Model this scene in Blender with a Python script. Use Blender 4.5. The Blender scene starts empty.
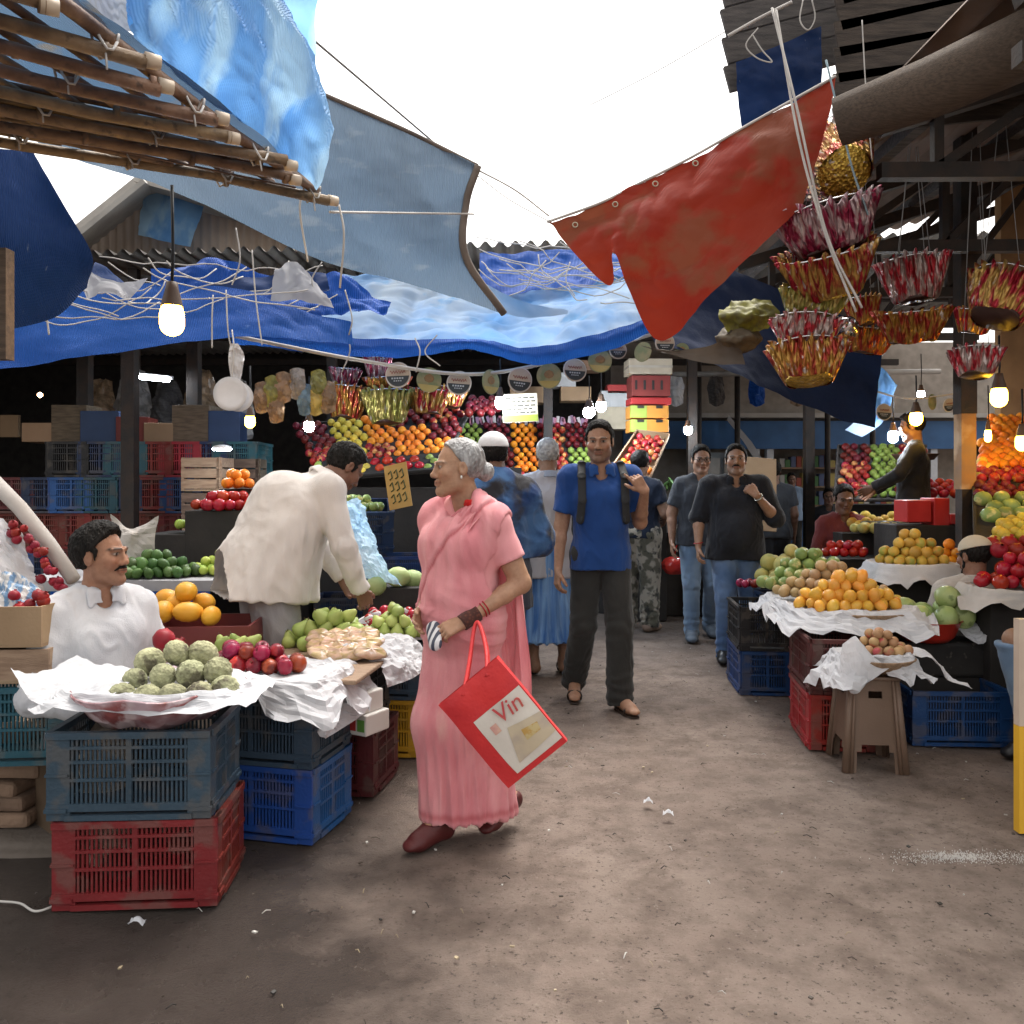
import bpy, bmesh, math, random
import numpy as np
from mathutils import Vector, Matrix, Euler
random.seed(7); RNG=np.random.RandomState(5)
sc=bpy.context.scene; C=sc.collection
F_=850.0; HZ=485.0; CAMZ=1.4
V=Vector; R=math.radians
def P(px,py,d): return V(((px-512)/F_*d, d, CAMZ-(py-HZ)/F_*d))
def G(px,py):
    d=CAMZ*F_/(py-HZ); return V(((px-512)/F_*d,d,0))
# ---------- noise
_perm=RNG.permutation(256); _perm=np.concatenate([_perm,_perm,_perm])
_grad=RNG.normal(size=(256,3)); _grad/=np.linalg.norm(_grad,axis=1)[:,None]
def noise3(p):
    p=np.asarray(p,dtype=np.float64); i=np.floor(p).astype(int); f=p-i; i&=255
    u=f*f*f*(f*(f*6-15)+10); r=0
    for dx in (0,1):
        wx=u[:,0] if dx else 1-u[:,0]
        for dy in (0,1):
            wy=u[:,1] if dy else 1-u[:,1]
            for dz in (0,1):
                wz=u[:,2] if dz else 1-u[:,2]
                h=_perm[_perm[_perm[(i[:,0]+dx)&255]+((i[:,1]+dy)&255)]+((i[:,2]+dz)&255)]
                g=_grad[h&255]
                r=r+wx*wy*wz*(g[:,0]*(f[:,0]-dx)+g[:,1]*(f[:,1]-dy)+g[:,2]*(f[:,2]-dz))
    return r*1.6
def fbm(p,o=4,l=2.0,g=.5):
    p=np.asarray(p,dtype=np.float64); r=0;a=1
    for k in range(o): r=r+a*noise3(p+k*17.3); p=p*l; a*=g
    return r
def ridge(p,o=3):
    p=np.asarray(p,dtype=np.float64); r=0;a=1
    for k in range(o): r=r+a*(1-2*np.abs(noise3(p+k*9.1))); p=p*2; a*=.5
    return r/1.75-.45
# ---------- materials
MATS={}
def mat(name,c=(.5,.5,.5),c2=None,scale=6,rough=.6,bump=.0,bscale=30,rnd=0,spec=.4,metal=0,transl=0,detail=4,
        attr=None,emit=0,stretch=None,sheen=0,sss=0,edge=.5,c3=None,s3=20,th=.6,coat=0,kind='noise',bkind=None,weave=0):
    if name in MATS: return MATS[name]
    m=bpy.data.materials.new(name); m.use_nodes=True; nt=m.node_tree; N=nt.nodes; L=nt.links
    b=N['Principled BSDF']; out=N['Material Output']
    def nd(t,**k):
        n=N.new(t)
        for a,v in k.items(): setattr(n,a,v)
        return n
    tc=nd('ShaderNodeTexCoord'); co=tc.outputs['Object']
    oi=nd('ShaderNodeObjectInfo')
    if rnd or True:
        mp=nd('ShaderNodeMapping'); L.new(co,mp.inputs['Vector'])
        if stretch: mp.inputs['Scale'].default_value=stretch
        cm=nd('ShaderNodeCombineXYZ'); ml=nd('ShaderNodeMath',operation='MULTIPLY'); ml.inputs[1].default_value=37.0
        L.new(oi.outputs['Random'],ml.inputs[0]); L.new(ml.outputs[0],cm.inputs[0]); L.new(ml.outputs[0],cm.inputs[2])
        L.new(cm.outputs[0],mp.inputs['Location']); co=mp.outputs[0]
    c2=c2 or tuple(x*.8 for x in c)
    if kind=='noise':
        n=nd('ShaderNodeTexNoise'); n.inputs['Scale'].default_value=scale; n.inputs['Detail'].default_value=detail; fac=n.outputs['Fac']
    elif kind=='wave':
        n=nd('ShaderNodeTexWave'); n.inputs['Scale'].default_value=scale; n.inputs['Distortion'].default_value=2; n.inputs['Detail'].default_value=3; fac=n.outputs['Fac']
    elif kind=='vor':
        n=nd('ShaderNodeTexVoronoi'); n.inputs['Scale'].default_value=scale; fac=n.outputs['Distance']
    L.new(co,n.inputs['Vector'])
    rp=nd('ShaderNodeValToRGB'); e=rp.color_ramp.elements
    w=.5*edge
    e[0].position=max(0,.5-w*.6); e[1].position=min(1,.5+w*.6); e[0].color=(*c,1); e[1].color=(*c2,1)
    if kind=='vor': e[0].position=.1; e[1].position=.5
    L.new(fac,rp.inputs[0]); col=rp.outputs[0]
    if c3:
        n3=nd('ShaderNodeTexNoise'); n3.inputs['Scale'].default_value=s3; n3.inputs['Detail'].default_value=6; L.new(co,n3.inputs['Vector'])
        r3=nd('ShaderNodeValToRGB'); r3.color_ramp.elements[0].position=th; r3.color_ramp.elements[1].position=th+.08; L.new(n3.outputs['Fac'],r3.inputs[0])
        mx=nd('ShaderNodeMix',data_type='RGBA'); L.new(r3.outputs[0],mx.inputs[0]); L.new(col,mx.inputs[6]); mx.inputs[7].default_value=(*c3,1); col=mx.outputs[2]
    if attr:
        at=nd('ShaderNodeAttribute',attribute_name=attr)
        mx=nd('ShaderNodeMix',data_type='RGBA',blend_type='MULTIPLY'); mx.inputs[0].default_value=1; L.new(col,mx.inputs[6]); L.new(at.outputs['Color'],mx.inputs[7]); col=mx.outputs[2]
    if rnd:
        hs=nd('ShaderNodeHueSaturation'); L.new(col,hs.inputs['Color'])
        mr=nd('ShaderNodeMapRange'); mr.inputs[3].default_value=1-rnd; mr.inputs[4].default_value=1+rnd; L.new(oi.outputs['Random'],mr.inputs[0]); L.new(mr.outputs[0],hs.inputs['Value'])
        m2=nd('ShaderNodeMath',operation='MULTIPLY'); m2.inputs[1].default_value=7.77; m3=nd('ShaderNodeMath',operation='FRACT'); L.new(oi.outputs['Random'],m2.inputs[0]); L.new(m2.outputs[0],m3.inputs[0])
        m4=nd('ShaderNodeMapRange'); m4.inputs[3].default_value=.5-rnd*.07; m4.inputs[4].default_value=.5+rnd*.07; L.new(m3.outputs[0],m4.inputs[0]); L.new(m4.outputs[0],hs.inputs['Hue'])
        col=hs.outputs[0]
    L.new(col,b.inputs['Base Color'])
    b.inputs['Roughness'].default_value=rough; b.inputs['Specular IOR Level'].default_value=spec; b.inputs['Metallic'].default_value=metal
    if sheen: b.inputs['Sheen Weight'].default_value=sheen
    if coat: b.inputs['Coat Weight'].default_value=coat; b.inputs['Coat Roughness'].default_value=.15
    if sss: b.inputs['Subsurface Weight'].default_value=sss; b.inputs['Subsurface Scale'].default_value=.006; b.inputs['Subsurface Radius'].default_value=(1,.4,.2)
    if emit: L.new(col,b.inputs['Emission Color']); b.inputs['Emission Strength'].default_value=emit
    if bump:
        bn=nd('ShaderNodeTexVoronoi' if bkind=='vor' else 'ShaderNodeTexNoise'); bn.inputs['Scale'].default_value=bscale; L.new(co,bn.inputs['Vector'])
        if bkind!='vor': bn.inputs['Detail'].default_value=5
        bp=nd('ShaderNodeBump'); bp.inputs['Strength'].default_value=min(1,bump); bp.inputs['Distance'].default_value=.01*max(1,bump)
        h=bn.outputs[0]
        if weave:
            wv=nd('ShaderNodeTexWave'); wv.inputs['Scale'].default_value=weave; L.new(co,wv.inputs['Vector'])
            ad=nd('ShaderNodeMath',operation='ADD'); L.new(h,ad.inputs[0]); wm=nd('ShaderNodeMath',operation='MULTIPLY'); wm.inputs[1].default_value=.25; L.new(wv.outputs['Fac'],wm.inputs[0]); L.new(wm.outputs[0],ad.inputs[1]); h=ad.outputs[0]
        L.new(h,bp.inputs['Height']); L.new(bp.outputs[0],b.inputs['Normal'])
    if transl:
        t=nd('ShaderNodeBsdfTranslucent'); L.new(col,t.inputs[0]); ms=nd('ShaderNodeMixShader'); ms.inputs[0].default_value=transl
        L.new(b.outputs[0],ms.inputs[1]); L.new(t.outputs[0],ms.inputs[2]); L.new(ms.outputs[0],out.inputs[0])
    MATS[name]=m; return m
def emis(name,c,s):
    if name in MATS: return MATS[name]
    m=bpy.data.materials.new(name); m.use_nodes=True; nt=m.node_tree; nt.nodes.clear()
    e=nt.nodes.new('ShaderNodeEmission'); o=nt.nodes.new('ShaderNodeOutputMaterial'); e.inputs[0].default_value=(*c,1); e.inputs[1].default_value=s
    nt.links.new(e.outputs[0],o.inputs[0]); MATS[name]=m; return m
# ---------- mesh builder
class MB:
    def __init__(s): s.v=[]; s.f=[]; s.mi=[]; s.sm=[]
    def quadmesh(s,verts,faces,mi=0,smooth=False):
        o=len(s.v); s.v+= [tuple(v) for v in verts]; s.f+=[tuple(i+o for i in f) for f in faces]; s.mi+=[mi]*len(faces); s.sm+=[smooth]*len(faces)
    def box(s,c,d,M=None,mi=0,taper=1):
        x,y,z=[a/2 for a in d]; vs=[]
        for sx,sy,sz in ((-1,-1,-1),(1,-1,-1),(1,1,-1),(-1,1,-1),(-1,-1,1),(1,-1,1),(1,1,1),(-1,1,1)):
            t=taper if sz>0 else 1
            p=V((sx*x*t,sy*y*t,sz*z))
            if M: p=M@p
            vs.append(p+V(c))
        s.quadmesh(vs,[(0,3,2,1),(4,5,6,7),(0,1,5,4),(1,2,6,5),(2,3,7,6),(3,0,4,7)],mi)
    def bx(s,lo,hi,mi=0): s.box([(a+b)/2 for a,b in zip(lo,hi)],[b-a for a,b in zip(lo,hi)],mi=mi)
    def bar(s,a,b,w,h=None,mi=0,up=(0,0,1)):
        a=V(a);b=V(b);h=h or w; d=(b-a); L=d.length; d.normalize(); u=V(up)
        x=d.cross(u)
        if x.length<1e-3: x=d.cross(V((1,0,0)))
        x.normalize(); y=x.cross(d)
        M=Matrix((x,d,y)).transposed(); s.box((a+b)/2,(w,L,h),M,mi)
    def tube(s,pts,r,n=8,mi=0,cap=True,smooth=True):
        pts=[V(p) for p in pts]; rs=r if hasattr(r,'__len__') else [r]*len(pts); vs=[];fs=[]
        prev=None
        for i,p in enumerate(pts):
            d=(pts[min(i+1,len(pts)-1)]-pts[max(i-1,0)]).normalized()
            if prev is None:
                x=d.cross(V((0,0,1)))
                if x.length<.05: x=d.cross(V((1,0,0)))
            else: x=prev-d*prev.dot(d)
            x.normalize(); prev=x; y=d.cross(x)
            for k in range(n):
                a=2*math.pi*k/n; vs.append(p+(x*math.cos(a)+y*math.sin(a))*rs[i])
        for i in range(len(pts)-1):
            for k in range(n):
                a=i*n+k; b=i*n+(k+1)%n; fs.append((a,b,b+n,a+n))
        if cap: fs.append(tuple(range(n-1,-1,-1))); m=(len(pts)-1)*n; fs.append(tuple(m+k for k in range(n)))
        s.quadmesh(vs,fs,mi,smooth)
    def lathe(s,prof,n=24,c=(0,0,0),mi=0,smooth=True,fn=None):
        vs=[];fs=[]
        for (r,z) in prof:
            for k in range(n):
                a=2*math.pi*k/n; rr,zz=(r,z) if fn is None else fn(r,z,a)
                vs.append((c[0]+rr*math.cos(a),c[1]+rr*math.sin(a),c[2]+zz))
        for i in range(len(prof)-1):
            for k in range(n):
                a=i*n+k;b=i*n+(k+1)%n; fs.append((a,b,b+n,a+n))
        s.quadmesh(vs,fs,mi,smooth)
    def grid(s,A,mi=0,smooth=True):
        nu,nv=A.shape[:2]; vs=A.reshape(-1,3); fs=[(i*nv+j,(i+1)*nv+j,(i+1)*nv+j+1,i*nv+j+1) for i in range(nu-1) for j in range(nv-1)]
        s.quadmesh(vs,fs,mi,smooth)
    def mesh(s,name,mats):
        me=bpy.data.meshes.new(name); me.from_pydata(s.v,[],s.f)
        for m in (mats if isinstance(mats,(list,tuple)) else [mats]): me.materials.append(m)
        me.polygons.foreach_set('material_index',s.mi); me.polygons.foreach_set('use_smooth',s.sm); me.update(); return me
    def build(s,name,mats,parent=None,loc=None,rot=None,bev=0):
        return link(name,s.mesh(name,mats),parent,loc,rot,bev)
def link(name,me,parent=None,loc=None,rot=None,bev=0):
    o=bpy.data.objects.new(name,me); C.objects.link(o)
    if parent: o.parent=parent
    if loc is not None: o.location=loc
    if rot is not None: o.rotation_euler=rot
    if bev:
        b=o.modifiers.new('b','BEVEL'); b.width=bev; b.segments=2; b.limit_method='ANGLE'
    return o
def tag(o,label=None,cat=None,group=None,kind=None):
    if label: o['label']=label
    if cat: o['category']=cat
    if group: o['group']=group
    if kind: o['kind']=kind
    return o
def thing(name,label,cat,loc=(0,0,0),rz=0,group=None):
    o=bpy.data.objects.new(name,None); C.objects.link(o); o.location=loc; o.rotation_euler=(0,0,rz); o.empty_display_size=.1
    return tag(o,label,cat,group)
def kids(o): return [c for c in bpy.data.objects if c.parent==o]
def dup(root,loc=None,rot=None,label=None,group=None,scale=None,swap=None,ch=None):
    def cp(o,par,ch):
        c=o.copy(); C.objects.link(c); c.parent=par
        if swap and c.data and c.data.materials and c.data.materials[0] in swap:
            m=swap[c.data.materials[0]]; c.material_slots[0].link='OBJECT'; c.material_slots[0].material=m
        return c
    r=cp(root,None,None)
    lst=root.get('_k') and [bpy.data.objects[n] for n in root['_k'].split('|') if n]
    if lst is None: lst=kids(root)
    for k in lst:
        c=cp(k,r,None)
        for g in kids(k): cp(g,c,None)
    if loc is not None: r.location=loc
    if rot is not None: r.rotation_euler=rot
    if scale is not None: r.scale=(scale,)*3 if not hasattr(scale,'__len__') else scale
    if label: r['label']=label
    if group: r['group']=group
    elif 'group' in r and label and group=='' : del r['group']
    return r
# smooth sheet through a control grid
def catmull(ctrl,nu,nv):
    A=np.array([[list(p) for p in row] for row in ctrl],dtype=float)
    def interp(A,n):
        m=A.shape[0]; Pd=np.concatenate([2*A[:1]-A[1:2],A,2*A[-1:]-A[-2:-1]]); t=np.linspace(0,m-1,n); i=np.minimum(t.astype(int),m-2); f=(t-i).reshape(-1,*([1]*(A.ndim-1)))
        p0,p1,p2,p3=Pd[i],Pd[i+1],Pd[i+2],Pd[i+3]
        return .5*(2*p1+(p2-p0)*f+(2*p0-5*p1+4*p2-p3)*f*f+(3*p1-p0-3*p2+p3)*f**3)
    B=interp(A,nu); return interp(B.swapaxes(0,1),nv).swapaxes(0,1)
def gnormal(A):
    du=np.gradient(A,axis=0); dv=np.gradient(A,axis=1); n=np.cross(du,dv); return n/(np.linalg.norm(n,axis=2,keepdims=True)+1e-9)
def sheet(name,ctrl,m,nu=60,nv=60,amp=.02,sc_=2.5,stretch=(1,1,1),rid=.5,parent=None,seed=0,ragged=0):
    A=catmull(ctrl,nu,nv); n=gnormal(A); p=(A.reshape(-1,3)*np.array(stretch)*sc_+seed*11.3)
    d=(fbm(p,4)*(1-rid)+ridge(p*.8+5,3)*rid)*amp; A=A+n*d.reshape(nu,nv,1)
    if ragged:
        e=(noise3(A.reshape(-1,3)*6+3)*ragged).reshape(nu,nv); A[0]+= (A[1]-A[0])*0+np.array([0,0,1])*e[0][:,None]; A[-1]+=np.array([0,0,1])*e[-1][:,None]
    mb=MB(); mb.grid(A); return mb.build(name,m,parent)
def rope(pts,r,name='rope',m=None,label=None,cat='rope',parent=None,sag=0,n=14,group=None,wig=0):
    pts=[V(p) for p in pts]
    if len(pts)==2:
        a,b=pts; pts=[a.lerp(b,t/n)-V((0,0,sag*4*(t/n)*(1-t/n))) for t in range(n+1)]
    else:
        A=catmull([[p,p] for p in pts],n*len(pts)//2+2,2)[:,0]; pts=[V(p) for p in A]
    if wig: pts=[p+V(noise3(np.array([[p.x*5,p.y*5+k*7,p.z*5]]))[0]*wig for k in range(3)) for p in pts]
    mb=MB(); mb.tube(pts,r,6); o=mb.build(name,m,parent)
    if label: tag(o,label,cat,group)
    return o
# ---------- signed distance figures
def _axis(lo,hi,step,fine):
    x=lo; xs=[x]
    while x<hi:
        st=step
        for a,b,s in fine:
            if a<=x<b: st=min(st,s)
        x+=st; xs.append(x)
    return np.array(xs,dtype=np.float32)
class SDF:
    def __init__(s,lo,hi,step,fine=()):
        s.ax=[_axis(lo[k],hi[k],step,[(f[0][k],f[1][k],f[2]) for f in fine]) for k in range(3)]
        s.F=np.full([len(a) for a in s.ax],.12,dtype=np.float32)
    def _blk(s,lo,hi):
        sl=[]
        for k in range(3):
            i=np.searchsorted(s.ax[k],lo[k]); j=np.searchsorted(s.ax[k],hi[k])
            if j<=i: return None,None
            sl.append(slice(i,j))
        g=[s.ax[0][sl[0]][:,None,None],s.ax[1][sl[1]][None,:,None],s.ax[2][sl[2]][None,None,:]]
        return tuple(sl),g
    def _mix(s,sl,d,k,sub):
        A=s.F[sl]
        if sub:
            B=-d; h=np.maximum(k-np.abs(A-B),0)/k; s.F[sl]=np.maximum(A,B)+h*h*k*.25
        else:
            h=np.maximum(k-np.abs(A-d),0)/k; s.F[sl]=np.minimum(A,d)-h*h*k*.25
    def cone(s,a,b,r1,r2,k=.02,sub=False,flat=None,clip=None,hollow=None):
        a=np.array(a,dtype=np.float32); b=np.array(b,dtype=np.float32)
        if np.abs(a-b).max()<1e-5: b=b+1e-4
        m=k+.03; rr=max(r1,r2)+m
        sl,g=s._blk(np.minimum(a,b)-rr,np.maximum(a,b)+rr)
        if sl is None: return
        ba=b-a; l2=float(ba@ba); q=[g[i]-a[i] for i in range(3)]
        t=np.clip((q[0]*ba[0]+q[1]*ba[1]+q[2]*ba[2])/l2,0,1)
        q=[q[i]-ba[i]*t for i in range(3)]
        if flat is not None:
            n,f=flat; e=(q[0]*n[0]+q[1]*n[1]+q[2]*n[2])*(f-1); q=[q[i]+n[i]*e for i in range(3)]
        d=np.sqrt(q[0]**2+q[1]**2+q[2]**2)-(r1+(r2-r1)*t)
        if hollow: d=np.abs(d)-hollow
        if clip:
            for p,n in clip:
                d=np.maximum(d,(g[0]-p[0])*n[0]+(g[1]-p[1])*n[1]+(g[2]-p[2])*n[2])
        s._mix(sl,d.astype(np.float32),k,sub)
    def ell(s,c,r,k=.015,sub=False,B=None,clip=None):
        # B: 3x3 rows = axes
        c=np.array(c,dtype=np.float32); m=max(r)+k+.03
        sl,g=s._blk(c-m,c+m)
        if sl is None: return
        q=[g[i]-c[i] for i in range(3)]
        if B is not None: q=[q[0]*B[i][0]+q[1]*B[i][1]+q[2]*B[i][2] for i in range(3)]
        k0=np.sqrt(sum((q[i]/r[i])**2 for i in range(3))); k1=np.sqrt(sum((q[i]/r[i]**2)**2 for i in range(3)))+1e-6
        d=k0*(k0-1)/k1
        if clip:
            for p,n in clip:
                d=np.maximum(d,(g[0]-p[0])*n[0]+(g[1]-p[1])*n[1]+(g[2]-p[2])*n[2])
        s._mix(sl,d.astype(np.float32),k,sub)
    def plane(s,p,n,k=.004):
        g=[s.ax[0][:,None,None],s.ax[1][None,:,None],s.ax[2][None,None,:]]
        d=(g[0]-p[0])*n[0]+(g[1]-p[1])*n[1]+(g[2]-p[2])*n[2]
        s.F=np.maximum(s.F,d.astype(np.float32))
    def surf(s):
        F=s.F; ins=F<0; n=F.shape
        c=np.zeros([x-1 for x in n],dtype=np.int8)
        off=[(i,j,k) for i in (0,1) for j in (0,1) for k in (0,1)]
        for i,j,k in off: c+=ins[i:n[0]-1+i,j:n[1]-1+j,k:n[2]-1+k]
        act=np.argwhere((c>0)&(c<8)); 
        if len(act)==0: return np.zeros((0,3)),np.zeros((0,4),int)
        idx=np.full(c.shape,-1,dtype=np.int32); idx[tuple(act.T)]=np.arange(len(act))
        val={o:F[act[:,0]+o[0],act[:,1]+o[1],act[:,2]+o[2]] for o in off}
        acc=np.zeros((len(act),3)); cnt=np.zeros(len(act))
        X=[s.ax[k] for k in range(3)]
        for o in off:
            for a in range(3):
                if o[a]==0:
                    o2=list(o); o2[a]=1; o2=tuple(o2); v0=val[o]; v1=val[o2]; m=(v0<0)!=(v1<0)
                    if not m.any(): continue
                    t=v0[m]/(v0[m]-v1[m]); p=np.stack([X[b][act[m,b]+o[b]] for b in range(3)],1).astype(float); q=X[a][act[m,a]+1]; p[:,a]+=(q-p[:,a])*t
                    acc[m]+=p; cnt[m]+=1
        vs=acc/cnt[:,None]; fs=[]
        for a in range(3):
            b,c2=(a+1)%3,(a+2)%3
            s0=[slice(None)]*3; s1=[slice(None)]*3; s0[a]=slice(0,n[a]-1); s1[a]=slice(1,n[a])
            A=ins[tuple(s0)]; B=ins[tuple(s1)]
            e=np.argwhere(A!=B); e=e[(e[:,b]>0)&(e[:,c2]>0)&(e[:,b]<n[b]-1)&(e[:,c2]<n[c2]-1)]
            if len(e)==0: continue
            inside=A[tuple(e.T)]
            def cell(db,dc):
                x=e.copy(); x[:,b]-=db; x[:,c2]-=dc; return idx[tuple(x.T)]
            q=np.stack([cell(1,1),cell(0,1),cell(0,0),cell(1,0)],1)
            q[~inside]=q[~inside][:,::-1]; fs.append(q)
        return vs,np.concatenate(fs)
def vnormals(v,f):
    n=np.zeros_like(v); a=v[f[:,2]]-v[f[:,0]]; b=v[f[:,3]]-v[f[:,1]]; fn=np.cross(a,b)
    for k in range(4): np.add.at(n,f[:,k],fn)
    return n/(np.linalg.norm(n,axis=1)[:,None]+1e-9)
def relax(v,f,it=1,w=.5):
    for _ in range(it):
        s=np.zeros_like(v); c=np.zeros(len(v))
        for k in range(4):
            np.add.at(s,f[:,k],v[f[:,(k+1)%4]]); np.add.at(s,f[:,(k+1)%4],v[f[:,k]]); np.add.at(c,f[:,k],1); np.add.at(c,f[:,(k+1)%4],1)
        v=v*(1-w)+w*s/c[:,None]
    return v
def sdfmesh(S,name,m,disp=None,colf=None,parent=None,rel=1):
    v,f=S.surf()
    if rel: v=relax(v,f,rel,.4)
    if disp is not None:
        v=v+vnormals(v,f)*disp(v)[:,None]
    me=bpy.data.meshes.new(name); me.vertices.add(len(v)); me.vertices.foreach_set('co',v.astype(np.float32).ravel())
    me.loops.add(len(f)*4); me.loops.foreach_set('vertex_index',f.astype(np.int32).ravel())
    me.polygons.add(len(f)); me.polygons.foreach_set('loop_start',np.arange(0,len(f)*4,4,dtype=np.int32)); me.polygons.foreach_set('loop_total',np.full(len(f),4,dtype=np.int32))
    me.polygons.foreach_set('use_smooth',np.ones(len(f),dtype=bool)); me.update(calc_edges=True); me.validate()
    me.materials.append(m)
    if colf is not None:
        col=colf(v); at=me.color_attributes.new('Col','FLOAT_COLOR','POINT'); at.data.foreach_set('color',np.concatenate([col,np.ones((len(v),1))],1).astype(np.float32).ravel())
    return link(name,me,parent)
def A3(*a): return np.array(a,dtype=float)
def nrm(v): v=np.asarray(v,float); return v/(np.linalg.norm(v)+1e-9)
STD=dict(hipC=(0,0,.93),waist=(0,-.005,1.08),chest=(0,0,1.26),neck=(0,.01,1.425),head=(0,-.02,1.585),
 shL=(.168,.01,1.355),shR=(-.168,.01,1.355),elL=(.225,.03,1.11),elR=(-.225,.03,1.11),wrL=(.235,-.04,.87),wrR=(-.235,-.04,.87),
 hipL=(.085,0,.92),hipR=(-.085,0,.92),knL=(.10,-.015,.50),knR=(-.10,-.015,.50),anL=(.11,.02,.085),anR=(-.11,.02,.085),
 toL=(.125,-.15,.03),toR=(-.125,-.15,.03))
def rot_axis(v,ax,a):
    ax=nrm(ax); v=np.asarray(v,float); return v*math.cos(a)+np.cross(ax,v)*math.sin(a)+ax*(ax@v)*(1-math.cos(a))
class Human:
    def __init__(s,label,loc,yaw,H=1.7,pose=None,skin=(.36,.2,.125),w=1.0,belly=0.0,head=(0,0,0),hands=None,fem=False,res=.009,hres=.0035,
                 age=0,stub=0,gaunt=0,group=None,lean=None,feetskin=False,hide=False,brow=(.03,.02,.015),nofeet=False,arm=1.0,gravity=0):
        J={k:A3(*v) for k,v in STD.items()}
        if pose:
            for k,v in pose.items(): J[k]=A3(*v)
        s.J=J; s.w=w; s.belly=belly; s.fem=fem; s.arm=arm; s.res=res; s.hres=hres
        s.hands=hands or {}
        y,p,r=[R(a) for a in head]   # yaw(+ = turns to own left), pitch(+ = looks down), roll
        M=Euler((0,0,y)).to_matrix()@Euler((p,0,0)).to_matrix()@Euler((0,r,0)).to_matrix()
        s.hx=np.array(M@V((1,0,0))); s.hf=np.array(M@V((0,-1,0))); s.hz=np.array(M@V((0,0,1)))
        s.uh=nrm(J['hipL']-J['hipR']); s.us=nrm(J['shL']-J['shR'])
        s.fs=nrm(np.cross(s.us,J['neck']-J['chest'])); s.fh=nrm(np.cross(s.uh,J['waist']-J['hipC']))
        pts=np.array([J[k] for k in J]); s.lo=pts.min(0)-.16; s.hi=pts.max(0)+.16; s.lo[2]=max(s.lo[2],-.03); s.lo=s.lo-.04; s.hi=s.hi+.06
        hc=J['head']; s.fine=[(hc-.14,hc+.15,hres)]
        for sd in 'LR':
            wr=J['wr'+sd]; s.fine.append((wr-.16,wr+.16,min(.0045,hres*1.25)))
        S=SDF(s.lo,s.hi,res,s.fine); s.torso(S,-.004); s.arms(S,0); s.legs(S,-.003)
        if not nofeet: s.feet(S,0)
        s.neckp(S,0); s.headp(S)
        for sd in 'LR': s.handp(S,sd)
        sk=np.array(skin)
        def colf(v):
            q=v-hc; x=q@s.hx; f=q@s.hf; z=q@s.hz
            col=np.tile(sk,(len(v),1))*(1+.12*fbm(v*14,3))[:,None]
            inh=(np.abs(x)<.1)&(np.abs(z)<.14)&(f>.0)
            # ruddy cheeks / darker orbit / stubble
            def mixc(mask,c):
                nonlocal col
                col=col*(1-mask[:,None])+np.array(c)*mask[:,None]
            g=lambda cx,cf,cz,rx,rf,rz: np.exp(-(((np.abs(x)-cx)/rx)**2+((f-cf)/rf)**2+((z-cz)/rz)**2))
            mixc(.35*g(.045,.07,-.03,.022,.05,.02),sk*np.array([1.25,.85,.8]))
            mixc(.45*g(.03,.08,.002,.022,.03,.016),sk*.55)
            if stub:
                mk=stub*np.clip((-.035-z)/.03,0,1)*(f>.0)*(z>-.13); mixc(np.clip(stub*1.2*np.exp(-((x/.03)**4)-((z+.05)/.006)**2)*(f>.07),0,1)*.7,(.03,.025,.02)); mixc(mk*.6,(.05,.04,.035))
            mixc(np.clip(1.6*np.exp(-((x/.024)**2)**2-((z+.062)/.0085)**4)*(f>.075),0,1)*.75,sk*np.array([.85,.5,.48]))
            mixc(np.clip(1.5*np.exp(-((x/.023)**2)**2-((z+.0615)/.0022)**2)*(f>.07),0,1),sk*.18)
            mixc(np.clip(1.6*np.exp(-(((np.abs(x)-.033)/.019)**4)-((z-.027+ (np.abs(x)-.033)**2*12)/.0048)**2)*(f>.05),0,1)*.9,brow)
            # eyes
            ex=np.abs(x)-.031; eye=np.clip(1.8-1.3*((ex/.0135)**2+((z-.006)/.0062)**2)*1.25,0,1)*(f>.05)
            rim=np.clip(1.6-((ex/.0165)**2+((z-.006)/.0088)**2)*1.15,0,1)*(f>.05); mixc(rim*.5,(.07,.04,.03))
            mixc(eye,(.42,.38,.35)); ir=np.clip(2.2-((ex/.0063)**2+((z-.006)/.0063)**2)*1.4,0,1)*(f>.05)*(np.abs(z-.006)<.0068); mixc(ir,(.02,.012,.008))
            mixc(np.clip(1.3*np.exp(-((np.abs(x)-.009)/.005)**2-((z+.042)/.004)**2)*(f>.085),0,1),sk*.25)
            if age:
                wr=ridge(np.stack([x*12,z*75,f*8],1),2); mixc(np.clip(wr*.5,0,.35)*age*inh,sk*.6)
            return np.clip(col,0,1)
        def dsp(v): return .0006*fbm(v*40,2)
        skm=mat('skin',(1,1,1),(.88,.84,.82),scale=60,rough=.5,bump=.25,bscale=350,attr='Col',sss=.12,spec=.4)
        s.root=sdfmesh(S,'person',skm,dsp,colf,rel=1)
        tag(s.root,label,'person',group); s.root.location=loc; s.root.rotation_euler=(0,0,R(yaw)); k=H/1.7; s.root.scale=(k,k,k)
    def torso(s,S,o,k=.05,skirt=0):
        J=s.J; w=s.w
        for sg,sd in ((1,'L'),(-1,'R')):
            ch=J['chest']+s.us*sg*.075*w; wa=J['waist']+s.uh*sg*(.055 if s.fem else .062)*w; hp=J['hipC']+s.uh*sg*.072*w
            S.cone(ch,wa,.103*w+o,.094*w+o,k); S.cone(wa,hp,.094*w+o,.104*w+o,k)
            S.cone(ch,J['sh'+sd]*.88+J['neck']*.12,.086*w+o,.05+o,k)
            S.cone(J['neck']+s.us*sg*.03+nrm(J['neck']-J['chest'])*.005,J['sh'+sd],.042+o,.046+o,k)
            if s.fem: S.ell(J['chest']+s.us*sg*.07+s.fs*.07-A3(0,0,.02),(.06+o,.052+o,.062+o),k=.04)
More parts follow.
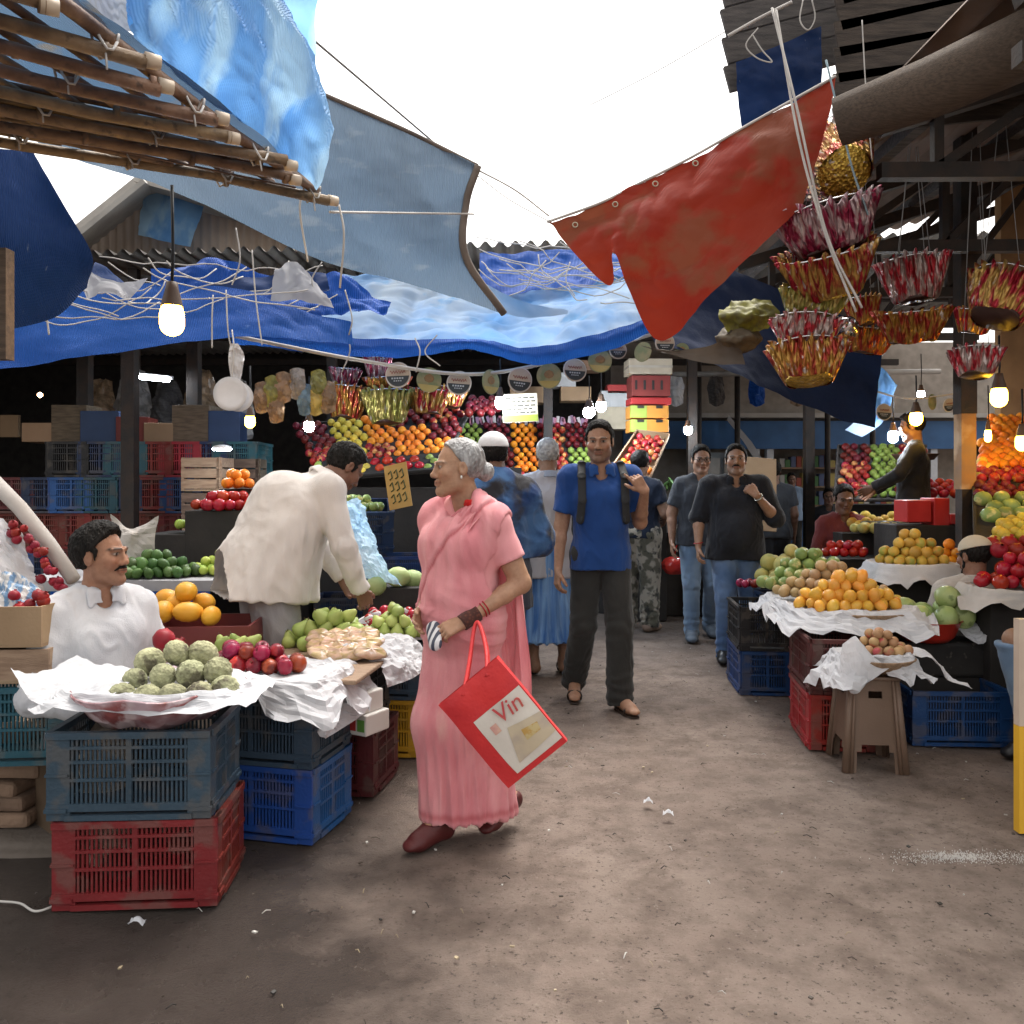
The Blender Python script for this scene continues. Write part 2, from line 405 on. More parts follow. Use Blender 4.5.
        if s.belly: S.ell(J['waist']*.6+J['hipC']*.4+s.fh*s.belly,(.13*w+o+s.belly*.4,.12*w+o+s.belly*.3,.15*w+o),k=.06)
        S.cone(J['chest'],J['hipC'],.10*w+o,.10*w+o,k)
    def neckp(s,S,o):
        J=s.J; S.cone(J['neck']-s.fs*.0-nrm(J['head']-J['neck'])*.03,J['head']-s.hz*.055-s.hf*.018,.060+o,.053+o,.035)
    def arms(s,S,o,k=.015,stop=1.0,only=None):
        J=s.J; a_=s.arm
        for sd in (only or 'LR'):
            a,e,w=J['sh'+sd],J['el'+sd],J['wr'+sd]
            if stop<=1: 
                t=a+(e-a)*stop; S.cone(a,t,.051*a_+o,(.051-.014*stop)*a_+o,.03)
            if stop>=1:
                S.cone(a,e,.051*a_+o,.038*a_+o,.03); m=e+(w-e)*.3; S.cone(e,m,.038*a_+o,.038*a_+o,.02); S.cone(m,w,.038*a_+o,.025+o,k)
    def legs(s,S,o,k=.03,stop=1.0):
        J=s.J
        for sd in 'LR':
            h,kn,an=J['hip'+sd],J['kn'+sd],J['an'+sd]
            S.cone(h,kn,.086*s.w+o,.054+o,.04); m=kn+(an-kn)*.3+nrm(np.cross(s.uh,kn-an))*0; 
            S.cone(kn,m,.052+o,.055+o,k); S.cone(m,an,.055+o,.036+o,k)
    def feet(s,S,o):
        J=s.J
        for sd in 'LR':
            an,to=J['an'+sd],J['to'+sd]; d=nrm(to-an); fw=to-an; dn=nrm(np.cross(np.cross(fw,A3(0,0,-1)) if abs(d[2])<.95 else s.uh,fw)); 
            if dn[2]>0: dn=-dn
            up=-dn
            heel=an+dn*.045-nrm(to-an)*.03; ball=an+(to-an)*.72+dn*.01
            S.cone(an,heel,.037+o,.032+o,.02); S.cone(an,ball,.036+o,.028+o,.03,flat=None); S.cone(heel,ball,.03+o,.03+o,.03)
            S.cone(ball,to,.036+o,.022+o,.02,flat=(up,1.5))
            lat=nrm(np.cross(fw,up)); S.cone(ball+lat*.015,to+lat*.02,.024+o,.014+o,.012,flat=(up,1.3)); S.cone(ball-lat*.015,to-lat*.018,.024+o,.015+o,.012,flat=(up,1.3))
    def headp(s,S):
        c=s.J['head']; B=[s.hx,s.hf,s.hz]
        def p(x,f,z): return c+s.hx*x+s.hf*f+s.hz*z
        S.ell(p(0,-.02,.03),(.076,.097,.088),B=B,k=.02); S.ell(p(0,.022,-.02),(.068,.068,.078),B=B,k=.02)
        S.cone(p(.038,.012,-.07),p(.014,.064,-.098),.03,.021,.03); S.cone(p(-.038,.012,-.07),p(-.014,.064,-.098),.03,.021,.03); S.ell(p(0,.075,-.1),(.02,.016,.016),B=B,k=.02)
        for g in (1,-1):
            S.ell(p(.043*g,.062,-.022),(.022,.022,.02),B=B,k=.025); 
            S.ell(p(.031*g,.103,.004),(.019,.018,.014),B=B,k=.014,sub=True)
            S.ell(p(.031*g,.073,.006),(.0135,.0135,.0125),B=B,k=.003)
            S.cone(p(.015*g,.090 if s.fem else .092,.023),p(.048*g,.072 if s.fem else .078,.024),.006 if s.fem else .0085,.005 if s.fem else .007,.014)
            S.ell(p(.0125*g,.092,-.035),(.009,.011,.008),B=B,k=.008)
            S.ell(p(.077*g,-.008,-.004),(.010,.02,.033),B=B,k=.006); S.ell(p(.088*g,-.002,.0),(.008,.009,.017),B=B,k=.006,sub=True)
        S.cone(p(0,.086,.014),p(0,.101,-.026),.0075,.0115,.014); S.ell(p(0,.105,-.030),(.0115,.0105,.0105),B=B,k=.008)
        S.cone(p(-.018,.089,-.057),p(.018,.089,-.057),.0065,.0065,.010); S.cone(p(-.015,.089,-.068),p(.015,.089,-.068),.0075,.0075,.010)
        S.cone(p(-.02,.1,-.0618),p(.02,.1,-.0618),.0022,.0022,.004,sub=True)
    def handp(s,S,sd,o=0):
        h=s.hands.get(sd,{}); w=s.J['wr'+sd]; e=s.J['el'+sd]; d=nrm(h.get('dir',w-e)); 
        pn=np.array(h.get('palm',(-1 if sd=='L' else 1,0,0)),float); pn=nrm(pn-d*(pn@d)); th=np.array(h.get('thumb',(0,-1,0)),float); th=th-d*(th@d)-pn*(th@pn); th=nrm(th)
        sz=h.get('size',1.0)*(.92 if s.fem else 1); curl=h.get('curl',.35); curls=curl if hasattr(curl,'__len__') else [curl]*4; tc=h.get('tcurl',.4)
        L=[.070,.078,.073,.056]
        for i in range(4):
            off=(1.5-i)*.0195*sz; kn=w+d*(.088-.004*abs(i-1))*sz+th*off; S.cone(w+th*off*.55+d*.005,kn,.016*sz+o,.0115*sz+o,.012,flat=(pn,1.15))
            dd=nrm(d+th*(1.5-i)*.07); q=kn
            ax=np.cross(dd,pn)
            for j,(fr,rr) in enumerate(((.45,.0095),(.3,.0087),(.25,.0078))):
                dd=rot_axis(dd,ax,curls[i]*(.8,1.1,.8)[j]); q2=q+dd*L[i]*fr*sz; S.cone(q,q2,rr*sz+o,(rr-.0008)*sz+o,.004); q=q2
        a=w+d*.022*sz+th*.014*sz; b=a+nrm(d*.75+th*.75+pn*.25)*.042*sz; S.cone(a,b,.017*sz+o,.013*sz+o,.012)
        dd=nrm(d*.9+th*.45+pn*tc); c_=b+dd*.032*sz; S.cone(b,c_,.0115*sz+o,.0105*sz+o,.006); dd=nrm(dd+pn*tc*.6-th*.2); S.cone(c_,c_+dd*.025*sz,.0105*sz+o,.0085*sz+o,.004)
    # garments -------------------------------------------------
    def new(s,step=None,fine=()): return SDF(s.lo,s.hi,step or s.res,fine)
    def part(s,S,name,m,amp=.005,sc_=(16,16,7),rel=1,disp=None,label=None,colf=None,sd=0):
        def dd(v):
            if amp:
                q=v*np.array(sc_); wq=q+np.stack([fbm(q*.35+7,2),fbm(q*.35+3,2),fbm(q*.35+11,2)],1)*1.6
                r=amp*(fbm(q*.6+sd*3.1,2)*.5+ridge(wq*.75+4+sd,2)*1.0)
            else: r=np.zeros(len(v))
            if disp is not None: r=r+disp(v)
            return r
        o=sdfmesh(S,name,m,dd,colf,parent=s.root,rel=rel)
        if label: o['label']=label
        return o
    def shirt(s,m,o=.016,sleeve='short',hem=.84,name='shirt',flare=.004,vneck=.05,amp=.009,collar=None,k=.05,cuff=.014,tail=0,sc_=(15,15,7),extra=None,stop=None):
        S=s.new(); J=s.J; s.torso(S,o,k)
        axis=nrm(J['hipC']-J['waist'])
        if tail is None: tail=0
        elif not tail and s.J['knL'][2]<.55*1: tail=(0,0,-.15)
        if tail:
            for sg in (1,-1):
                S.cone(J['hipC']+s.uh*sg*.065*s.w,J['hipC']+s.uh*sg*(.075+flare)*s.w+A3(*tail),.112*s.w+o,.115*s.w+o+flare,.05)
        if sleeve:
            for sd in 'LR':
                a,e,w=J['sh'+sd],J['el'+sd],J['wr'+sd]
                if sleeve=='short':
                    t=stop or .66; q=a+(e-a)*t; d=nrm(e-a); S.cone(a,q+d*.05,.05*s.arm+o*.85,.05*s.arm+o*.8+cuff,.03,clip=[(q,d)])
                elif sleeve=='cap':
                    q=a+(e-a)*.4; d=nrm(e-a); S.cone(a,q+d*.05,.05+o,.045+o+cuff,.03,clip=[(q,d)])
                elif sleeve=='long':
                    S.cone(a,e,.052*s.arm+o*.7,.043*s.arm+o*.7,.03); d=nrm(w-e); q=w-d*.01; S.cone(e,w+d*.03,.043*s.arm+o*.7,.030+o*.7,.02,clip=[(q,d)])
                elif sleeve=='roll':
                    S.cone(a,e,.056*s.arm+o,.045*s.arm+o,.03); d=nrm(w-e); q=e+(w-e)*.12; S.cone(e,q+d*.05,.047*s.arm+o,.045*s.arm+o,.02,clip=[(q,d)]); S.cone(q-d*.03,q,.05*s.arm+o,.05*s.arm+o,.008,clip=[(q,d),(q-d*.035,-d)])
        if extra: extra(S)
        if isinstance(hem,tuple): hp,hn=hem; S.plane(A3(*hp),nrm(hn))
        elif hem: S.plane(A3(0,0,hem),(0,0,-1))
        if vneck:
            c=J['neck']+s.fs*.075+A3(0,0,-.015); S.ell(c,(.042,.06,vneck),k=.008,sub=True); S.cone(c,c+A3(0,0,-vneck*1.3)+s.fs*.03,.035,.008,.006,sub=True)
        n=J['neck']; S.cone(n+A3(0,0,.02),n+A3(0,0,.1),.064,.07,.008,sub=True)
        g=s.part(S,name,m,amp,sc_,sd=hash(name)%5)
        if collar:
            S=s.new(.005); up=nrm(J['head']-J['neck']); 
            lo=n-up*.012; S.cone(lo,n+up*.045,.08,.068,.006,hollow=.006,clip=[(n+up*.038,up),(lo,-up)])
            for sg in (1,-1):
                a=n+s.us*sg*.05+s.fs*.06+up*.01; S.cone(a,a+s.fs*.022-up*.045+s.us*sg*.016,.030,.014,.014,flat=(nrm(s.fs+up*.6),2.4))
            S.cone(n+s.fs*.07-up*.02,n+s.fs*.1+up*.05,.02,.034,.008,sub=True)
            s.part(S,'collar',collar,.001)
        return g
    def trousers(s,m,o=.014,flare=.0,name='trousers',hem=.045,top=1.02,amp=.006,taper=0,sc_=(13,13,8)):
        S=s.new(); J=s.J
        for sg,sd in ((1,'L'),(-1,'R')):
            h,kn,an=J['hip'+sd],J['kn'+sd],J['an'+sd]
            S.cone(J['hipC']+s.uh*sg*.06*s.w,h,.108*s.w+o,.098*s.w+o,.04); S.cone(h,kn,.094*s.w+o,.062+o+flare*.5,.03); d=nrm(an-kn); e=an+d*hem
            S.cone(kn,e+d*.04,.062+o+flare*.5,.046+o+flare,.02,clip=[(e,d)])
        S.cone(J['waist'],J['hipC'],.098*s.w+o*.4,.108*s.w+o*.4,.04)
        S.plane(J['waist']+A3(0,0,top-1.08),nrm(J['waist']-J['hipC']))
        def dsp(v):  # stacking folds near hem
            r=np.zeros(len(v))
            for sd in 'LR':
                an=J['an'+sd]; dd=np.linalg.norm(v-an,axis=1); r+=np.exp(-(dd/.16)**2)*.006*np.sin(v[:,2]*95+noise3(v*9)*4)
                kn=J['kn'+sd]; dd=np.linalg.norm(v-kn,axis=1); r+=np.exp(-(dd/.12)**2)*.004*np.sin(v[:,2]*70+noise3(v*8)*5)
            return r
        return s.part(S,name,m,amp,sc_,disp=dsp)
    def shoes(s,m,o=.008,sole=None,name='shoe'):
        J=s.J
        for sd in 'LR':
            an,to=J['an'+sd],J['to'+sd]; lo=np.minimum(an,to)-.12; hi=np.maximum(an,to)+.12
            S=SDF(lo,hi,.006); 
            JJ=s.J; oth={'L':'R','R':'L'}[sd]; sv={k:JJ[k+oth] for k in ('an','to')}; JJ['an'+oth]=an;JJ['to'+oth]=to; s.feet(S,o); JJ['an'+oth]=sv['an']; JJ['to'+oth]=sv['to']
            S.plane(an+A3(0,0,.012),(0,0,1))
            zb=min(an[2]-.078,to[2]-.026)
            if abs((an[2]-.085)-(to[2]-.03))<.02: S.plane(A3(0,0,zb),(0,0,-1))
            s.part(S,name,m,0,rel=1)
    def sandals(s,m,strap=None,pts=(.35,.75)):
        J=s.J
        for sd in 'LR':
            an,to=J['an'+sd],J['to'+sd]; fw=nrm(to-an-A3(0,0,(to-an)[2])*(0)); 
            heel=an+A3(0,0,-.078)-nrm(A3(*(to-an)[:2],0))*.035; tip=to+A3(0,0,-.03)+nrm(A3(*(to-an)[:2],0))*.012
            lo=np.minimum(an,to)-.14; hi=np.maximum(an,to)+.14
            S=SDF(lo,hi,.005); up=nrm(np.cross(np.cross(tip-heel,A3(0,0,1)),tip-heel)); mid=heel+(tip-heel)*.65
            S.cone(heel+nrm(tip-heel)*.03,mid,.035,.043,.02,flat=(up,4.5)); S.cone(mid,tip-nrm(tip-heel)*.03,.043,.036,.02,flat=(up,4.5))
            lat=nrm(np.cross(tip-heel,up))
            for t,r in ((.28,.05),(.72,.045)):
                c=heel+(tip-heel)*t+up*(.045 if t<.5 else .018); d=nrm(tip-heel); 
                S.cone(c-d*.011,c+d*.011,r,r-.002,.004,hollow=.0035,clip=[(c+d*.011,d),(c-d*.011,-d),(c-up*(.05 if t<.5 else .02),-up)])
            s.part(S,'sandal',m,0,rel=0)
    def hair(s,m,style='short',o=.010,amp=.0065,recede=0,name='hair',sc_=(75,75,45),bald=False):
        c=s.J['head']; B=[s.hx,s.hf,s.hz]
        def p(x,f,z): return c+s.hx*x+s.hf*f+s.hz*z
        S=SDF(c-.2,c+.2,max(.0035,s.hres)); r=(.076+o,.097+o,.088+o)
        n1=nrm(s.hf*1-s.hz*.55); n2=nrm(s.hf*.8-s.hz*.75)
        if style=='cap':
            pass
        S.ell(p(0,-.02,.032),r,B=B,k=.006,clip=[(p(0,.053-recede,.088),nrm(s.hf-s.hz*.6)),(p(0,.02,-.012),nrm(s.hf*.75-s.hz)),(p(0,0,-.07),-s.hz)])
        if style=='top': S.ell(p(0,.0,.078+o),(.064,.075,.036+o),B=B,k=.015,clip=[(p(0,.062,.1),nrm(s.hf-s.hz*.5))])
        if style=='bun':
            S.ell(p(0,-.125,-.02),(.042,.04,.042),B=B,k=.01)
        for g in (1,-1): # sideburn
            if not recede: S.cone(p(.074*g,.022,.02),p(.074*g,.018,-.012),.010,.006,.008)
            S.ell(p(.085*g,0,-.006),(.018,.018,.026),B=B,k=.004,sub=True)
        o_=s.part(S,name,m,amp,sc_,rel=1); return o_
    def beard(s,m,full=True,mo=True,name='moustache'):
        c=s.J['head']; B=[s.hx,s.hf,s.hz]
        def p(x,f,z): return c+s.hx*x+s.hf*f+s.hz*z
        S=SDF(c-.14,c+.14,.003)
        if mo:
            for g in (1,-1): S.cone(p(.002*g,.094,-.0475),p(.018*g,.089,-.051),.0075,.0065,.004); S.cone(p(.018*g,.089,-.051),p(.031*g,.076,-.06),.0065,.0035,.004)
        if full:
            S.cone(p(0,.07,-.105),p(0,.06,-.125),.026,.018,.01)
            for g in (1,-1): S.cone(p(.015*g,.07,-.1),p(.06*g,.02,-.06),.022,.014,.01); S.cone(p(.06*g,.02,-.06),p(.07*g,.01,-.01),.014,.008,.01)
        s.part(S,name,m,.0015,(90,90,60),rel=0)
    def skullcap(s,m,h=.075,name='skullcap',tilt=.0):
        c=s.J['head']; B=[s.hx,s.hf,s.hz]
        def p(x,f,z): return c+s.hx*x+s.hf*f+s.hz*z
        S=SDF(c-.2,c+.2,.004); n=nrm(-s.hz+s.hf*tilt)
        S.ell(p(0,-.022,.045),(.089,.108,.088),B=B,k=.004,clip=[(p(0,-.02,.045),n)])
        s.part(S,name,m,.001,(20,20,20))
    def tubes(s,lst,name,m,k=.006,step=.005,amp=0,label=None,clip=None,flatn=None):
        """lst: (a,b,r1,r2[,flat])"""
        ps=np.array([q for t in lst for q in (t[0],t[1])]); S=SDF(ps.min(0)-.16,ps.max(0)+.16,step)
        for t in lst: S.cone(t[0],t[1],t[2],t[3],k,flat=t[4] if len(t)>4 else None)
        if clip:
            for pl,n in clip: S.plane(pl,n)
        return s.part(S,name,m,amp,label=label)
# ================= PEOPLE =================
def cloth(name,c,c2=None,**k):
    k.setdefault('rough',.85); k.setdefault('bump',.35); k.setdefault('bscale',240); k.setdefault('scale',5); k.setdefault('spec',.15); k.setdefault('sheen',.15)
    return mat(name,c,c2,**k)
W1=cloth('cotton_white',(.62,.63,.66),(.54,.55,.59)); W2=cloth('cotton_cream',(.48,.45,.42),(.40,.37,.34)); GREYW=cloth('cotton_grey_white',(.44,.44,.48),(.38,.38,.42))
POLO=cloth('polo_blue',(.016,.06,.22),(.012,.045,.17),bscale=500); POLOC=cloth('polo_collar',(.020,.072,.25),(.016,.06,.21))
DKT=cloth('charcoal_cloth',(.035,.035,.033),(.025,.025,.024)); BLK=cloth('black_cloth',(.014,.015,.019),(.022,.024,.03)); NAVY=cloth('navy_cloth',(.012,.018,.035)); GRT=cloth('grey_knit',(.045,.05,.06))
JEAN=cloth('denim',(.06,.12,.25),(.16,.24,.38),scale=4,edge=.7,bscale=400); JEAN2=cloth('denim_pale',(.13,.2,.3),(.2,.28,.38),scale=4)
CAMO=cloth('camouflage',(.10,.095,.07),(.30,.27,.22),scale=9,edge=.12,detail=2,c3=(.04,.04,.035),s3=13,th=.55)
LEATH=mat('leather_brown',(.03,.018,.012),rough=.5,bump=.3,bscale=80); RED_SH=mat('maroon_shoe',(.09,.015,.015),rough=.5,bump=.2,bscale=90); BLKSH=mat('black_shoe',(.012,.012,.014),rough=.4)
HBLK=mat('hair_black',(.004,.0035,.003),(.012,.010,.009),scale=60,stretch=(1,1,.15),rough=.6,bump=.8,bscale=120,spec=.18)
HGRY=mat('hair_grey',(.42,.42,.42),(.16,.15,.15),scale=45,stretch=(1,1,.3),edge=.6,rough=.5,bump=.6,bscale=120)
HWHT=mat('hair_white',(.55,.54,.52),(.3,.3,.3),scale=45,rough=.6,bump=.6,bscale=120)
PINK=cloth('sari_pink',(.80,.36,.38),(.68,.24,.27),scale=9,stretch=(1,1,.3),transl=.12,bscale=380,rough=.7,c3=(.78,.46,.42),s3=3.2,th=.62); PINKL=cloth('blouse_pink',(.80,.38,.40),(.72,.31,.33),bscale=380)  # PINK: cream patches paint the silk's sheen into the colour
def gsk(v): return v
# --- the woman in the pink sari
def woman():
    h=Human('grey-haired elderly woman in a long pink sari with a shopping bag on her arm',(-.19,3.38,0),-42,H=1.575,fem=True,
      pose=dict(shL=(.155,.03,1.345),elL=(.235,.10,1.10),wrL=(.135,-.135,.955),shR=(-.16,-.01,1.35),elR=(-.20,.03,1.12),wrR=(-.10,-.15,.98),chest=(0,0,1.25),waist=(0,-.01,1.07),
       head=(-.01,-.035,1.585),neck=(0,.02,1.43),knR=(-.06,-.09,.5),anR=(-.035,-.13,.085),toR=(-.05,-.265,.03),knL=(.07,.02,.5),anL=(.06,.20,.13),toL=(.07,.06,.04)),
      skin=(.42,.245,.155),head=(-30,2,0),w=.92,res=.0075,hres=.003,age=1.0,brow=(.22,.15,.11),belly=.03,arm=1.0,
      hands=dict(L=dict(dir=(-.50,-.72,-.35),palm=(-.5,.4,-.6),thumb=(-.2,-.3,.9),curl=(.55,.6,.65,.7),tcurl=.5)))
    h.hair(HGRY,'bun',o=.009,recede=.012,amp=.004)
    # blouse
    h.shirt(PINKL,o=.012,sleeve='short',hem=1.0,name='blouse',vneck=.06,amp=.003,cuff=.008,stop=.62)
    # sari: skirt + drape over the torso
    S=h.new(.0065); J=h.J; f=h.fs
    H0=J['hipC']
    for sg in (1,-1):
        S.cone(J['waist']+h.uh*sg*.045,H0+h.uh*sg*.055,.105,.120,.05)
        S.cone(H0+h.uh*sg*.055,J['kn'+('L' if sg>0 else 'R')]+A3(0,0,0),.120,.100,.07)
    S.cone(J['knR'],A3(-.035,-.08,.05),.10,.095,.07); S.cone(J['knL']+A3(0,.02,0),A3(.06,.10,.05),.10,.115,.08); S.cone(A3(0,-.03,.5),A3(0.02,0,.05),.11,.125,.07)
    S.cone(J['waist'],H0+A3(0,-.035,0),.11,.12,.06)
    h.torso(S,.026,.05)
    S.cone(J['chest']+f*.05,H0+f*.055,.11,.11,.07)
    # cut: sari leaves the wearer's left side flank/arm open and runs over left shoulder
    n=nrm(A3(1,.25,.42))
    def dsp(v):
        z=v[:,2]; r=np.zeros(len(v)); th=np.arctan2(v[:,1]+.0,v[:,0])
        low=np.clip((.95-z)/.9,0,1)
        w=noise3(np.stack([v[:,0]*3,v[:,1]*3,z*1.2],1))
        q=np.stack([th*2.6+w*.9+z*.5,z*.55+th*.15,th*0+3.3],1); r+=low*.020*ridge(q,3)+low*.006*np.sin(th*27+w*9+z*4)*np.clip(.4+noise3(v*3+4),0,1)
        r+=low*.010*(1-2*np.abs(noise3(np.stack([th*5.5-z*1.2,z*.8,th*0+8],1))))
        # diagonal folds on the bodice
        up=np.clip((z-.9)/.15,0,1); dg=v[:,0]*.8+z*.5-v[:,1]*.2
        r+=up*.011*ridge(np.stack([v[:,0]*9+z*3+w,z*2.2-v[:,0]*2,v[:,1]*3],1),3)+up*.0025*np.sin(v[:,0]*120+z*20+w*9)
        s_=z-(1.39-(.12-v[:,0])*1.5); r+=.009*np.clip(.5+s_/.012,0,1)*(v[:,1]<.02)*(z>.86); s2=z-(.98+v[:,0]*.9); r+=.007*np.clip(.5-s2/.012,0,1)*(v[:,1]<.02)*up*0+.007*np.clip(.5+s2/.012,0,1)*(z<1.0)*(v[:,1]<.03)
        mid=np.exp(-((z-.93)/.13)**2); r+=mid*.014*ridge(np.stack([v[:,0]*2.5,v[:,1]*2.5,z*12+v[:,0]*3],1),2)
        return r
    S.plane(A3(0,0,.105),(0,0,-1))
    S.ell(J['neck']+f*.065+A3(-.02,0,.015),(.085,.1,.085),k=.02,sub=True)
    S.cone(J['neck'],J['neck']+A3(0,0,.12),.066,.07,.008,sub=True)
    # open flank below left arm, free left arm
    S.cone(J['shL']+A3(.05,.03,-.02),J['elL']+A3(.02,.03,-.02),.068,.07,.012,sub=True)
    S.ell(A3(.17,.05,1.14),(.06,.09,.10),k=.02,sub=True)
    def scol(v):
        z=v[:,2]; c=np.ones((len(v),3)); s_=z-(1.39-(.12-v[:,0])*1.5); m=(np.exp(-((s_+.012)/.010)**2)*(v[:,1]<.02)*(z>.88)+np.exp(-((z-.135)/.016)**2)*.8)[:,None]; m=np.clip(m,0,1)
        return c*(1-m)+np.array([.72,.42,.45])*m
    PINKS=cloth('sari_pink_bordered',(.80,.36,.38),(.68,.24,.27),scale=9,stretch=(1,1,.3),transl=.12,bscale=380,rough=.7,c3=(.82,.52,.47),s3=3.2,th=.60,attr='Col')  # paler cream patches are sheen put into the sari colour
    h.part(S,'sari',PINKS,.003,(9,9,5),disp=dsp,rel=1,colf=scol)
    # pallu hanging behind from the left shoulder
    sh=J['shL']; ctrl=[]
    for i,(x,y,z,w) in enumerate([(.02,-.135,1.15,.09),(.04,-.125,1.28,.085),(.075,-.06,1.405,.075),(.09,.03,1.44,.07),(.095,.12,1.35,.08),(.11,.16,1.15,.09),(.13,.17,.92,.10),(.14,.17,.72,.105),(.145,.16,.50,.11)]):
        row=[]
        for t in np.linspace(-1,1,7):
            bend=.02*math.cos(t*math.pi*1.5+i)*min(1,i/4)
            dx=w*t; row.append(V((x+dx*.9,y+(-.35 if i>3 else .2)*dx*(.4)+bend,z-(abs(t)**2*.03 if 1<i<4 else 0))))
        ctrl.append(row)
    A=catmull(ctrl,70,50); nn=gnormal(A); u=np.linspace(-1,1,50)[None,:]; vv=np.linspace(0,1,70)[:,None]
    A=A+nn*((.011*np.sin(u*17+vv*3)+.004*np.sin(u*34+vv*5))[:,:,None]); mb=MB(); mb.grid(A); mb.build('sari_drape',PINK,h.root)
    # red rosette pin and ear stud
    rd=mat('red_felt',(.5,.01,.01),rough=.8,bump=.6,bscale=90)
    c=J['shL']*.45+J['neck']*.55+A3(.0,-.06,.035); h.tubes([(c+h.us*.018*math.cos(a)+A3(0,-.3,1)*.016*math.sin(a),c+h.us*.016*math.cos(a)+A3(0,-.35,1)*.014*math.sin(a)+A3(0,-.008,.002),.011,.009) for a in np.linspace(0,6.28,7)[:6]]+[(c,c+A3(0,-.012,.006),.014,.012)],'brooch',rd,step=.003)
    hc=J['head']; e=hc+h.hx*.081-h.hz*.038+h.hf*.002; h.tubes([(e,e+A3(0,0,-.006),.005,.0045)],'ear_stud',mat('pearl',(.75,.74,.7),rough=.2),step=.002)
    # patterned lace sleeve-glove over forearm, bangles, striped purse
    w=J['wrL'];el=J['elL'];d=nrm(w-el)
    h.tubes([(w-d*.075,w+d*.012,.037,.034)],'lace_cuff',cloth('lace_brown',(.14,.05,.035),(.07,.03,.025),scale=70,kind='vor'),step=.004,clip=[(w-d*.07,-d),(w+d*.012,d)])
    for t in (.09,.105): 
        c=w-d*t; mb=MB(); x=nrm(np.cross(d,A3(0,0,1))); y=np.cross(d,x); mb.tube([V(c+(x*math.cos(a)+y*math.sin(a))*.034) for a in np.linspace(0,2*math.pi,25)],.003,6,cap=False); mb.build('bangle',mat('bangle_red',(.4,.02,.03),rough=.25),h.root)
    hd=w+nrm(A3(-.50,-.72,-.35))*.09+A3(-.03,-.02,-.02)
    ST=mat('stripe_purse',(.62,.62,.64),(.05,.06,.09),kind='wave',scale=11,edge=.08,rough=.5)
    h.tubes([(hd+A3(-.03,.02,.02),hd+A3(.015,-.012,-.03),.034,.030,(nrm(A3(.3,-.9,.2)),1.9))],'purse',ST,step=.004)
    h.shoes(RED_SH,o=.001)
    return h
def polo():
    h=Human('man in a royal blue polo shirt walking with a backpack, one hand at its strap',(.56,5.38,0),3,H=1.78,
      pose=dict(elR=(-.235,.03,1.09),wrR=(-.26,-.03,.83),elL=(.25,.04,1.11),wrL=(.235,-.17,1.30),shL=(.19,.01,1.385),shR=(-.19,.01,1.385),
        knR=(-.10,.02,.50),anR=(-.13,.22,.13),toR=(-.15,.06,.035),knL=(.10,-.09,.50),anL=(.10,-.10,.085),toL=(.16,-.26,.03),head=(-.01,-.025,1.60)),
      skin=(.34,.19,.12),head=(-14,7,0),stub=.8,res=.0085,hres=.003,arm=.98,w=.90,
      hands=dict(L=dict(dir=(-.55,-.1,.75),palm=(-.3,.9,0),thumb=(-.7,-.2,-.4),curl=(.15,1.0,1.15,1.2)),R=dict(curl=(.5,.55,.6,.65),palm=(1,0.3,0))))
    h.hair(HBLK,'top',o=.009)
    h.shirt(POLO,o=.015,sleeve='short',hem=.83,amp=.009,collar=POLOC,vneck=.05,stop=.72,cuff=.012)
    h.trousers(DKT,o=.010,flare=.022,hem=.05)
    J=h.J
    h.sandals(LEATH)
    # back pack with straps
    BP=mat('backpack_nylon',(.018,.02,.022),rough=.7,bump=.3,bscale=200); ls=[]
    for sg in (1,-1):
        a=A3(.10*sg,.09,1.40);b=A3(.118*sg,-.02,1.47);c=A3(.128*sg,-.10,1.39);d=A3(.128*sg,-.128,1.25);e=A3(.138*sg,-.105,1.13);f=A3(.150*sg,.05,1.13)
        pts=[a,b,c,d,e,f]; n=[A3(0,.7,.7),A3(0,-.3,1),A3(0,-.9,.4),A3(0,-1,.1),A3(.5*sg,-1,0),A3(sg,0,0)]
        for i in range(5): ls.append((pts[i],pts[i+1],.026,.026,(nrm(n[i]+n[i+1]),3.5)))
    h.tubes(ls,'backpack_strap',BP,k=.012,step=.005)
    h.tubes([(A3(0,.20,1.36),A3(0,.22,1.06),.10,.11),(A3(.05,.2,1.3),A3(.05,.21,1.06),.09,.10),(A3(-.05,.2,1.3),A3(-.05,.21,1.06),.09,.10)],'backpack',BP,k=.05,step=.01,amp=.004)
    return h
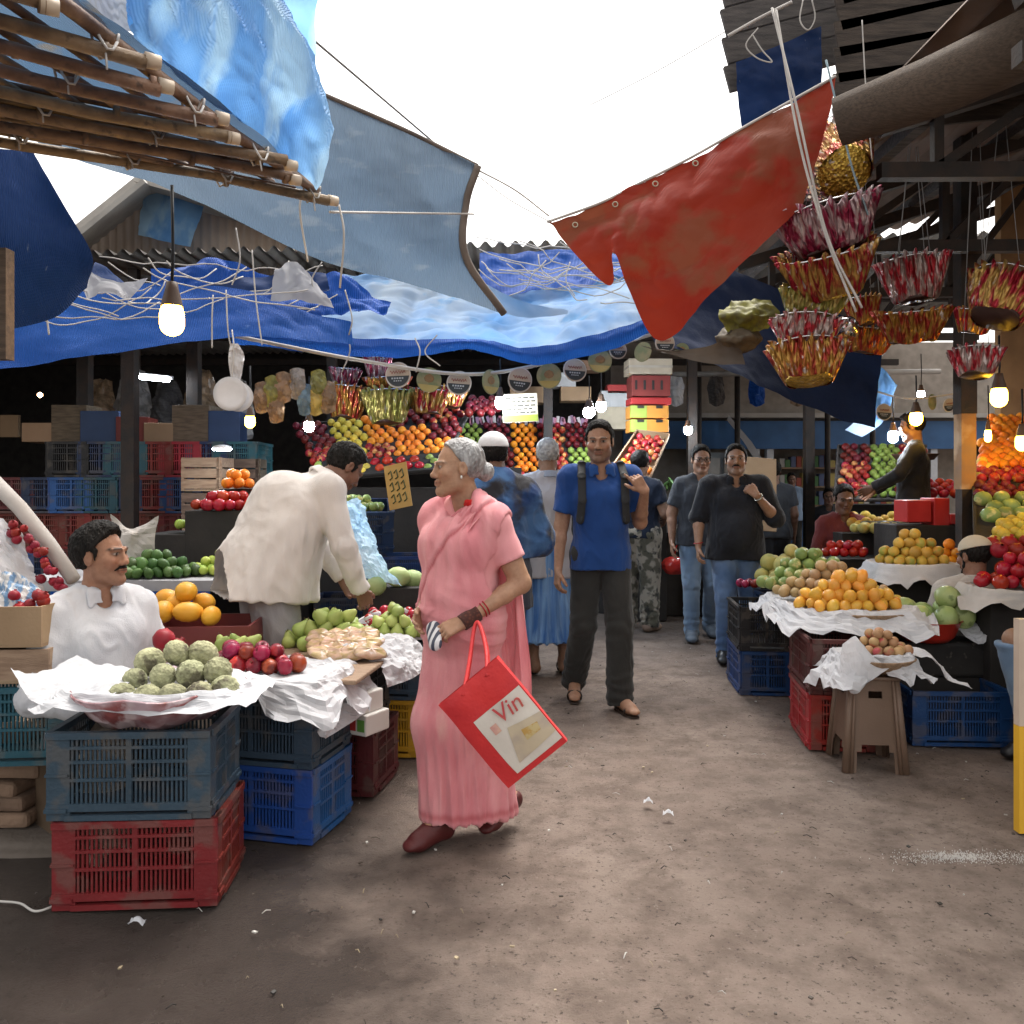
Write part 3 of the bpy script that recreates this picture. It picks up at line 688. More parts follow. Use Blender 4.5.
def blackshirt():
    h=Human('stout moustached man in a black short-sleeved shirt and blue jeans, hand raised to his chin',(1.80,6.85,0),-5,H=1.71,w=1.09,belly=.065,
      pose=dict(shL=(.20,.01,1.385),shR=(-.20,.01,1.385),elR=(-.285,.03,1.13),wrR=(-.30,-.06,.90),elL=(.30,-.06,1.13),wrL=(.13,-.20,1.31),head=(.0,-.03,1.59),
       knR=(-.09,-.10,.50),anR=(-.10,-.10,.085),toR=(-.13,-.25,.03),knL=(.11,.0,.5),anL=(.12,.2,.10),toL=(.15,.05,.03)),
      skin=(.36,.21,.135),head=(-8,-3,0),stub=.5,res=.0095,hres=.0037,arm=1.15,hands=dict(L=dict(dir=(-.6,.25,.6),palm=(-.3,.8,0),thumb=(-.1,0,1),curl=1.1),R=dict(curl=.5)))
    h.hair(HBLK,'top',o=.010); h.beard(HBLK,full=False)
    h.shirt(BLK,o=.022,sleeve='roll',hem=.80,amp=.008,collar=BLK,flare=.01,vneck=.045)
    h.trousers(JEAN,o=.02,hem=.055); h.shoes(BLKSH,o=.01)
    J=h.J; w=J['wrL']; d=nrm(w-J['elL']); c=w-d*.02; x=nrm(np.cross(d,A3(0,0,1))); y=np.cross(d,x)
    mb=MB(); mb.tube([V(c+(x*math.cos(a)+y*math.sin(a))*.034) for a in np.linspace(0,2*math.pi,25)],.006,8,cap=False); mb.build('wristwatch',mat('watch_steel',(.5,.48,.4),rough=.25,metal=.9),h.root)
    w=J['wrR']; c=w+A3(0,0,.03); mb=MB(); mb.tube([V(c+A3(math.cos(a),math.sin(a),.15*math.cos(a))*.034) for a in np.linspace(0,2*math.pi,25)],.004,8,cap=False); mb.build('wristband',mat('red_thread',(.45,.02,.02)),h.root)
    return h
def greytee():
    h=Human('man with glasses in a dark grey T-shirt walking behind the stout man in black',(1.72,7.75,0),-3,H=1.75,
      pose=dict(elR=(-.25,.02,1.11),wrR=(-.26,-.06,.86),knR=(-.09,-.06,.5),anR=(-.09,-.06,.085),toR=(-.11,-.22,.03),knL=(.1,0,.5),anL=(.11,.18,.1),toL=(.13,.03,.03)),
      skin=(.30,.17,.11),head=(3,6,0),res=.0105,hres=.0042,arm=1.1,w=1.05)
    h.hair(HBLK,'top',o=.012)
    h.shirt(GRT,o=.016,sleeve='short',hem=.83,vneck=.02,amp=.009,stop=.75); h.trousers(JEAN2,o=.016); h.shoes(mat('trainer_grey',(.10,.13,.17),rough=.6),o=.01)
    c=h.J['head']; GL=mat('spectacle_black',(.01,.01,.01),rough=.3); mb=MB()
    for g in (1,-1):
        q=c+h.hx*.031*g+h.hf*.105+h.hz*.004; mb.tube([V(q+h.hx*.024*math.cos(a)+h.hz*.016*math.sin(a)) for a in np.linspace(0,2*math.pi,21)],.0022,6,cap=False)
        mb.tube([V(q+h.hx*.024*g),V(c+h.hx*.08*g+h.hf*.0+h.hz*.01)],.0022,6)
    mb.tube([V(c+h.hx*.008+h.hf*.108+h.hz*.008),V(c-h.hx*.008+h.hf*.108+h.hz*.008)],.0022,6); mb.build('spectacles',GL,h.root)
    return h
def lungi(h,m,hem=.25,top=1.0,spread=.03,n=14,name='lungi',amp=.01,bscale=None):
    S=h.new(); J=h.J; H0=J['hipC']
    for sg,sd in ((1,'L'),(-1,'R')):
        S.cone(H0+h.uh*sg*.055,J['kn'+sd]+A3(0,0,-.05),.122,.12,.08); S.cone(J['kn'+sd]+A3(0,0,-.05),J['an'+sd]+A3(0,0,hem-.15),.12,.12+spread,.10)
    S.cone(H0,A3(*( (J['knL']+J['knR'])/2)),.13,.14,.08); S.cone((J['knL']+J['knR'])/2,(J['anL']+J['anR'])/2+A3(0,0,.1),.13,.14+spread,.08); S.cone(J['waist'],H0,.11,.125,.05)
    S.plane(A3(0,0,hem),(0,0,-1)); S.plane(A3(0,0,top),(0,0,1))
    def dsp(v):
        z=v[:,2]; th=np.arctan2(v[:,1]-H0[1],v[:,0]-H0[0]); w=noise3(np.stack([v[:,0]*3,v[:,1]*3,z],1)); low=np.clip((1-z)/.6,.1,1)
        return low*amp*(np.sin(th*n+w*4)+.5*np.sin(th*n*2.3+w*6))
    return h.part(S,name,m,.003,(8,8,4),disp=dsp)
def whiteback():
    h=Human('grey-haired man seen from behind in a long white shirt and a blue striped lungi',(.27,6.35,0),188,H=1.74,skin=(.27,.155,.10),
       pose=dict(elR=(-.24,.0,1.12),wrR=(-.22,-.16,.95),elL=(.24,0,1.12),wrL=(.20,-.17,.96),toL=(.14,-.15,.03),toR=(-.14,-.15,.03)),head=(-12,8,0),res=.0095,hres=.0042,arm=1.1,w=1.05)
    h.hair(HWHT,'short',o=.008)
    h.shirt(GREYW,o=.024,sleeve='long',hem=.70,tail=(0,.0,-.25),flare=.012,amp=.010,sc_=(13,13,4),collar=cloth('collar_blue_grey',(.3,.34,.42)))
    LG=cloth('lungi_blue',(.05,.15,.42),(.20,.36,.62),scale=26,stretch=(1,1,.03),edge=.5,rough=.8); lungi(h,LG,hem=.24)
    h.sandals(LEATH); return h
def capshawl():
    h=Human('man in a white skullcap and a blue shawl standing behind the woman in pink',(-.10,4.75,0),205,H=1.68,skin=(.2,.11,.07),head=(-15,8,0),res=.0095,hres=.0042,
       pose=dict(elR=(-.27,.0,1.13),wrR=(-.18,-.16,1.05),elL=(.27,0,1.13),wrL=(.2,-.15,1.0)),w=1.08,arm=1.15)
    h.hair(HBLK,'short',o=.007); h.skullcap(cloth('cap_white',(.7,.7,.7),(.62,.62,.64)),tilt=.15)
    SH=cloth('shawl_blue',(.012,.04,.13),(.05,.12,.26),scale=5,edge=.25,c3=(.025,.025,.03),s3=4,th=.5)
    def ex(S):
        J=h.J
        for sg,sd in ((1,'L'),(-1,'R')): S.cone(J['sh'+sd],J['el'+sd]+A3(0,0,-.04),.09,.11,.06)
        S.cone(J['neck']+A3(0,.04,-.02),J['chest']+A3(0,.04,0),.11,.14,.08); S.cone(J['shL']+A3(0,.03,0),J['shR']+A3(0,.03,0),.085,.085,.06)
    h.shirt(SH,o=.03,sleeve='long',hem=1.0,name='shawl',amp=.014,extra=ex,vneck=.02,sc_=(9,9,9)); h.shirt(cloth('tunic_dark',(.03,.035,.05)),o=.02,sleeve=None,hem=.72,tail=(0,0,-.22),name='tunic'); h.trousers(BLK,o=.02); h.shoes(BLKSH); return h
def camoman():
    h=Human('man in a navy shirt and camouflage trousers behind the man in blue',(1.23,8.2,0),150,H=1.72,skin=(.27,.155,.10),head=(0,12,0),res=.0105,hres=.0045,
      pose=dict(elR=(-.26,.02,1.12),wrR=(-.18,-.19,1.05),elL=(.26,0,1.12),wrL=(.15,-.2,1.1),anL=(.14,-.05,.085),toL=(.2,-.2,.03),knL=(.13,-.06,.5)),w=1.05,arm=1.1)
    h.hair(HBLK,'top'); h.shirt(NAVY,o=.018,sleeve='short',hem=.88,vneck=.03); h.trousers(CAMO,o=.03,flare=.012,amp=.008); h.shoes(mat('canvas_shoe_tan',(.28,.2,.15),rough=.8),o=.01); return h
def bentvendor():
    h=Human('dark-haired stallholder in a loose cream tunic bending over the fruit with his back turned',(-1.22,4.35,0),122,H=1.74,skin=(.20,.10,.065),head=(4,42,0),res=.0085,hres=.0035,nofeet=False,
      pose=dict(hipC=(0,.04,.93),waist=(0,-.02,1.08),chest=(0,-.13,1.24),neck=(0,-.25,1.39),head=(0,-.375,1.46),shL=(.185,-.22,1.34),shR=(-.185,-.22,1.34),
        elL=(.22,-.30,1.06),wrL=(.15,-.42,.86),elR=(-.25,-.27,1.06),wrR=(-.20,-.38,.84),hipL=(.09,.04,.92),hipR=(-.09,.04,.92)),w=1.08,arm=1.1,
      hands=dict(L=dict(curl=.7),R=dict(curl=.7)))
    h.hair(HBLK,'top',o=.010)
    def ex(S):
        J=h.J; S.cone(J['chest']+A3(0,.08,.03),A3(0,.14,.80),.17,.20,.08); S.cone(J['chest']+A3(0,-.02,-.03),A3(0,.0,.80),.15,.17,.08); S.cone(J['chest']+A3(-.1,.04,0),A3(-.12,.17,.79),.1,.13,.06); S.cone(J['chest']+A3(.1,.04,0),A3(.12,.17,.79),.1,.13,.06); S.cone(A3(0,-.08,1.1),A3(0,-.1,.80),.13,.13,.08)
        S.cone(A3(0,.16,1.0),A3(0,.26,.80),.1,.08,.08)
        for g in (1,-1): S.cone(A3(.11*g,-.04,1.12),A3(.125*g,.02,.79),.12,.125,.06); S.cone(A3(.08*g,0,.95),A3(.10*g,.08,.79),.13,.14,.06)
    def dsp(v): return .012*ridge(np.stack([v[:,0]*7+v[:,1]*4,v[:,1]*7-v[:,0]*2,v[:,2]*1.8],1),3)*np.clip((1.42-v[:,2])/.3,.2,1)+.004*np.sin(v[:,1]*60+v[:,0]*40+v[:,2]*10+noise3(v*4)*6)*np.clip((1.3-v[:,2])/.4,0,1)
    KUR=cloth('tunic_cream',(.68,.635,.60),(.60,.56,.53),rough=.85,transl=.06)
    S=h.new(); h.torso(S,.022,.05); ex(S); J=h.J
    for sd in 'LR':
        e,w=J['el'+sd],J['wr'+sd]; d=nrm(w-e); S.cone(J['sh'+sd],e,.075,.06,.04); S.cone(e,w+d*.02,.06,.048,.02,clip=[(w-d*.0,d)])
    S.plane(A3(0,.0,.80),nrm(A3(0,.12,-1))); n=J['neck']; up=nrm(J['head']-n); S.cone(n+up*.02,n+up*.1,.06,.07,.008,sub=True)
    h.part(S,'tunic',KUR,.007,(11,11,6),disp=dsp)
    S=h.new(.005); S.cone(n-up*.02,n+up*.03,.085,.073,.006,hollow=.007,clip=[(n+up*.028,up),(n-up*.02,-up)]); h.part(S,'collar',KUR,.001)
    h.trousers(cloth('trousers_grey',(.34,.33,.35),(.28,.27,.29)),o=.03,flare=.02,amp=.008); h.shoes(LEATH); return h
def seated(label,loc,yaw,H=1.7,seat=.40,legs='down',**k):
    dz=seat+.09-.93; ps={}
    for n in ('hipC','waist','chest','neck','head','shL','shR','elL','elR','wrL','wrR','hipL','hipR'): x,y,z=STD[n]; ps[n]=(x,y,z+dz)
    kz=seat+.11
    for sg,sd in ((1,'L'),(-1,'R')):
        ps['hip'+sd]=(.09*sg,0,seat+.10); ps['kn'+sd]=(.13*sg,-.42,kz); ps['an'+sd]=(.13*sg,-.40,.085); ps['to'+sd]=(.15*sg,-.56,.03)
        ps['el'+sd]=(.25*sg,-.03,1.12+dz); ps['wr'+sd]=(.14*sg,-.22,1.02+dz)
    ps.update(k.pop('pose',{}) or {}); return Human(label,loc,yaw,H,pose=ps,**k)
def seatvendor():
    h=seated('seated stallholder with black hair in a white collared shirt, behind the custard apples',(-1.66,3.42,0),52,H=1.69,seat=.38,skin=(.33,.17,.105),head=(30,-2,0),res=.008,hres=.003,arm=1.1,stub=.3,
      pose=dict(knR=(-.16,-.36,.42),anR=(-.14,-.36,.085),toR=(-.16,-.50,.03),wrL=(.12,-.26,.58),wrR=(-.12,-.26,.56),elL=(.26,-.06,.60),elR=(-.27,-.05,.60)),hands=dict(L=dict(dir=(0,-1,-.1),palm=(0,0,-1),thumb=(-1,0,0),curl=.4)))
    h.hair(HBLK,'top',o=.014,amp=.006); h.beard(HBLK,full=False)
    h.shirt(W1,o=.020,sleeve='long',hem=.36,amp=.009,collar=W1,vneck=.04,flare=.01); h.trousers(cloth('trousers_cream',(.5,.42,.34),(.42,.35,.28)),o=.02,flare=.01); h.shoes(LEATH)
    mb=MB(); mb.box((0,0,.17),(.36,.32,.34)); o=mb.build('low_stool',mat('stool_wood',(.12,.08,.05),rough=.8),None,(-1.66,3.42,0),(0,0,R(52)),.01); tag(o,'low wooden box seat under the stallholder in white','stool'); return h
def capvendor():
    h=seated('bearded stallholder in a pale skullcap and off-white shirt seated with his back to the street',(2.80,5.15,0),165,H=1.62,seat=.27,skin=(.24,.12,.075),head=(35,10,0),res=.0095,hres=.004,arm=1.1)
    h.hair(HBLK,'short',o=.007); h.beard(HBLK,mo=False); h.skullcap(cloth('cap_cream',(.60,.54,.42),(.5,.44,.34)),tilt=-.1); h.shirt(W2,o=.022,sleeve='long',hem=.26,collar=W2,amp=.008); h.trousers(W2,o=.02); h.shoes(LEATH)
    mb=MB(); mb.box((0,0,.13),(.36,.32,.25)); o=mb.build('low_stool',MATS['stool_wood'],None,(2.80,5.15,0),(0,0,R(165)),.01); tag(o,'low wooden box seat under the man in the pale skullcap','stool'); return h
def jeansit():
    h=seated('person in faded blue jeans sitting with bent knees behind the yellow board',(3.06,4.25,0),-88,H=1.72,seat=.42,skin=(.28,.16,.1),res=.011,hres=.005,pose=dict(knR=(-.13,-.47,.60),anR=(-.10,-.36,.085),toR=(-.12,-.51,.03)))
    h.hair(HBLK,'top'); h.shirt(DKT,o=.018,sleeve='short',hem=.45); h.trousers(JEAN2,o=.022,flare=.01); h.shoes(BLKSH)
    mb=MB(); mb.box((0,0,.19),(.36,.32,.38)); o=mb.build('low_stool',MATS['stool_wood'],None,(3.06,4.25,0),(0,0,R(-88)),.01); tag(o,'low wooden box seat under the person in jeans','stool'); return h
def bgperson(label,loc,yaw,shirt,trou,H=1.68,hair=None,sit=None,head=(0,5,0),pose=None,skin=(.2,.11,.075),sleeve='short',cap=None):
    if sit: h=seated(label,loc,yaw,H,sit,skin=skin,head=head,res=.014,hres=.006,pose=pose)
    else: h=Human(label,loc,yaw,H,skin=skin,head=head,res=.014,hres=.006,pose=pose)
    h.hair(hair or HBLK,'top'); h.shirt(shirt,o=.02,sleeve=sleeve,hem=(sit or .84),vneck=.03); h.trousers(trou,o=.018); h.shoes(BLKSH)
    return h
def background_people():
    bgperson('man in a dark shirt walking away beside the brown cardboard sheet',(2.86,9.3,0),175,cloth('shirt_slate',(.04,.045,.055)),BLK,H=1.66)
    bgperson('stooping man in a light blue shirt beyond the man in glasses',(2.12,10.4,0),40,cloth('shirt_sky',(.14,.36,.5)),DKT,H=1.66,hair=HGRY,pose=dict(neck=(0,-.12,1.41),head=(0,-.2,1.54),chest=(0,-.05,1.25),shL=(.175,-.1,1.37),shR=(-.175,-.1,1.37)))
    bgperson('stallholder in dark clothes reaching over the trays beside the yellow and black pillar',(3.45,7.3,.35),-115,BLK,BLK,H=1.66,head=(0,15,0),sleeve='long',pose=dict(elR=(-.24,-.12,1.16),wrR=(-.16,-.33,1.02),elL=(.24,-.12,1.16),wrL=(.16,-.33,1.05)))
    bgperson('stallholder in a dull red shirt seated low behind the far heap of fruit',(2.88,7.4,0),5,cloth('shirt_brick',(.16,.035,.035)),BLK,sit=.55,head=(-10,15,0),sleeve='long')
    bgperson('person in black seated before the blue shop front',(4.55,12.2,0),-20,BLK,BLK,sit=.5)
    bgperson('person in a pale shirt standing inside the blue shop front',(4.8,14.6,0),-10,cloth('shirt_pale_blue',(.2,.28,.4)),DKT,H=1.6)
    bgperson('dark figure of a trader standing in the unlit left part of the market',(-3.55,8.6,0),30,BLK,DKT,H=1.7,sleeve='long')
PEOPLE=[woman,polo,blackshirt,greytee,whiteback,capshawl,camoman,bentvendor,seatvendor,capvendor,jeansit,background_people]
# ================= MATERIALS OF THE PLACE =================
def tarp(name,c,c2,tr=.45,**k): 
    k.setdefault('scale',1.6); k.setdefault('edge',.6); return mat(name,c,c2,rough=.58,bump=2.2,bscale=7,transl=tr,spec=.22,detail=10,weave=60,**k)
T_SKY=tarp('tarp_sky_blue',(.06,.26,.72),(.30,.56,.87),.62,c3=(.40,.64,.88),s3=3,th=.50,stretch=(1,1,.35))
T_SLATE=tarp('tarp_slate_blue',(.11,.165,.24),(.155,.205,.265),.40,c3=(.17,.22,.28),s3=9,th=.60,stretch=(.4,1,1))
T_ICE=tarp('tarp_ice_blue',(.14,.38,.80),(.58,.70,.84),.5,scale=1.6,c3=(.22,.46,.80),s3=3.0,th=.60,stretch=(1,.35,1))
T_BLUE=tarp('tarp_royal_blue',(.012,.07,.34),(.015,.10,.42),.22,c3=(.10,.2,.5),s3=22,th=.68,stretch=(.4,1,1))
T_DBLUE=tarp('tarp_dark_blue',(.008,.035,.14),(.012,.05,.19),.10,c3=(.22,.27,.36),s3=45,th=.70,stretch=(1,1,.25))
T_NAVY=tarp('tarp_navy',(.006,.014,.05),(.01,.025,.08),.12)
T_RED=tarp('tarp_red',(.34,.022,.008),(.40,.045,.018),.2,c3=(.30,.075,.035),s3=2.6,th=.52,stretch=(1,1,1))
T_WHITE=tarp('tarp_white',(.6,.6,.62),(.5,.5,.52),.4)
T_HEM=mat('hem_brown',(.10,.08,.07),(.16,.13,.11),rough=.8)
ROPEW=mat('rope_white',(.55,.53,.5),(.4,.38,.36),rough=.8); ROPEB=mat('cable_black',(.01,.01,.012),rough=.5); ROPEG=mat('wire_grey',(.25,.25,.25),rough=.6)
BAM=mat('bamboo',(.24,.155,.095),(.13,.08,.05),scale=14,stretch=(1,1,1),rough=.6,bump=.4,bscale=60,c3=(.10,.07,.05),s3=25,th=.6,rnd=.25)
WOOD=mat('wood_weathered',(.17,.12,.085),(.10,.07,.05),scale=9,stretch=(1,6,6),rough=.8,bump=.5,bscale=60,rnd=.25); WOODL=mat('wood_pale',(.36,.26,.17),(.25,.17,.11),scale=9,stretch=(1,6,6),rough=.8,bump=.4,bscale=60,rnd=.15)
WOODG=mat('wood_grey',(.10,.09,.085),(.055,.05,.05),scale=7,stretch=(1,7,7),rough=.85,bump=.6,bscale=50)
CARD=mat('cardboard',(.34,.23,.14),(.28,.185,.11),scale=3,rough=.85,bump=.2,bscale=80,rnd=.12)
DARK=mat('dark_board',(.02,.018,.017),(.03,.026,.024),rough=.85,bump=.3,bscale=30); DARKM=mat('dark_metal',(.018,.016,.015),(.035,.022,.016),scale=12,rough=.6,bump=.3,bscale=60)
PAPER=mat('white_paper',(.66,.66,.68),(.58,.59,.62),scale=3,rough=.7,bump=.3,bscale=30,transl=.2,spec=.2)
PLW=mat('pack_white',(.6,.6,.61),(.5,.5,.52),rough=.45)
def plas(n,c,dirt=(.10,.085,.07)): return mat('crate_'+n,c,tuple(x*.75 for x in c),scale=3,rough=.45,bump=.25,bscale=70,c3=tuple(.5*a+.5*b for a,b in zip(c,dirt)),s3=9,th=.51,spec=.4,rnd=.15)
CR={'slate':plas('slate',(.038,.068,.100)),'maroon':plas('maroon',(.20,.026,.020)),'blue':plas('blue',(.018,.085,.30)),'navy':plas('navy',(.012,.03,.085)),'red':plas('red',(.33,.02,.018)),'yellow':plas('yellow',(.50,.26,.02)),
    'black':plas('black',(.014,.014,.016)),'teal':plas('teal',(.02,.10,.13)),'brownred':plas('brownred',(.10,.02,.018)),'deepblue':plas('deepblue',(.010,.05,.18))}
# ================= SETTING =================
def setting():
    n=170; xs=np.concatenate([[-300,-80,-30],np.linspace(-12,12,n),[30,80,300]]); ys=np.concatenate([[-40,-8],np.linspace(-1,20,n),[40,100,400]])
    X,Y=np.meshgrid(xs,ys,indexing='ij'); q=np.stack([X.ravel(),Y.ravel(),X.ravel()*0],1)
    Z=(.012*fbm(q*1.1,3)+.006*ridge(q*3.2,2)+.003*fbm(q*9,2)).reshape(X.shape)*np.exp(-((np.abs(X)/14)**4))-.008
    mb=MB(); mb.grid(np.stack([X,Y,Z],2))
    m=bpy.data.materials.new('street_dirt'); m.use_nodes=True; nt=m.node_tree; N=nt.nodes; L=nt.links; b=N['Principled BSDF']
    tc=N.new('ShaderNodeTexCoord'); co=tc.outputs['Object']
    def noise(s,d=8,r=.6,st=None):
        t=N.new('ShaderNodeTexNoise'); t.inputs['Scale'].default_value=s; t.inputs['Detail'].default_value=d; t.inputs['Roughness'].default_value=r
        if st:
            mp=N.new('ShaderNodeMapping'); mp.inputs['Scale'].default_value=st; L.new(co,mp.inputs['Vector']); L.new(mp.outputs[0],t.inputs['Vector'])
        else: L.new(co,t.inputs['Vector'])
        return t.outputs['Fac']
    def ramp(x,p0,p1,c0=(0,0,0),c1=(1,1,1)):
        r=N.new('ShaderNodeValToRGB'); e=r.color_ramp.elements; e[0].position=p0; e[1].position=p1; e[0].color=(*c0,1); e[1].color=(*c1,1); L.new(x,r.inputs[0]); return r.outputs[0]
    def mix(f,a,c,bt='MIX'):
        x=N.new('ShaderNodeMix'); x.data_type='RGBA'; x.blend_type=bt
        if hasattr(f,'is_output'): L.new(f,x.inputs[0])
        else: x.inputs[0].default_value=f
        for k,v in ((6,a),(7,c)):
            if hasattr(v,'is_output'): L.new(v,x.inputs[k])
            else: x.inputs[k].default_value=(*v,1)
        return x.outputs[2]
    col=mix(ramp(noise(.9),.35,.65),(.232,.176,.146),(.312,.246,.206))
    col=mix(ramp(noise(5,10,.7),.42,.62),col,(.17,.128,.105)); 
    col=mix(ramp(noise(2.2,12,.75),.60,.72),col,(.095,.068,.055))
    col=mix(ramp(noise(34,7,.75),.61,.70),col,(.33,.27,.23))
    col=mix(ramp(noise(55,6,.7),.58,.66),col,(.07,.052,.042))
    # wet grime along the left stall
    sx=N.new('ShaderNodeSeparateXYZ'); L.new(co,sx.inputs[0])
    def mth(op,a,c):
        x=N.new('ShaderNodeMath'); x.operation=op
        for i,v in enumerate((a,c)):
            if hasattr(v,'is_output'): L.new(v,x.inputs[i])
            else: x.inputs[i].default_value=v
        return x.outputs[0]
    e=mth('ADD',mth('MULTIPLY',sx.outputs[0],-1.0),mth('MULTIPLY',noise(1.6,8,.65),1.6)) # -x + n
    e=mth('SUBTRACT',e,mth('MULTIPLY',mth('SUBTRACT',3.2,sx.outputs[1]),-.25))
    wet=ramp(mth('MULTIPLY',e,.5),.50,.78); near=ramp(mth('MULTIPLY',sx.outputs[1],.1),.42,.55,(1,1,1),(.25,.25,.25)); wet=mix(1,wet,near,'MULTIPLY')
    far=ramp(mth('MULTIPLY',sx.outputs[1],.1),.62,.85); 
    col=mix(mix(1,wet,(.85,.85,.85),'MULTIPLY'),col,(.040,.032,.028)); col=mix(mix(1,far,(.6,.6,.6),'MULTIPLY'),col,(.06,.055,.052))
    # tyre-like rib stains and white powder spill
    L.new(col,b.inputs['Base Color'])
    rr=ramp(mix(.5,wet,noise(4,6)),.2,.75,(.95,.95,.95),(.22,.22,.22)); L.new(rr,b.inputs['Roughness']); b.inputs['Specular IOR Level'].default_value=.30
    bp=N.new('ShaderNodeBump'); bp.inputs['Strength'].default_value=.9; bp.inputs['Distance'].default_value=.018
    hh=mth('ADD',mth('MULTIPLY',noise(14,12,.8),.9),noise(110,5,.75)); hh=mth('ADD',hh,mth('MULTIPLY',noise(3,8,.7),1.4)); L.new(hh,bp.inputs['Height']); L.new(bp.outputs[0],b.inputs['Normal'])
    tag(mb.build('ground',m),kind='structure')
    mb=MB(); A=catmull([[V((-9,3.05,-.01)),V((-2.06,3.2,-.01)),V((-1.98,3.25,-.02))],[V((-9,3.12,.06)),V((-2.08,3.3,.055)),V((-1.96,3.3,-.01))],[V((-9,4.4,.06)),V((-1.98,4.0,.055)),V((-1.88,4.0,-.01))],[V((-9,9,.05)),V((-1.95,9,.05)),V((-1.8,9,-.01))]],60,30); A[:,:,2]+=.006*fbm(A.reshape(-1,3)*5,3).reshape(60,30)
    mb.grid(A); tag(mb.build('pavement',mat('pavement_stone',(.16,.135,.115),(.11,.09,.075),scale=3,rough=.85,bump=.8,bscale=25)),kind='structure')
    # litter
    LT=[('white_scrap',PAPER,'small crumpled white paper scrap on the dirt, largest of the scraps mid-street',(668,818),.022),('white_scrap',PAPER,'thin curled white strip of paper lying on the street beyond the crumpled scrap',(648,806),.02),
        ('white_scrap',PAPER,'white scrap lying in the wet dirt in front of the maroon crate',(137,928),.025),('white_scrap',PAPER,'tiny white scrap on the street beside the red crates on the right',(781,668),.02)]
    for k,(nm,m_,lb,px,s) in enumerate(LT):
        g=G(*px); A=catmull([[V((-s,-s*.6,.01)),V((0,-s*.5,.02)),V((s,-s*.7,.005))],[V((-s,0,.005)),V((0,0,.03)),V((s,0,.01))],[V((-s*.8,s*.5,.02)),V((0,s*.6,.005)),V((s,s*.4,.015))]],9,9)
        A[:,:,2]+=np.abs(noise3(A.reshape(-1,3)*90+k)).reshape(9,9)*.012; mb=MB(); mb.grid(A); o=mb.build(nm,m_,None,g+V((0,0,.006))); tag(o,lb,'litter')
    rope([G(0,905)+V((0,0,.012)),G(20,908)+V((0,0,.015)),G(36,915)+V((0,0,.012)),G(58,908)+V((0,0,.012))],.004,'string',ROPEW,'white plastic string lying on the wet ground by the maroon crate','string')
    tw=[]
    for k in range(520):
        x=RNG.uniform(-1.6,2.6); y=RNG.uniform(1.8,7.5); tw.append((x,y))
    mb=MB(); 
    for k,(x,y) in enumerate(tw):
        a=RNG.uniform(0,6.28); l=RNG.uniform(.004,.022); c_=V((x,y,.004)); d=V((math.cos(a),math.sin(a),0))*l
        if k%3: mb.tube([c_-d,c_+V((0,0,.006)),c_+d*RNG.uniform(.5,1)],RNG.uniform(.0008,.002),5,mi=k%4)
        else: mb.box(c_+V((0,0,.003)),(l*.7,l*.5,.004),Matrix.Rotation(a,3,'Z')@Matrix.Rotation(.2,3,'X'),mi=k%4)
    tag(mb.build('litter_specks',[mat('speck_brown',(.05,.035,.025)),mat('speck_straw',(.35,.28,.18)),mat('speck_dark',(.02,.018,.016)),mat('speck_pale',(.5,.48,.45))]),'scattered straw, stem ends and grit over the dirt street','litter',kind='stuff')
    # white powder smear
    g=G(955,858); mb=MB(); A=[]
    for i in range(20):
        for j in range(8):
            pass
    mb2=MB()
    for k in range(1300):
        r=RNG.normal(size=2)*np.array([.11,.03])*(1 if k%3 else .5); r[0]+=.25*(k%5==0); s=RNG.uniform(.0006,.0018); mb2.box((g.x+r[0],g.y+r[1],.004),(s*1.6,s*1.3,.003),Matrix.Rotation(RNG.uniform(0,3),3,'Z'))
    tag(mb2.build('white_powder',mat('powder_white',(.62,.6,.57),rough=1)),'spill of white powder on the dirt near the yellow board','powder',kind='stuff')
    # buildings, roofs
    def corr(name,a,b,c,d,m,n=60,amp=.03,per=.12,parent=None):
        a,b,c,d=V(a),V(b),V(c),V(d); W=(b-a).length; n=min(700,int(W/per*8)); A=np.zeros((n+1,2,3)); nv=(b-a).cross(d-a).normalized()
        for i in range(n+1):
            t=i/n; o=nv*amp*math.sin(t*W/per*2*math.pi); A[i,0]=a.lerp(b,t)+o; A[i,1]=d.lerp(c,t)+o
        mb=MB(); mb.grid(A); return mb.build(name,m,parent)
    RUST=mat('roof_sheet_brown',(.17,.12,.095),(.10,.07,.055),scale=2,rough=.8,bump=.3,bscale=20); GALV=mat('roof_sheet_grey',(.42,.40,.37),(.30,.28,.26),scale=2.5,rough=.6,bump=.3,bscale=20); 
    r=thing('market_hall','long dark market hall under a low corrugated roof beyond the fruit stalls','market hall',(0,9,0))
    def part(mb_,n,m,bev=0): 
        o=mb_.build(n,m,r,bev=bev); o.location=V((0,-9,0)); return o
    o=corr('roof',(-12,9.0,3.70),(6.8,9.0,4.10),(6.8,18,4.2),(-12,18,4.0),GALV,parent=r,per=.16,amp=.035); o.location=(0,-9,0)
    mb=MB(); mb.bx((-12,17,0),(2.2,17.2,4.2)); mb.bx((-12.2,5,0),(-12,17,4)); part(mb,'back_wall',mat('wall_grimy',(.05,.045,.042),(.03,.028,.027),rough=.9))
    for x in (-9,-6.5,-4.2,-2,.4,2.0,3.3):
        mb=MB(); mb.bx((x-.05,9.4,0),(x+.05,9.5,3.8)); part(mb,'post',DARKM)
    for y in (9.45,12,14.5): mb=MB(); mb.bx((-12,y,3.45),(6.6,y+.08,3.55)); part(mb,'beam',DARKM)
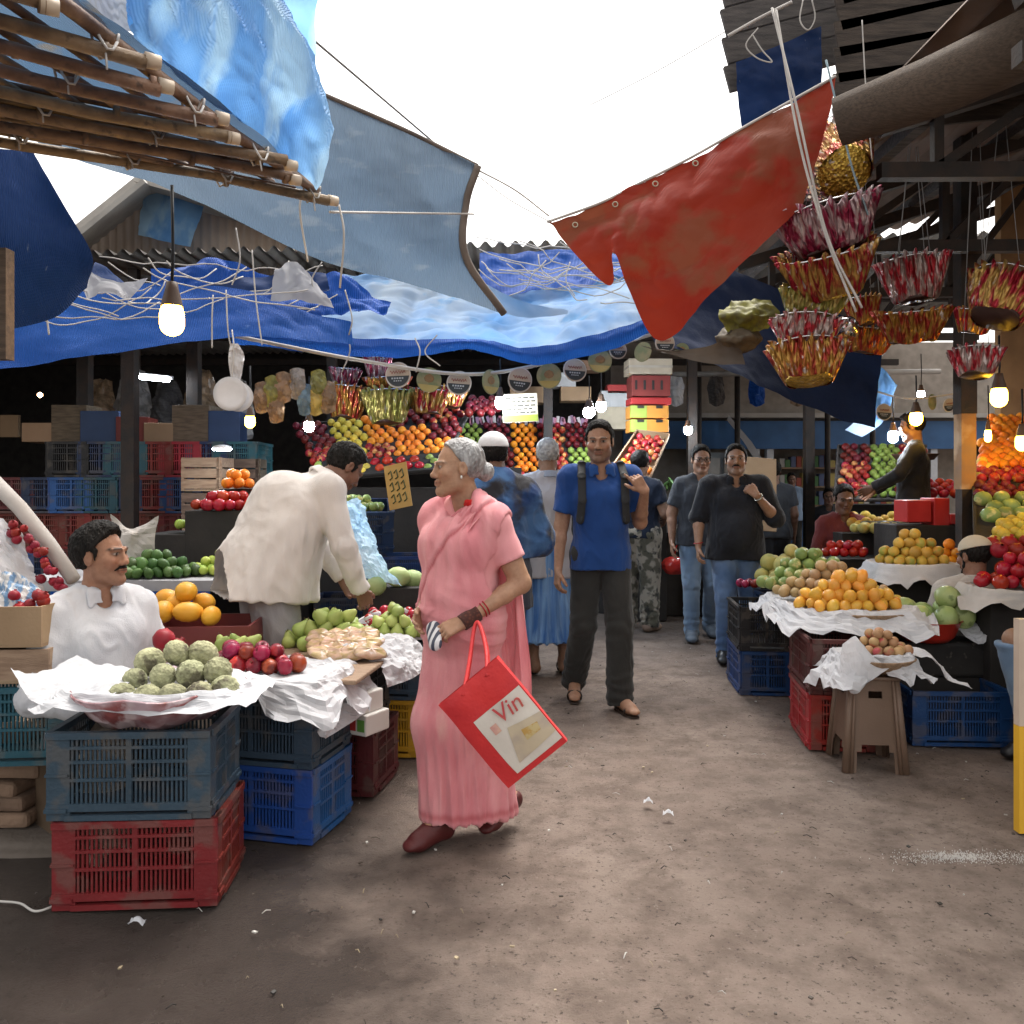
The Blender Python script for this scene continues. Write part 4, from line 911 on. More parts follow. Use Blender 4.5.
    # lower left roof
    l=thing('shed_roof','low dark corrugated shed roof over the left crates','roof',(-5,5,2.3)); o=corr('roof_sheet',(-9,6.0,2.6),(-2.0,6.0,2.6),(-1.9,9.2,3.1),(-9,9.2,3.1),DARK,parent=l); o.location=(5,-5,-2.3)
    for p in (P(85,420,7.4),P(130,420,6.6),P(194,420,7.4)):
        mb=MB(); mb.bx((p.x-.05,p.y-.05,0),(p.x+.05,p.y+.05,2.7)); o=mb.build('shed_post',DARKM,l); o.location=(5,-5,-2.3)
    # gabled shed beyond
    g=thing('gabled_shed','pale corrugated shed wall with a sloping grey roof above the tarps','shed',(-3.6,9.6,3.8)); off=(3.6,-9.6,-3.8)
    CW=mat('sheet_beige',(.42,.34,.28),(.33,.26,.21),scale=2,rough=.75)
    pts=[P(60,270,9.8),P(300,270,9.8)]; 
    mb=MB(); n=90; A=np.zeros((n+1,2,3))
    for i in range(n+1):
        px=70+230*i/n; top=262-(px-70)*.95 if px<148 else 190+(px-148)*.28
        b0=P(px,275,9.8); t0=P(px,max(top,188),9.8); w=.02*math.sin(i*1.9); A[i,0]=b0+V((0,w,0)); A[i,1]=t0+V((0,w,0))
    mb.grid(A); o=mb.build('wall',CW,g); o.location=off
    mb=MB(); mb.bar(P(62,255,9.3),P(150,184,9.3),.5,.05,up=(0,-.2,1)); mb.bar(P(62,258,9.7),P(150,187,9.7),.5,.12); mb.bar(P(146,187,9.5),P(310,232,9.5),.6,.08); o=mb.build('roof',GALV,g); o.location=off
    o=sheet('roof_tarp',[[P(142,196,9.5),P(138,235,9.4)],[P(170,192,9.45),P(168,242,9.3)],[P(204,206,9.5),P(190,246,9.3)]],T_SKY,20,20,.06,4,parent=g); o.location=off
    # right roof with trusses
    rr=thing('stall_roof','dark timber and sheet roof with black trusses over the right-hand fruit stalls','roof',(3,4,3)); off=(-3,-4,-3)
    o=corr('roof_sheet',(1.95,2.0,3.45),(7.5,2.0,5.2),(7.5,9.3,5.2),(1.95,9.3,3.55),RUST,parent=rr,per=.22,amp=.03); o.location=off
    for y in (3.2,4.4,5.8,7.2,8.6):
        mb=MB(); mb.bar((1.9,y,3.25),(7.4,y,4.95),.07,.09); mb.bar((1.9,y,3.02),(7.4,y,3.05),.07,.08); 
        for k in range(7):
            x=2.2+k*.75; zt=3.25+(x-1.9)*.309
            mb.bar((x,y,3.04),(x,y,zt),.05,.05); mb.bar((x,y,3.04),(x+.75,y,zt+.22),.05,.05)
        o=mb.build('truss',DARKM,rr); o.location=off
    for x in (2.3,3.4,4.5,5.6,6.7):
        mb=MB(); z=3.32+(x-1.9)*.309; mb.bar((x,2,z),(x,9.3,z),.07,.08); o=mb.build('purlin',WOODG,rr); o.location=off
    mb=MB()
    for k in range(7): mb.bar(P(834+1*k,118-26*k,4.6),P(1180,84-38*k,4.6),.02,.19,up=(0,0,1))
    o=mb.build('gable_boards',mat('board_dark',(.07,.055,.045),(.035,.028,.024),scale=6,stretch=(1,1,9),rough=.9,bump=.6,bscale=40),rr); o.location=off
    mb=MB(); mb.tube([P(838,122,3.9),P(930,88,3.7),P(1040,38,3.5),P(1180,-20,3.3)],[.11,.13,.14,.14],14); o=mb.build('rolled_mat',mat('mat_roll',(.10,.072,.052),(.06,.043,.032),scale=14,stretch=(1,9,9),rough=.85,bump=.6,bscale=50),rr); o.location=off
    for p in (P(965,440,6.0),): 
        pl=thing('pillar','square dark pillar painted yellow and brown under the right-hand roof','pillar',(p.x,6.0,0))
        mb=MB(); mb.bx((-.045,-.045,0),(.045,.045,1.37)); mb.build('lower_shaft',DARKM,pl); mb=MB(); mb.bx((-.052,-.052,1.37),(.052,.052,1.9)); mb.build('painted_band',mat('paint_yellow_worn',(.40,.20,.05),(.25,.15,.08),scale=4,c3=(.5,.36,.22),s3=3,th=.5,rough=.6),pl); mb=MB(); mb.bx((-.056,-.056,1.9),(.056,.056,4.05)); mb.build('upper_shaft',DARKM,pl)
    # wall and shelving at far right
    w=thing('stall_back_wall','brown boarded wall behind the right-hand fruit racks','wall',(5,8,0)); mb=MB(); mb.bx((4.6-5,0,0),(8-5,.1,5)); mb.build('boarding',mat('ply_warm',(.30,.17,.08),(.2,.11,.05),rough=.75,scale=3),w)
    mb=MB(); mb.bx((8-5,-8,0),(8.1-5,.0,5)); mb.build('side_boarding',mat('ply_dark',(.08,.05,.035),rough=.8),w)
    # blue shop front far behind
    s=thing('blue_shop','blue painted shop front with white posts and stocked shelves at the far end','shop',(5,15.5,0))
    BL=mat('paint_blue',(.03,.11,.27),(.02,.08,.2),rough=.5,scale=3); WP=mat('paint_white',(.55,.57,.6),(.42,.44,.48),rough=.6)
    mb=MB(); mb.bx((-3.2,.9,0),(5.5,1.0,4)); mb.build('wall',mat('plaster_beige',(.33,.29,.25),(.25,.22,.19),rough=.9),s)
    mb=MB(); mb.bx((-3.0,-.25,2.05),(5.5,-.1,2.55)); mb.build('fascia',BL,s)
    mb=MB(); mb.bx((-3.2,-.4,2.60),(5.5,.9,2.68)); mb.build('canopy',GALV,s)
    mb=MB(); mb.bx((-3.2,-.02,2.68),(5.5,.05,4.0)); mb.build('upper_wall',MATS['plaster_beige'],s)
    for x in (-1.65,-.6,-.35,.95,2.6): mb=MB(); mb.bx((x-.06,-.2,0),(x+.06,-.05,2.05)); mb.build('post',WP,s)
    mb=MB(); mb.bx((-.28,-.1,0),(.92,.35,.85)); mb.build('counter',BL,s)
    mb=MB(); mb.bx((-1.6,.25,0),(-.65,.3,2.0)); mb.build('doorway',mat('door_pale',(.45,.5,.52),(.3,.35,.4)),s)
    PB=[mat('pack_%d_'%i+'tin',c,rough=.5) for i,c in enumerate([(.4,.08,.05),(.1,.25,.1),(.5,.4,.12),(.12,.16,.3),(.5,.5,.48)])]
    for z in (1.0,1.35,1.7):
        mb=MB(); mb.bx((-.28,.3,z),(2.5,.7,z+.03)); sh=mb.build('shelf',WOODL,s)
        mb=MB()
        for k in range(26): h=RNG.uniform(.12,.26); x=-.22+k*.105; mb.bx((x,.34,z+.031),(x+.09,.5,z+.03+h),mi=k*7%5)
        mb.build('stock',PB,s)
    for x in (-1.4,-1.1):
        for z in (.4,.8,1.2,1.6): mb=MB(); mb.bx((x,.1,z),(x+.22,.2,z+.3)); mb.build('door_poster',PB[(int(z*10)+3)%5],s)
    o=sheet('awning',[[P(728,415,14.8),P(728,420,14)],[P(750,440,14.8),P(748,448,14.2)],[P(764,462,14.8),P(758,466,14.4)]],T_WHITE,12,8,.03); tag(o,'pale grey cloth sagging under the roof before the blue shop','cloth')
    # wall closing the left side
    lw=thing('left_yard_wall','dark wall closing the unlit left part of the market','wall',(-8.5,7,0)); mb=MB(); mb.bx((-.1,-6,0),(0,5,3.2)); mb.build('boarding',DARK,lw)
def patch(name,lb,c,a,b,d,m,th=.04):
    A=P(a[0],a[1],d);B=P(b[0],b[1],d); mb=MB(); mb.bx((min(A.x,B.x),d,min(A.z,B.z)),(max(A.x,B.x),d+th,max(A.z,B.z))); o=mb.build(name,m); tag(o,lb,c); return o
# ================= TARPS AND ROPES =================
def tarps():
    S=sheet
    tag(S('tarpaulin',[[P(100,-40,2.0),P(150,-60,2.3),P(200,-80,2.6),P(250,-90,2.9)],[P(140,40,2.4),P(170,0,2.5),P(215,-20,2.8),P(285,-20,3.1)],[P(205,97,2.78),P(235,50,2.85),P(265,20,3.0),P(300,35,3.2)],[P(262,140,3.08),P(285,105,3.15),P(308,85,3.2),P(327,90,3.35)],[P(312,188,3.45),P(322,172,3.45),P(332,150,3.45),P(335,128,3.45)]],T_SKY,100,80,.09,3.0,rid=.85),'bright sky-blue tarpaulin slung over the bamboo canopy edge','tarpaulin')
    tag(S('tarpaulin',[[P(30,-40,2.1),P(150,-50,2.5)],[P(50,-10,2.1),P(140,-10,2.5)],[P(75,20,2.2),P(132,32,2.5)]],T_WHITE,30,30,.03,4),'whitish cloth above the bamboo canopy, beside the sky-blue tarpaulin','tarpaulin')
    tag(S('tarpaulin',[[P(285,-60,3.6),P(330,-60,3.6),P(350,-60,3.6)],[P(280,0,3.6),P(300,0,3.6),P(318,2,3.6)],[P(283,52,3.7),P(300,56,3.7),P(316,60,3.7)]][:2]+[[P(284,40,3.7),P(298,50,3.7),P(317,56,3.7)]],T_SKY,20,20,.02,4),'small blue tarpaulin corner hanging against the sky at the top','tarpaulin')
    rows=[[P(30,60,4.2),P(20,90,4.3),P(30,125,4.3),P(40,150,4.4)],[P(180,70,4.3),P(180,110,4.4),P(180,160,4.5),P(180,194,4.6)],[P(318,92,4.5),P(320,150,4.6),P(320,200,4.7),P(315,258,4.8)],[P(405,130,4.7),P(400,190,4.75),P(405,245,4.8),P(425,288,5.0)],[P(478,166,4.8),P(466,205,4.85),P(466,258,4.9),P(504,314,5.1)]]
    t=S('tarpaulin',rows,T_SLATE,100,70,.045,2.4,rid=.7); tag(t,'large slate-blue tarpaulin with a curved brown hem hanging over the stalls','tarpaulin')
    mb=MB(); pts=[p+V((0,-.01,0)) for p in rows[-1]]; A=catmull([[p,p] for p in pts],24,2)[:,0]; mb.tube([V(a) for a in A],.022,8); mb.build('hem',T_HEM,t)
    mb=MB(); pts=[r_[0] for r_ in rows[2:]]; A=catmull([[p,p] for p in pts],24,2)[:,0]; mb.tube([V(a) for a in A],.012,8); mb.build('top_cord',T_HEM,t)
    tag(S('tarpaulin',[[P(482,282,5.15),P(497,312,5.1)],[P(520,300,5.2),P(528,318,5.15)],[P(568,311,5.25),P(568,315,5.2)]],T_ICE,24,12,.02,5),'pale flap of tarpaulin trailing from the slate-blue sheet corner','tarpaulin')
    X=[(232,287,320,336),(320,278,312,346),(400,270,318,351),(470,282,320,343),(530,282,322,357),(600,262,305,346),(655,268,290,322)]
    rows=[[P(x,a,8.4),P(x,(a*.6+b*.4),7.8),P(x,b,6.9),P(x,c,6.0)] for x,a,b,c in X]
    t=S('tarpaulin',rows,T_ICE,150,90,.13,2.1,rid=.85); tag(t,'wide pale-blue tarpaulin sagging over the middle fruit stall','tarpaulin')
    A=catmull([[P(x,c-9+5*math.sin(x*.03),5.93),P(x,c-1,5.9),P(x,c+7,5.97)] for x,a,b,c in X],90,10); A+=gnormal(A)*(.015*fbm(A.reshape(-1,3)*6,3)).reshape(90,10,1); mb=MB(); mb.grid(A); mb.build('hem',T_BLUE,t)
    tag(S('tarpaulin',[[P(480,255,8.2),P(480,275,8.0),P(480,300,7.6)],[P(540,248,8.2),P(545,268,8),P(545,290,7.6)],[P(600,250,8.2),P(600,262,8),P(600,282,7.6)],[P(650,255,8.2),P(650,270,8),P(650,285,7.6)]],T_BLUE,50,30,.10,2.5,rid=.9),'crumpled royal-blue tarpaulin behind the wide pale-blue one','tarpaulin')
    tag(S('tarpaulin',[[P(-60,148,3.4),P(-60,200,3.4),P(-60,260,3.4),P(-60,335,3.5)],[P(-20,148,3.55),P(-15,200,3.55),P(-5,260,3.6),P(-5,332,3.7)],[P(20,150,3.7),P(40,200,3.75),P(58,250,3.8),P(52,318,3.9)],[P(33,151,3.75),P(62,202,3.8),P(92,254,3.9),P(88,288,4.0)]],T_DBLUE,60,60,.022,3.2,rid=.8),'dark blue scuffed tarpaulin sloping down at the far left','tarpaulin')
    tag(S('tarpaulin',[[P(-60,275,5.2),P(-60,320,5.1),P(-60,372,5.0)],[P(20,282,5.2),P(20,325,5.1),P(20,366,5.0)],[P(120,282,5.3),P(120,322,5.2),P(120,352,5.1)],[P(235,290,5.4),P(240,312,5.3),P(240,337,5.2)],[P(300,312,5.5),P(305,326,5.45),P(310,341,5.4)],[P(350,322,5.7),P(350,330,5.7),P(352,345,5.7)]],T_BLUE,70,40,.06,2,rid=.6),'royal-blue tarpaulin awning stretched low over the left stall','tarpaulin')
    tag(S('tarpaulin',[[P(95,262,5.6),P(90,285,5.5)],[P(160,292,5.6),P(150,300,5.5)],[P(250,275,5.7),P(250,296,5.6)],[P(325,270,5.8),P(330,290,5.7)]],T_DBLUE,50,14,.09,3,rid=.8),'torn dark tarpaulin strip bundled in strings under the shed eaves','tarpaulin')
    tag(S('tarpaulin',[[P(150,268,6.0),P(150,300,5.9),P(150,330,5.8)],[P(215,262,6.0),P(215,290,5.9),P(215,322,5.8)],[P(290,275,6.1),P(290,300,6.0),P(290,326,5.9)],[P(340,278,6.2),P(340,292,6.1),P(335,312,6.0)],[P(392,300,6.3),P(390,304,6.2),P(386,310,6.1)]],T_BLUE,70,40,.14,3.2,rid=.9),'crumpled blue tarpaulin bundled behind the warm bulb','tarpaulin')
    tag(S('tarpaulin',[[P(75,262,5.0),P(85,300,5.0)],[P(112,280,5.0),P(110,296,4.9)],[P(148,278,5.1),P(130,300,5.0)]],T_WHITE,30,16,.05,6,rid=.9),'torn whitish rag tied up with strings at the left','rag')
    tag(S('tarpaulin',[[P(275,268,5.3),P(270,300,5.2)],[P(298,262,5.3),P(300,300,5.2)],[P(325,290,5.4),P(335,305,5.3)]],T_WHITE,30,20,.05,6,rid=.9),'grey-white rag hanging in folds beside the slate-blue tarpaulin','rag')
    tag(S('tarpaulin',[[P(635,270,6.6),P(640,300,6.3),P(655,342,6.0)],[P(700,260,6.6),P(700,320,6.3),P(730,372,6.0)],[P(780,290,6.8),P(780,340,6.5),P(800,402,6.2)],[P(880,330,7.0),P(880,370,6.8),P(875,428,6.5)]],T_NAVY,60,40,.06,1.8),'dark navy tarpaulin sagging under the right end of the roof','tarpaulin')
    tag(S('tarpaulin',[[P(640,345,5.9),P(660,352,5.9)],[P(700,362,5.9),P(712,345,5.9)],[P(745,365,5.9),P(735,325,6)]],mat('sheet_taupe',(.14,.12,.10),(.10,.085,.07),transl=.1,rough=.7),20,20,.03,4),'dull taupe sheet hanging below the red tarpaulin','tarpaulin')
    rr=[[P(547,222,4.8),P(548,223,4.8),P(549,224,4.8),P(550,226,4.8)],[P(600,203,4.75),P(600,225,4.7),P(603,250,4.65),P(606,284,4.6)],[P(640,183,4.7),P(632,205,4.65),P(622,232,4.6),P(615,254,4.55)],[P(690,158,4.6),P(672,215,4.5),P(660,280,4.45),P(656,338,4.4)],[P(755,121,4.5),P(745,170,4.4),P(733,225,4.35),P(716,290,4.3)],[P(836,76,4.35),P(830,110,4.3),P(820,150,4.3),P(802,205,4.25)]]
    t=S('tarpaulin',rr,T_RED,120,90,.075,2.3,rid=.85); tag(t,'faded red tarpaulin with hanging pointed corners strung across the lane','tarpaulin')
    rope([p[0] for p in rr],.008,'edge_cord',ROPEW,parent=t)
    GR=mat('eyelet_brass',(.45,.4,.3),rough=.35,metal=.8)
    for k in range(7):
        q=P(575+40*k,222-20.5*k,4.77-.06*k); mb=MB(); mb.tube([q+V((.014*math.cos(a),-.012,.014*math.sin(a)-.02)) for a in np.linspace(0,2*math.pi,15)],.004,5,cap=False); mb.build('eyelet',GR,t)
    tag(S('tarpaulin',[[P(736,62,5.0),P(738,95,5.0),P(742,132,5.0)],[P(770,48,5.0),P(770,80,5.0),P(775,110,5.0)],[P(822,25,5.0),P(822,60,5.0),P(822,95,5.0)]],T_DBLUE,30,30,.05,3),'dark blue tarpaulin scrap below the weathered boards at the top','tarpaulin')
    b=thing('hoarding','weathered grey boards hanging at the roof edge above the red tarpaulin','boards',(P(775,40,5.1)))
    for k in range(5):
        mb=MB(); c0=V((-.33+.01*k,0,.44-.17*k)); mb.bar(c0,c0+V((.75,0,.20)),.03,.155,up=(0,0,1)); mb.build('board',WOODG,b)
    tag(S('tarpaulin',[[P(862,372,7.5),P(870,400,7.5),P(874,425,7.5)],[P(880,366,7.5),P(880,392,7.5),P(882,415,7.5)],[P(898,385,7.5),P(893,398,7.5),P(889,408,7.5)]],T_SKY,24,24,.05,7,rid=.9),'scrap of pale-blue tarpaulin dangling over the far right stall','tarpaulin')
    tag(S('tarpaulin',[[P(845,430,7.6),P(862,437,7.6)],[P(868,412,7.6),P(880,425,7.6)],[P(885,408,7.6),P(889,410,7.6)]],T_ICE,14,14,.03,7,rid=.9),'torn white-blue tarpaulin tip hanging below the navy one','tarpaulin')
    # bamboo canopy
    A=P(312,197,3.5); e1=(P(30,-4,2.05)-A)*1.5; e2=(P(0,139,2.87)-A)*1.9
    c=thing('bamboo_canopy','bamboo pole canopy tied with cords over the near left stall','canopy',A); off=-A
    def part(mb_,n,m): o=mb_.build(n,m,c); o.location=off; return o
    up=V((0,0,1))
    def Q(u,v,h=0): return A+e1*u+e2*v+up*h
    for k,u in enumerate((0,.10,.19,.28,.37,.46,.55,.65,.75,.86,.97)):
        mb=MB(); j=RNG.uniform(-.02,.02); pts=[Q(u+j*t-.0*t,t,.0)+V((0,0,.015*math.sin(t*7+k))) for t in ((-.035,-.01,-.05,.0)[k%4],.2,.5,.8,1.05)]; 
        mb.tube(pts,[.021,.019,.018,.019,.02],10); 
        for t in np.linspace(0,1,7): q=Q(u,t); mb.tube([q+e2*-.004,q+e2*.004],.0215,10)
        part(mb,'cross_pole',BAM)
        mb=MB(); q=Q(u,(-.033,-.008,-.048,.002)[k%4]); mb.tube([q,q-e2*.02],[.022,.02],10); part(mb,'pole_tip',mat('bamboo_cut',(.6,.5,.38),(.5,.4,.3),rough=.6))
    for k,v in enumerate((.0,.09,.17,.25,.33,.42,.5,.59,.68,.77,.86)):
        mb=MB(); mb.tube([Q(-.02,v,.04),Q(.25,v+.02,.045),Q(.6,v,.04),Q(1.02,v+.02,.045)],.013 if k else .021,9); part(mb,'long_pole',BAM)
    for k in range(48):
        mb=MB(); u=RNG.uniform(.005,.24); v0=RNG.uniform(-.02,.6); l=RNG.uniform(.25,.6); mb.tube([Q(u,v0,.02+.02*(k%3)),Q(u+RNG.uniform(-.03,.05),v0+l,.02+.02*(k%3))],RNG.uniform(.004,.011),6); part(mb,'split_cane',BAM)
    for k in range(22):
        mb=MB(); u=(0,.19,.37,.55)[k%4]+.0; v=(0,.17,.33,.5,.68)[k%5]; q=Q(u,v,.02); 
        mb.tube([q+V((.034*math.cos(a),.034*math.sin(a),.035*math.sin(2*a))) for a in np.linspace(0,6.28,14)],.004,5); mb.tube([q,q+V((.02,-.03,-.05-.04*RNG.rand()))],.003,5); part(mb,'cord_tie',ROPEW)
    ctrl=[[Q(u,v,.085) for v in (-.01,.35,.7,1.02)] for u in (-.0,.35,.7,1.03)]
    o=sheet('cover',ctrl,tarp('tarp_canopy',(.10,.18,.30),(.14,.22,.33),.35,c3=(.2,.2,.2),s3=6,th=.6),40,40,.03,3); o.parent=c; o.location=off
    mb=MB(); q=P(11,250,2.9); mb.bx((q.x-.20,q.y-.03,P(0,360,2.9).z),(q.x-.0,q.y+.02,q.z)); mb.bx((q.x-.20,q.y+.02,P(0,352,2.9).z),(q.x-.02,q.y+.05,q.z-.03)); 
    o=mb.build('wooden_board',WOOD); tag(o,'dark brown wooden board cut by the left edge under the canopy','board')
    # cords
    R1=lambda pts,r,lb,cat='rope',m=ROPEW,**k: rope(pts,r,'hanging_rope' if cat=='rope' else 'cable',m,lb,cat,**k)
    R1([P(330,212,3.6),P(400,213,4.4),P(474,214,4.85)],.006,'white cord tied from the canopy tip to the hem of the slate tarpaulin')
    R1([P(235,336,5.6),P(370,362,5.9),P(480,374,6.1),P(590,352,6.1),P(672,328,6.0)],.014,'thick pale rope carrying the round paper discs')
    R1([P(230,-30,3.2),P(290,20,3.6),P(390,105,4.6),P(445,152,5.2)],.006,'twisted grey wires crossing the sky above the slate tarpaulin','wire',ROPEG)
    R1([P(478,170,4.8),P(515,190,4.8),P(549,216,4.8)],.005,'thin cord from the slate tarpaulin corner to the red tarpaulin tip')
    R1([P(478,176,4.8),P(510,200,4.8),P(550,222,4.8)],.003,'slack second cord below it between the slate and red tarpaulins')
    R1([P(590,105,5.5),P(650,75,5.3),P(728,30,5.1)],.003,'thin wire across the bright sky beside the grey boards','wire',ROPEG)
    R1([P(728,36,5),P(760,18,4.9),P(792,2,4.8)],.010,'knotted white cord across the weathered boards')
    for i,(a,b) in enumerate([((772,8),(862,308)),((776,10),(856,312))]):
        R1([P(*a,4.2),P((a[0]+b[0])/2-22+i*5,100+40*i,4.1),P(826,232+i*4,4.1),P(*b,4.1)],.006,['long white cord hanging past the red tarpaulin to the foil baskets','second white cord hanging alongside the first, past the red tarpaulin'][i])
    R1([P(758,28,4.9),P(746,45,4.9),P(757,58,4.9),P(772,62,4.9),P(762,50,4.9),P(752,34,4.9)],.004,'loop of white cord dangling on the weathered boards')
    R1([P(803,0,4.8),P(800,20,4.8),P(808,30,4.8),P(815,18,4.8),P(812,0,4.8)],.004,'small cord loop at the top beside the dark roof edge')
    R1([P(826,60,4.2),P(850,160,4.2),P(868,215,4.2)],.005,'pale blue string slanting to the foil baskets',m=mat('string_blue',(.25,.35,.4)))
    R1([P(862,20,4.2),P(866,90,4.2),P(872,160,4.2)],.003,'thin string dropping from the dark roof to the highest foil basket')
    fr=[((20+RNG.uniform(0,160),258+RNG.uniform(0,60)),(150+RNG.uniform(0,170),262+RNG.uniform(0,60)),4.9) for _ in range(7)]+[((20,262),(160,300),4.6),((10,272),(180,312),4.7),((12,275),(120,315),4.6),((30,310),(160,304),4.8),((90,280),(225,300),5.0),((100,255),(300,268),5.2),((110,262),(215,290),5.2),((160,304),(300,300),5.2),((180,308),(320,305),5.3),((190,312),(330,330),5.4),((210,300),(290,262),5.3),((225,298),(320,265),5.4),((130,300),(165,280),4.9),((200,302),(335,296),5.4)]
    for k,(a,b,d) in enumerate(fr): rope([P(*a,d),P(*b,d+.3)],.004,'tangled_cord',ROPEW,sag=.03+.03*(k%3)).pop if False else tag(rope([P(*a,d),P(*b,d+.3)],.004,'tangled_cord',ROPEW,sag=.03+.05*(k%3),wig=.035),'thin white cord in the tangle strung under the left tarpaulins','rope','tangled cords under the left tarpaulins')
    fr=[((478+RNG.uniform(0,60),240+RNG.uniform(0,50)),(560+RNG.uniform(0,90),240+RNG.uniform(0,60)),7.1) for _ in range(6)]+[((478,240),(650,250),7.2),((478,250),(620,262),7.2),((478,262),(560,250),7.2),((500,258),(660,305),6.9),((540,255),(590,300),6.9),((480,300),(545,258),6.8),((520,240),(620,280),7),((560,242),(655,262),7),((478,272),(640,268),7.1),((600,300),(660,300),6.5)]
    for k,(a,b,d) in enumerate(fr): tag(rope([P(*a,d),P(*b,d-.2)],.005,'tangled_cord',ROPEW,sag=.03+.06*(k%3),wig=.05),'thin white cord in the tangle above the pale-blue tarpaulin','rope','tangled cords above the pale-blue tarpaulin')
    hang=[((303,190),(300,212),(308,262),3.6),((339,205),(344,235),(340,288),3.6),((236,228),(240,260),(232,285),5),((252,250),(256,300),(262,345),5),((45,290),(46,310),(49,335),4.5),((213,295),(212,320),(212,348),5),((226,290),(228,330),(232,352),5),((345,330),(350,350),(342,372),5.8),((415,338),(420,352),(416,372),5.7),((437,335),(425,352),(440,366),5.7),((345,290),(352,318),(349,335),5.5),((322,262),(312,280),(318,300),5.3),((570,262),(566,280),(575,296),6.6)]
    for k,(a,b,c_,d) in enumerate(hang): tag(rope([P(*a,d),P(*b,d-.02),P(*c_,d)],.0045,'hanging_string',ROPEW),'loose end of white string dangling from the tarpaulins','string','loose string ends under the tarpaulins')
# ================= CRATES AND CONTAINERS =================
def crate_meshes(L=.53,W=.36,H=.29):
    def side(L,ns,solid=.075):
        mb=MB(); t=.012
        mb.bx((-L/2,-t,.0),(-L/2+solid,0,H)); mb.bx((L/2-solid,-t,0),(L/2,0,H))
        mb.bx((-L/2,-t-.008,H-.022),(L/2,.004,H)); mb.bx((-L/2,-t-.004,.03),(L/2,.002,.055)); mb.bx((-L/2+.06,-t-.006,.0),(L/2-.06,.001,.030) if False else (L/2-.06,.001,.018))
        for z in ((H-.055)*.35+.05,(H-.055)*.60+.05,(H-.055)*.8+.05): mb.bx((-L/2+solid,-t-.002,z-.005),(L/2-solid,-.001,z+.005))
        mb.bx((-.009,-t-.001,.05),(.009,-.0005,H-.02))
        for k in range(ns):
            x=-L/2+solid+(L-2*solid)*(k+.5)/ns; mb.bx((x-.0035,-t+.003,.05),(x+.0035,-.003,H-.02))
        mb.bx((-L/2-.004,-t-.010,.028),(-L/2+solid*.9,.003,.040)); mb.bx((L/2-solid*.9,-t-.010,.028),(L/2+.004,.003,.040))
        mb.bx((-L/2-.003,-t-.007,H*.5),(-L/2+solid*.95,.002,H*.5+.008)); mb.bx((L/2-solid*.95,-t-.007,H*.5),(L/2+.003,.002,H*.5+.008))
        return mb
    a=side(L,26).mesh('crate_side',CR['slate']); b=side(W-.026,14,.055).mesh('crate_end',CR['slate'])
    mb=MB(); mb.bx((-L/2+.014,-W/2+.014,.006),(L/2-.014,W/2-.014,.016))
    c=mb.mesh('crate_base',CR['slate']); return a,b,c
CM=None
def crate(loc,rz,col,label,group=None,s=1.0,name='plastic_crate',tilt=None,cat='crate'):
    global CM
    if CM is None: CM=crate_meshes()
    t=thing(name,label,cat,loc,rz,group); t.scale=(s,s,s) if not hasattr(s,'__len__') else s
    if tilt: t.rotation_euler=tilt
    L,W=.53,.36
    def mk(nm,me,l,r): 
        o=link(nm,me,t,l,r); 
        if col!='slate': o.material_slots[0].link='OBJECT'; o.material_slots[0].material=CR[col]
    mk('side_panel',CM[0],(0,-W/2+.012,0),(0,0,0)); mk('side_panel',CM[0],(0,W/2-.012,0),(0,0,math.pi)); mk('end_panel',CM[1],(-L/2+.012,0,0),(0,0,-math.pi/2)); mk('end_panel',CM[1],(L/2-.012,0,0),(0,0,math.pi/2)); mk('base',CM[2],(0,0,0),(0,0,0))
    return t
def solidbox(name,loc,dim,rz,m,label,cat,bev=.006,tilt=None,extra=None,group=None):
    mb=MB(); mb.box((0,0,dim[2]/2),dim); o=mb.build(name,m,None,loc,tilt or (0,0,rz),bev); tag(o,label,cat,group)
    if extra: extra(o)
    return o
def openbox(name,loc,dim,rz,m,label,cat,group=None,tilt=None,th=.012,slats=0):
    L,W,H=dim; t=thing(name,label,cat,loc,rz,group)
    if tilt: t.rotation_euler=tilt
    mb=MB(); mb.bx((-L/2,-W/2,0),(L/2,W/2,th)); mb.build('base',m,t)
    for a,b in (((-L/2,-W/2,th),(L/2,-W/2+th,H)),((-L/2,W/2-th,th),(L/2,W/2,H)),((-L/2,-W/2+th,th),(-L/2+th,W/2-th,H)),((L/2-th,-W/2+th,th),(L/2,W/2-th,H))):
        mb=MB()
        if slats:
            for q in range(slats): z0=a[2]+(b[2]-a[2])*q/slats+.006; z1=a[2]+(b[2]-a[2])*(q+1)/slats-.006; mb.bx((a[0],a[1],z0),(b[0],b[1],z1))
            e=.012; f=th*.4; mb.bx((a[0]+.001,a[1]+.001,a[2]),(a[0]+e+.012,a[1]+e,b[2]-.004)); mb.bx((b[0]-e-.012,b[1]-e,a[2]),(b[0]-.001,b[1]-.001,b[2]-.004))
        else: mb.bx(a,b)
        mb.build('side_board',m,t)
    return t
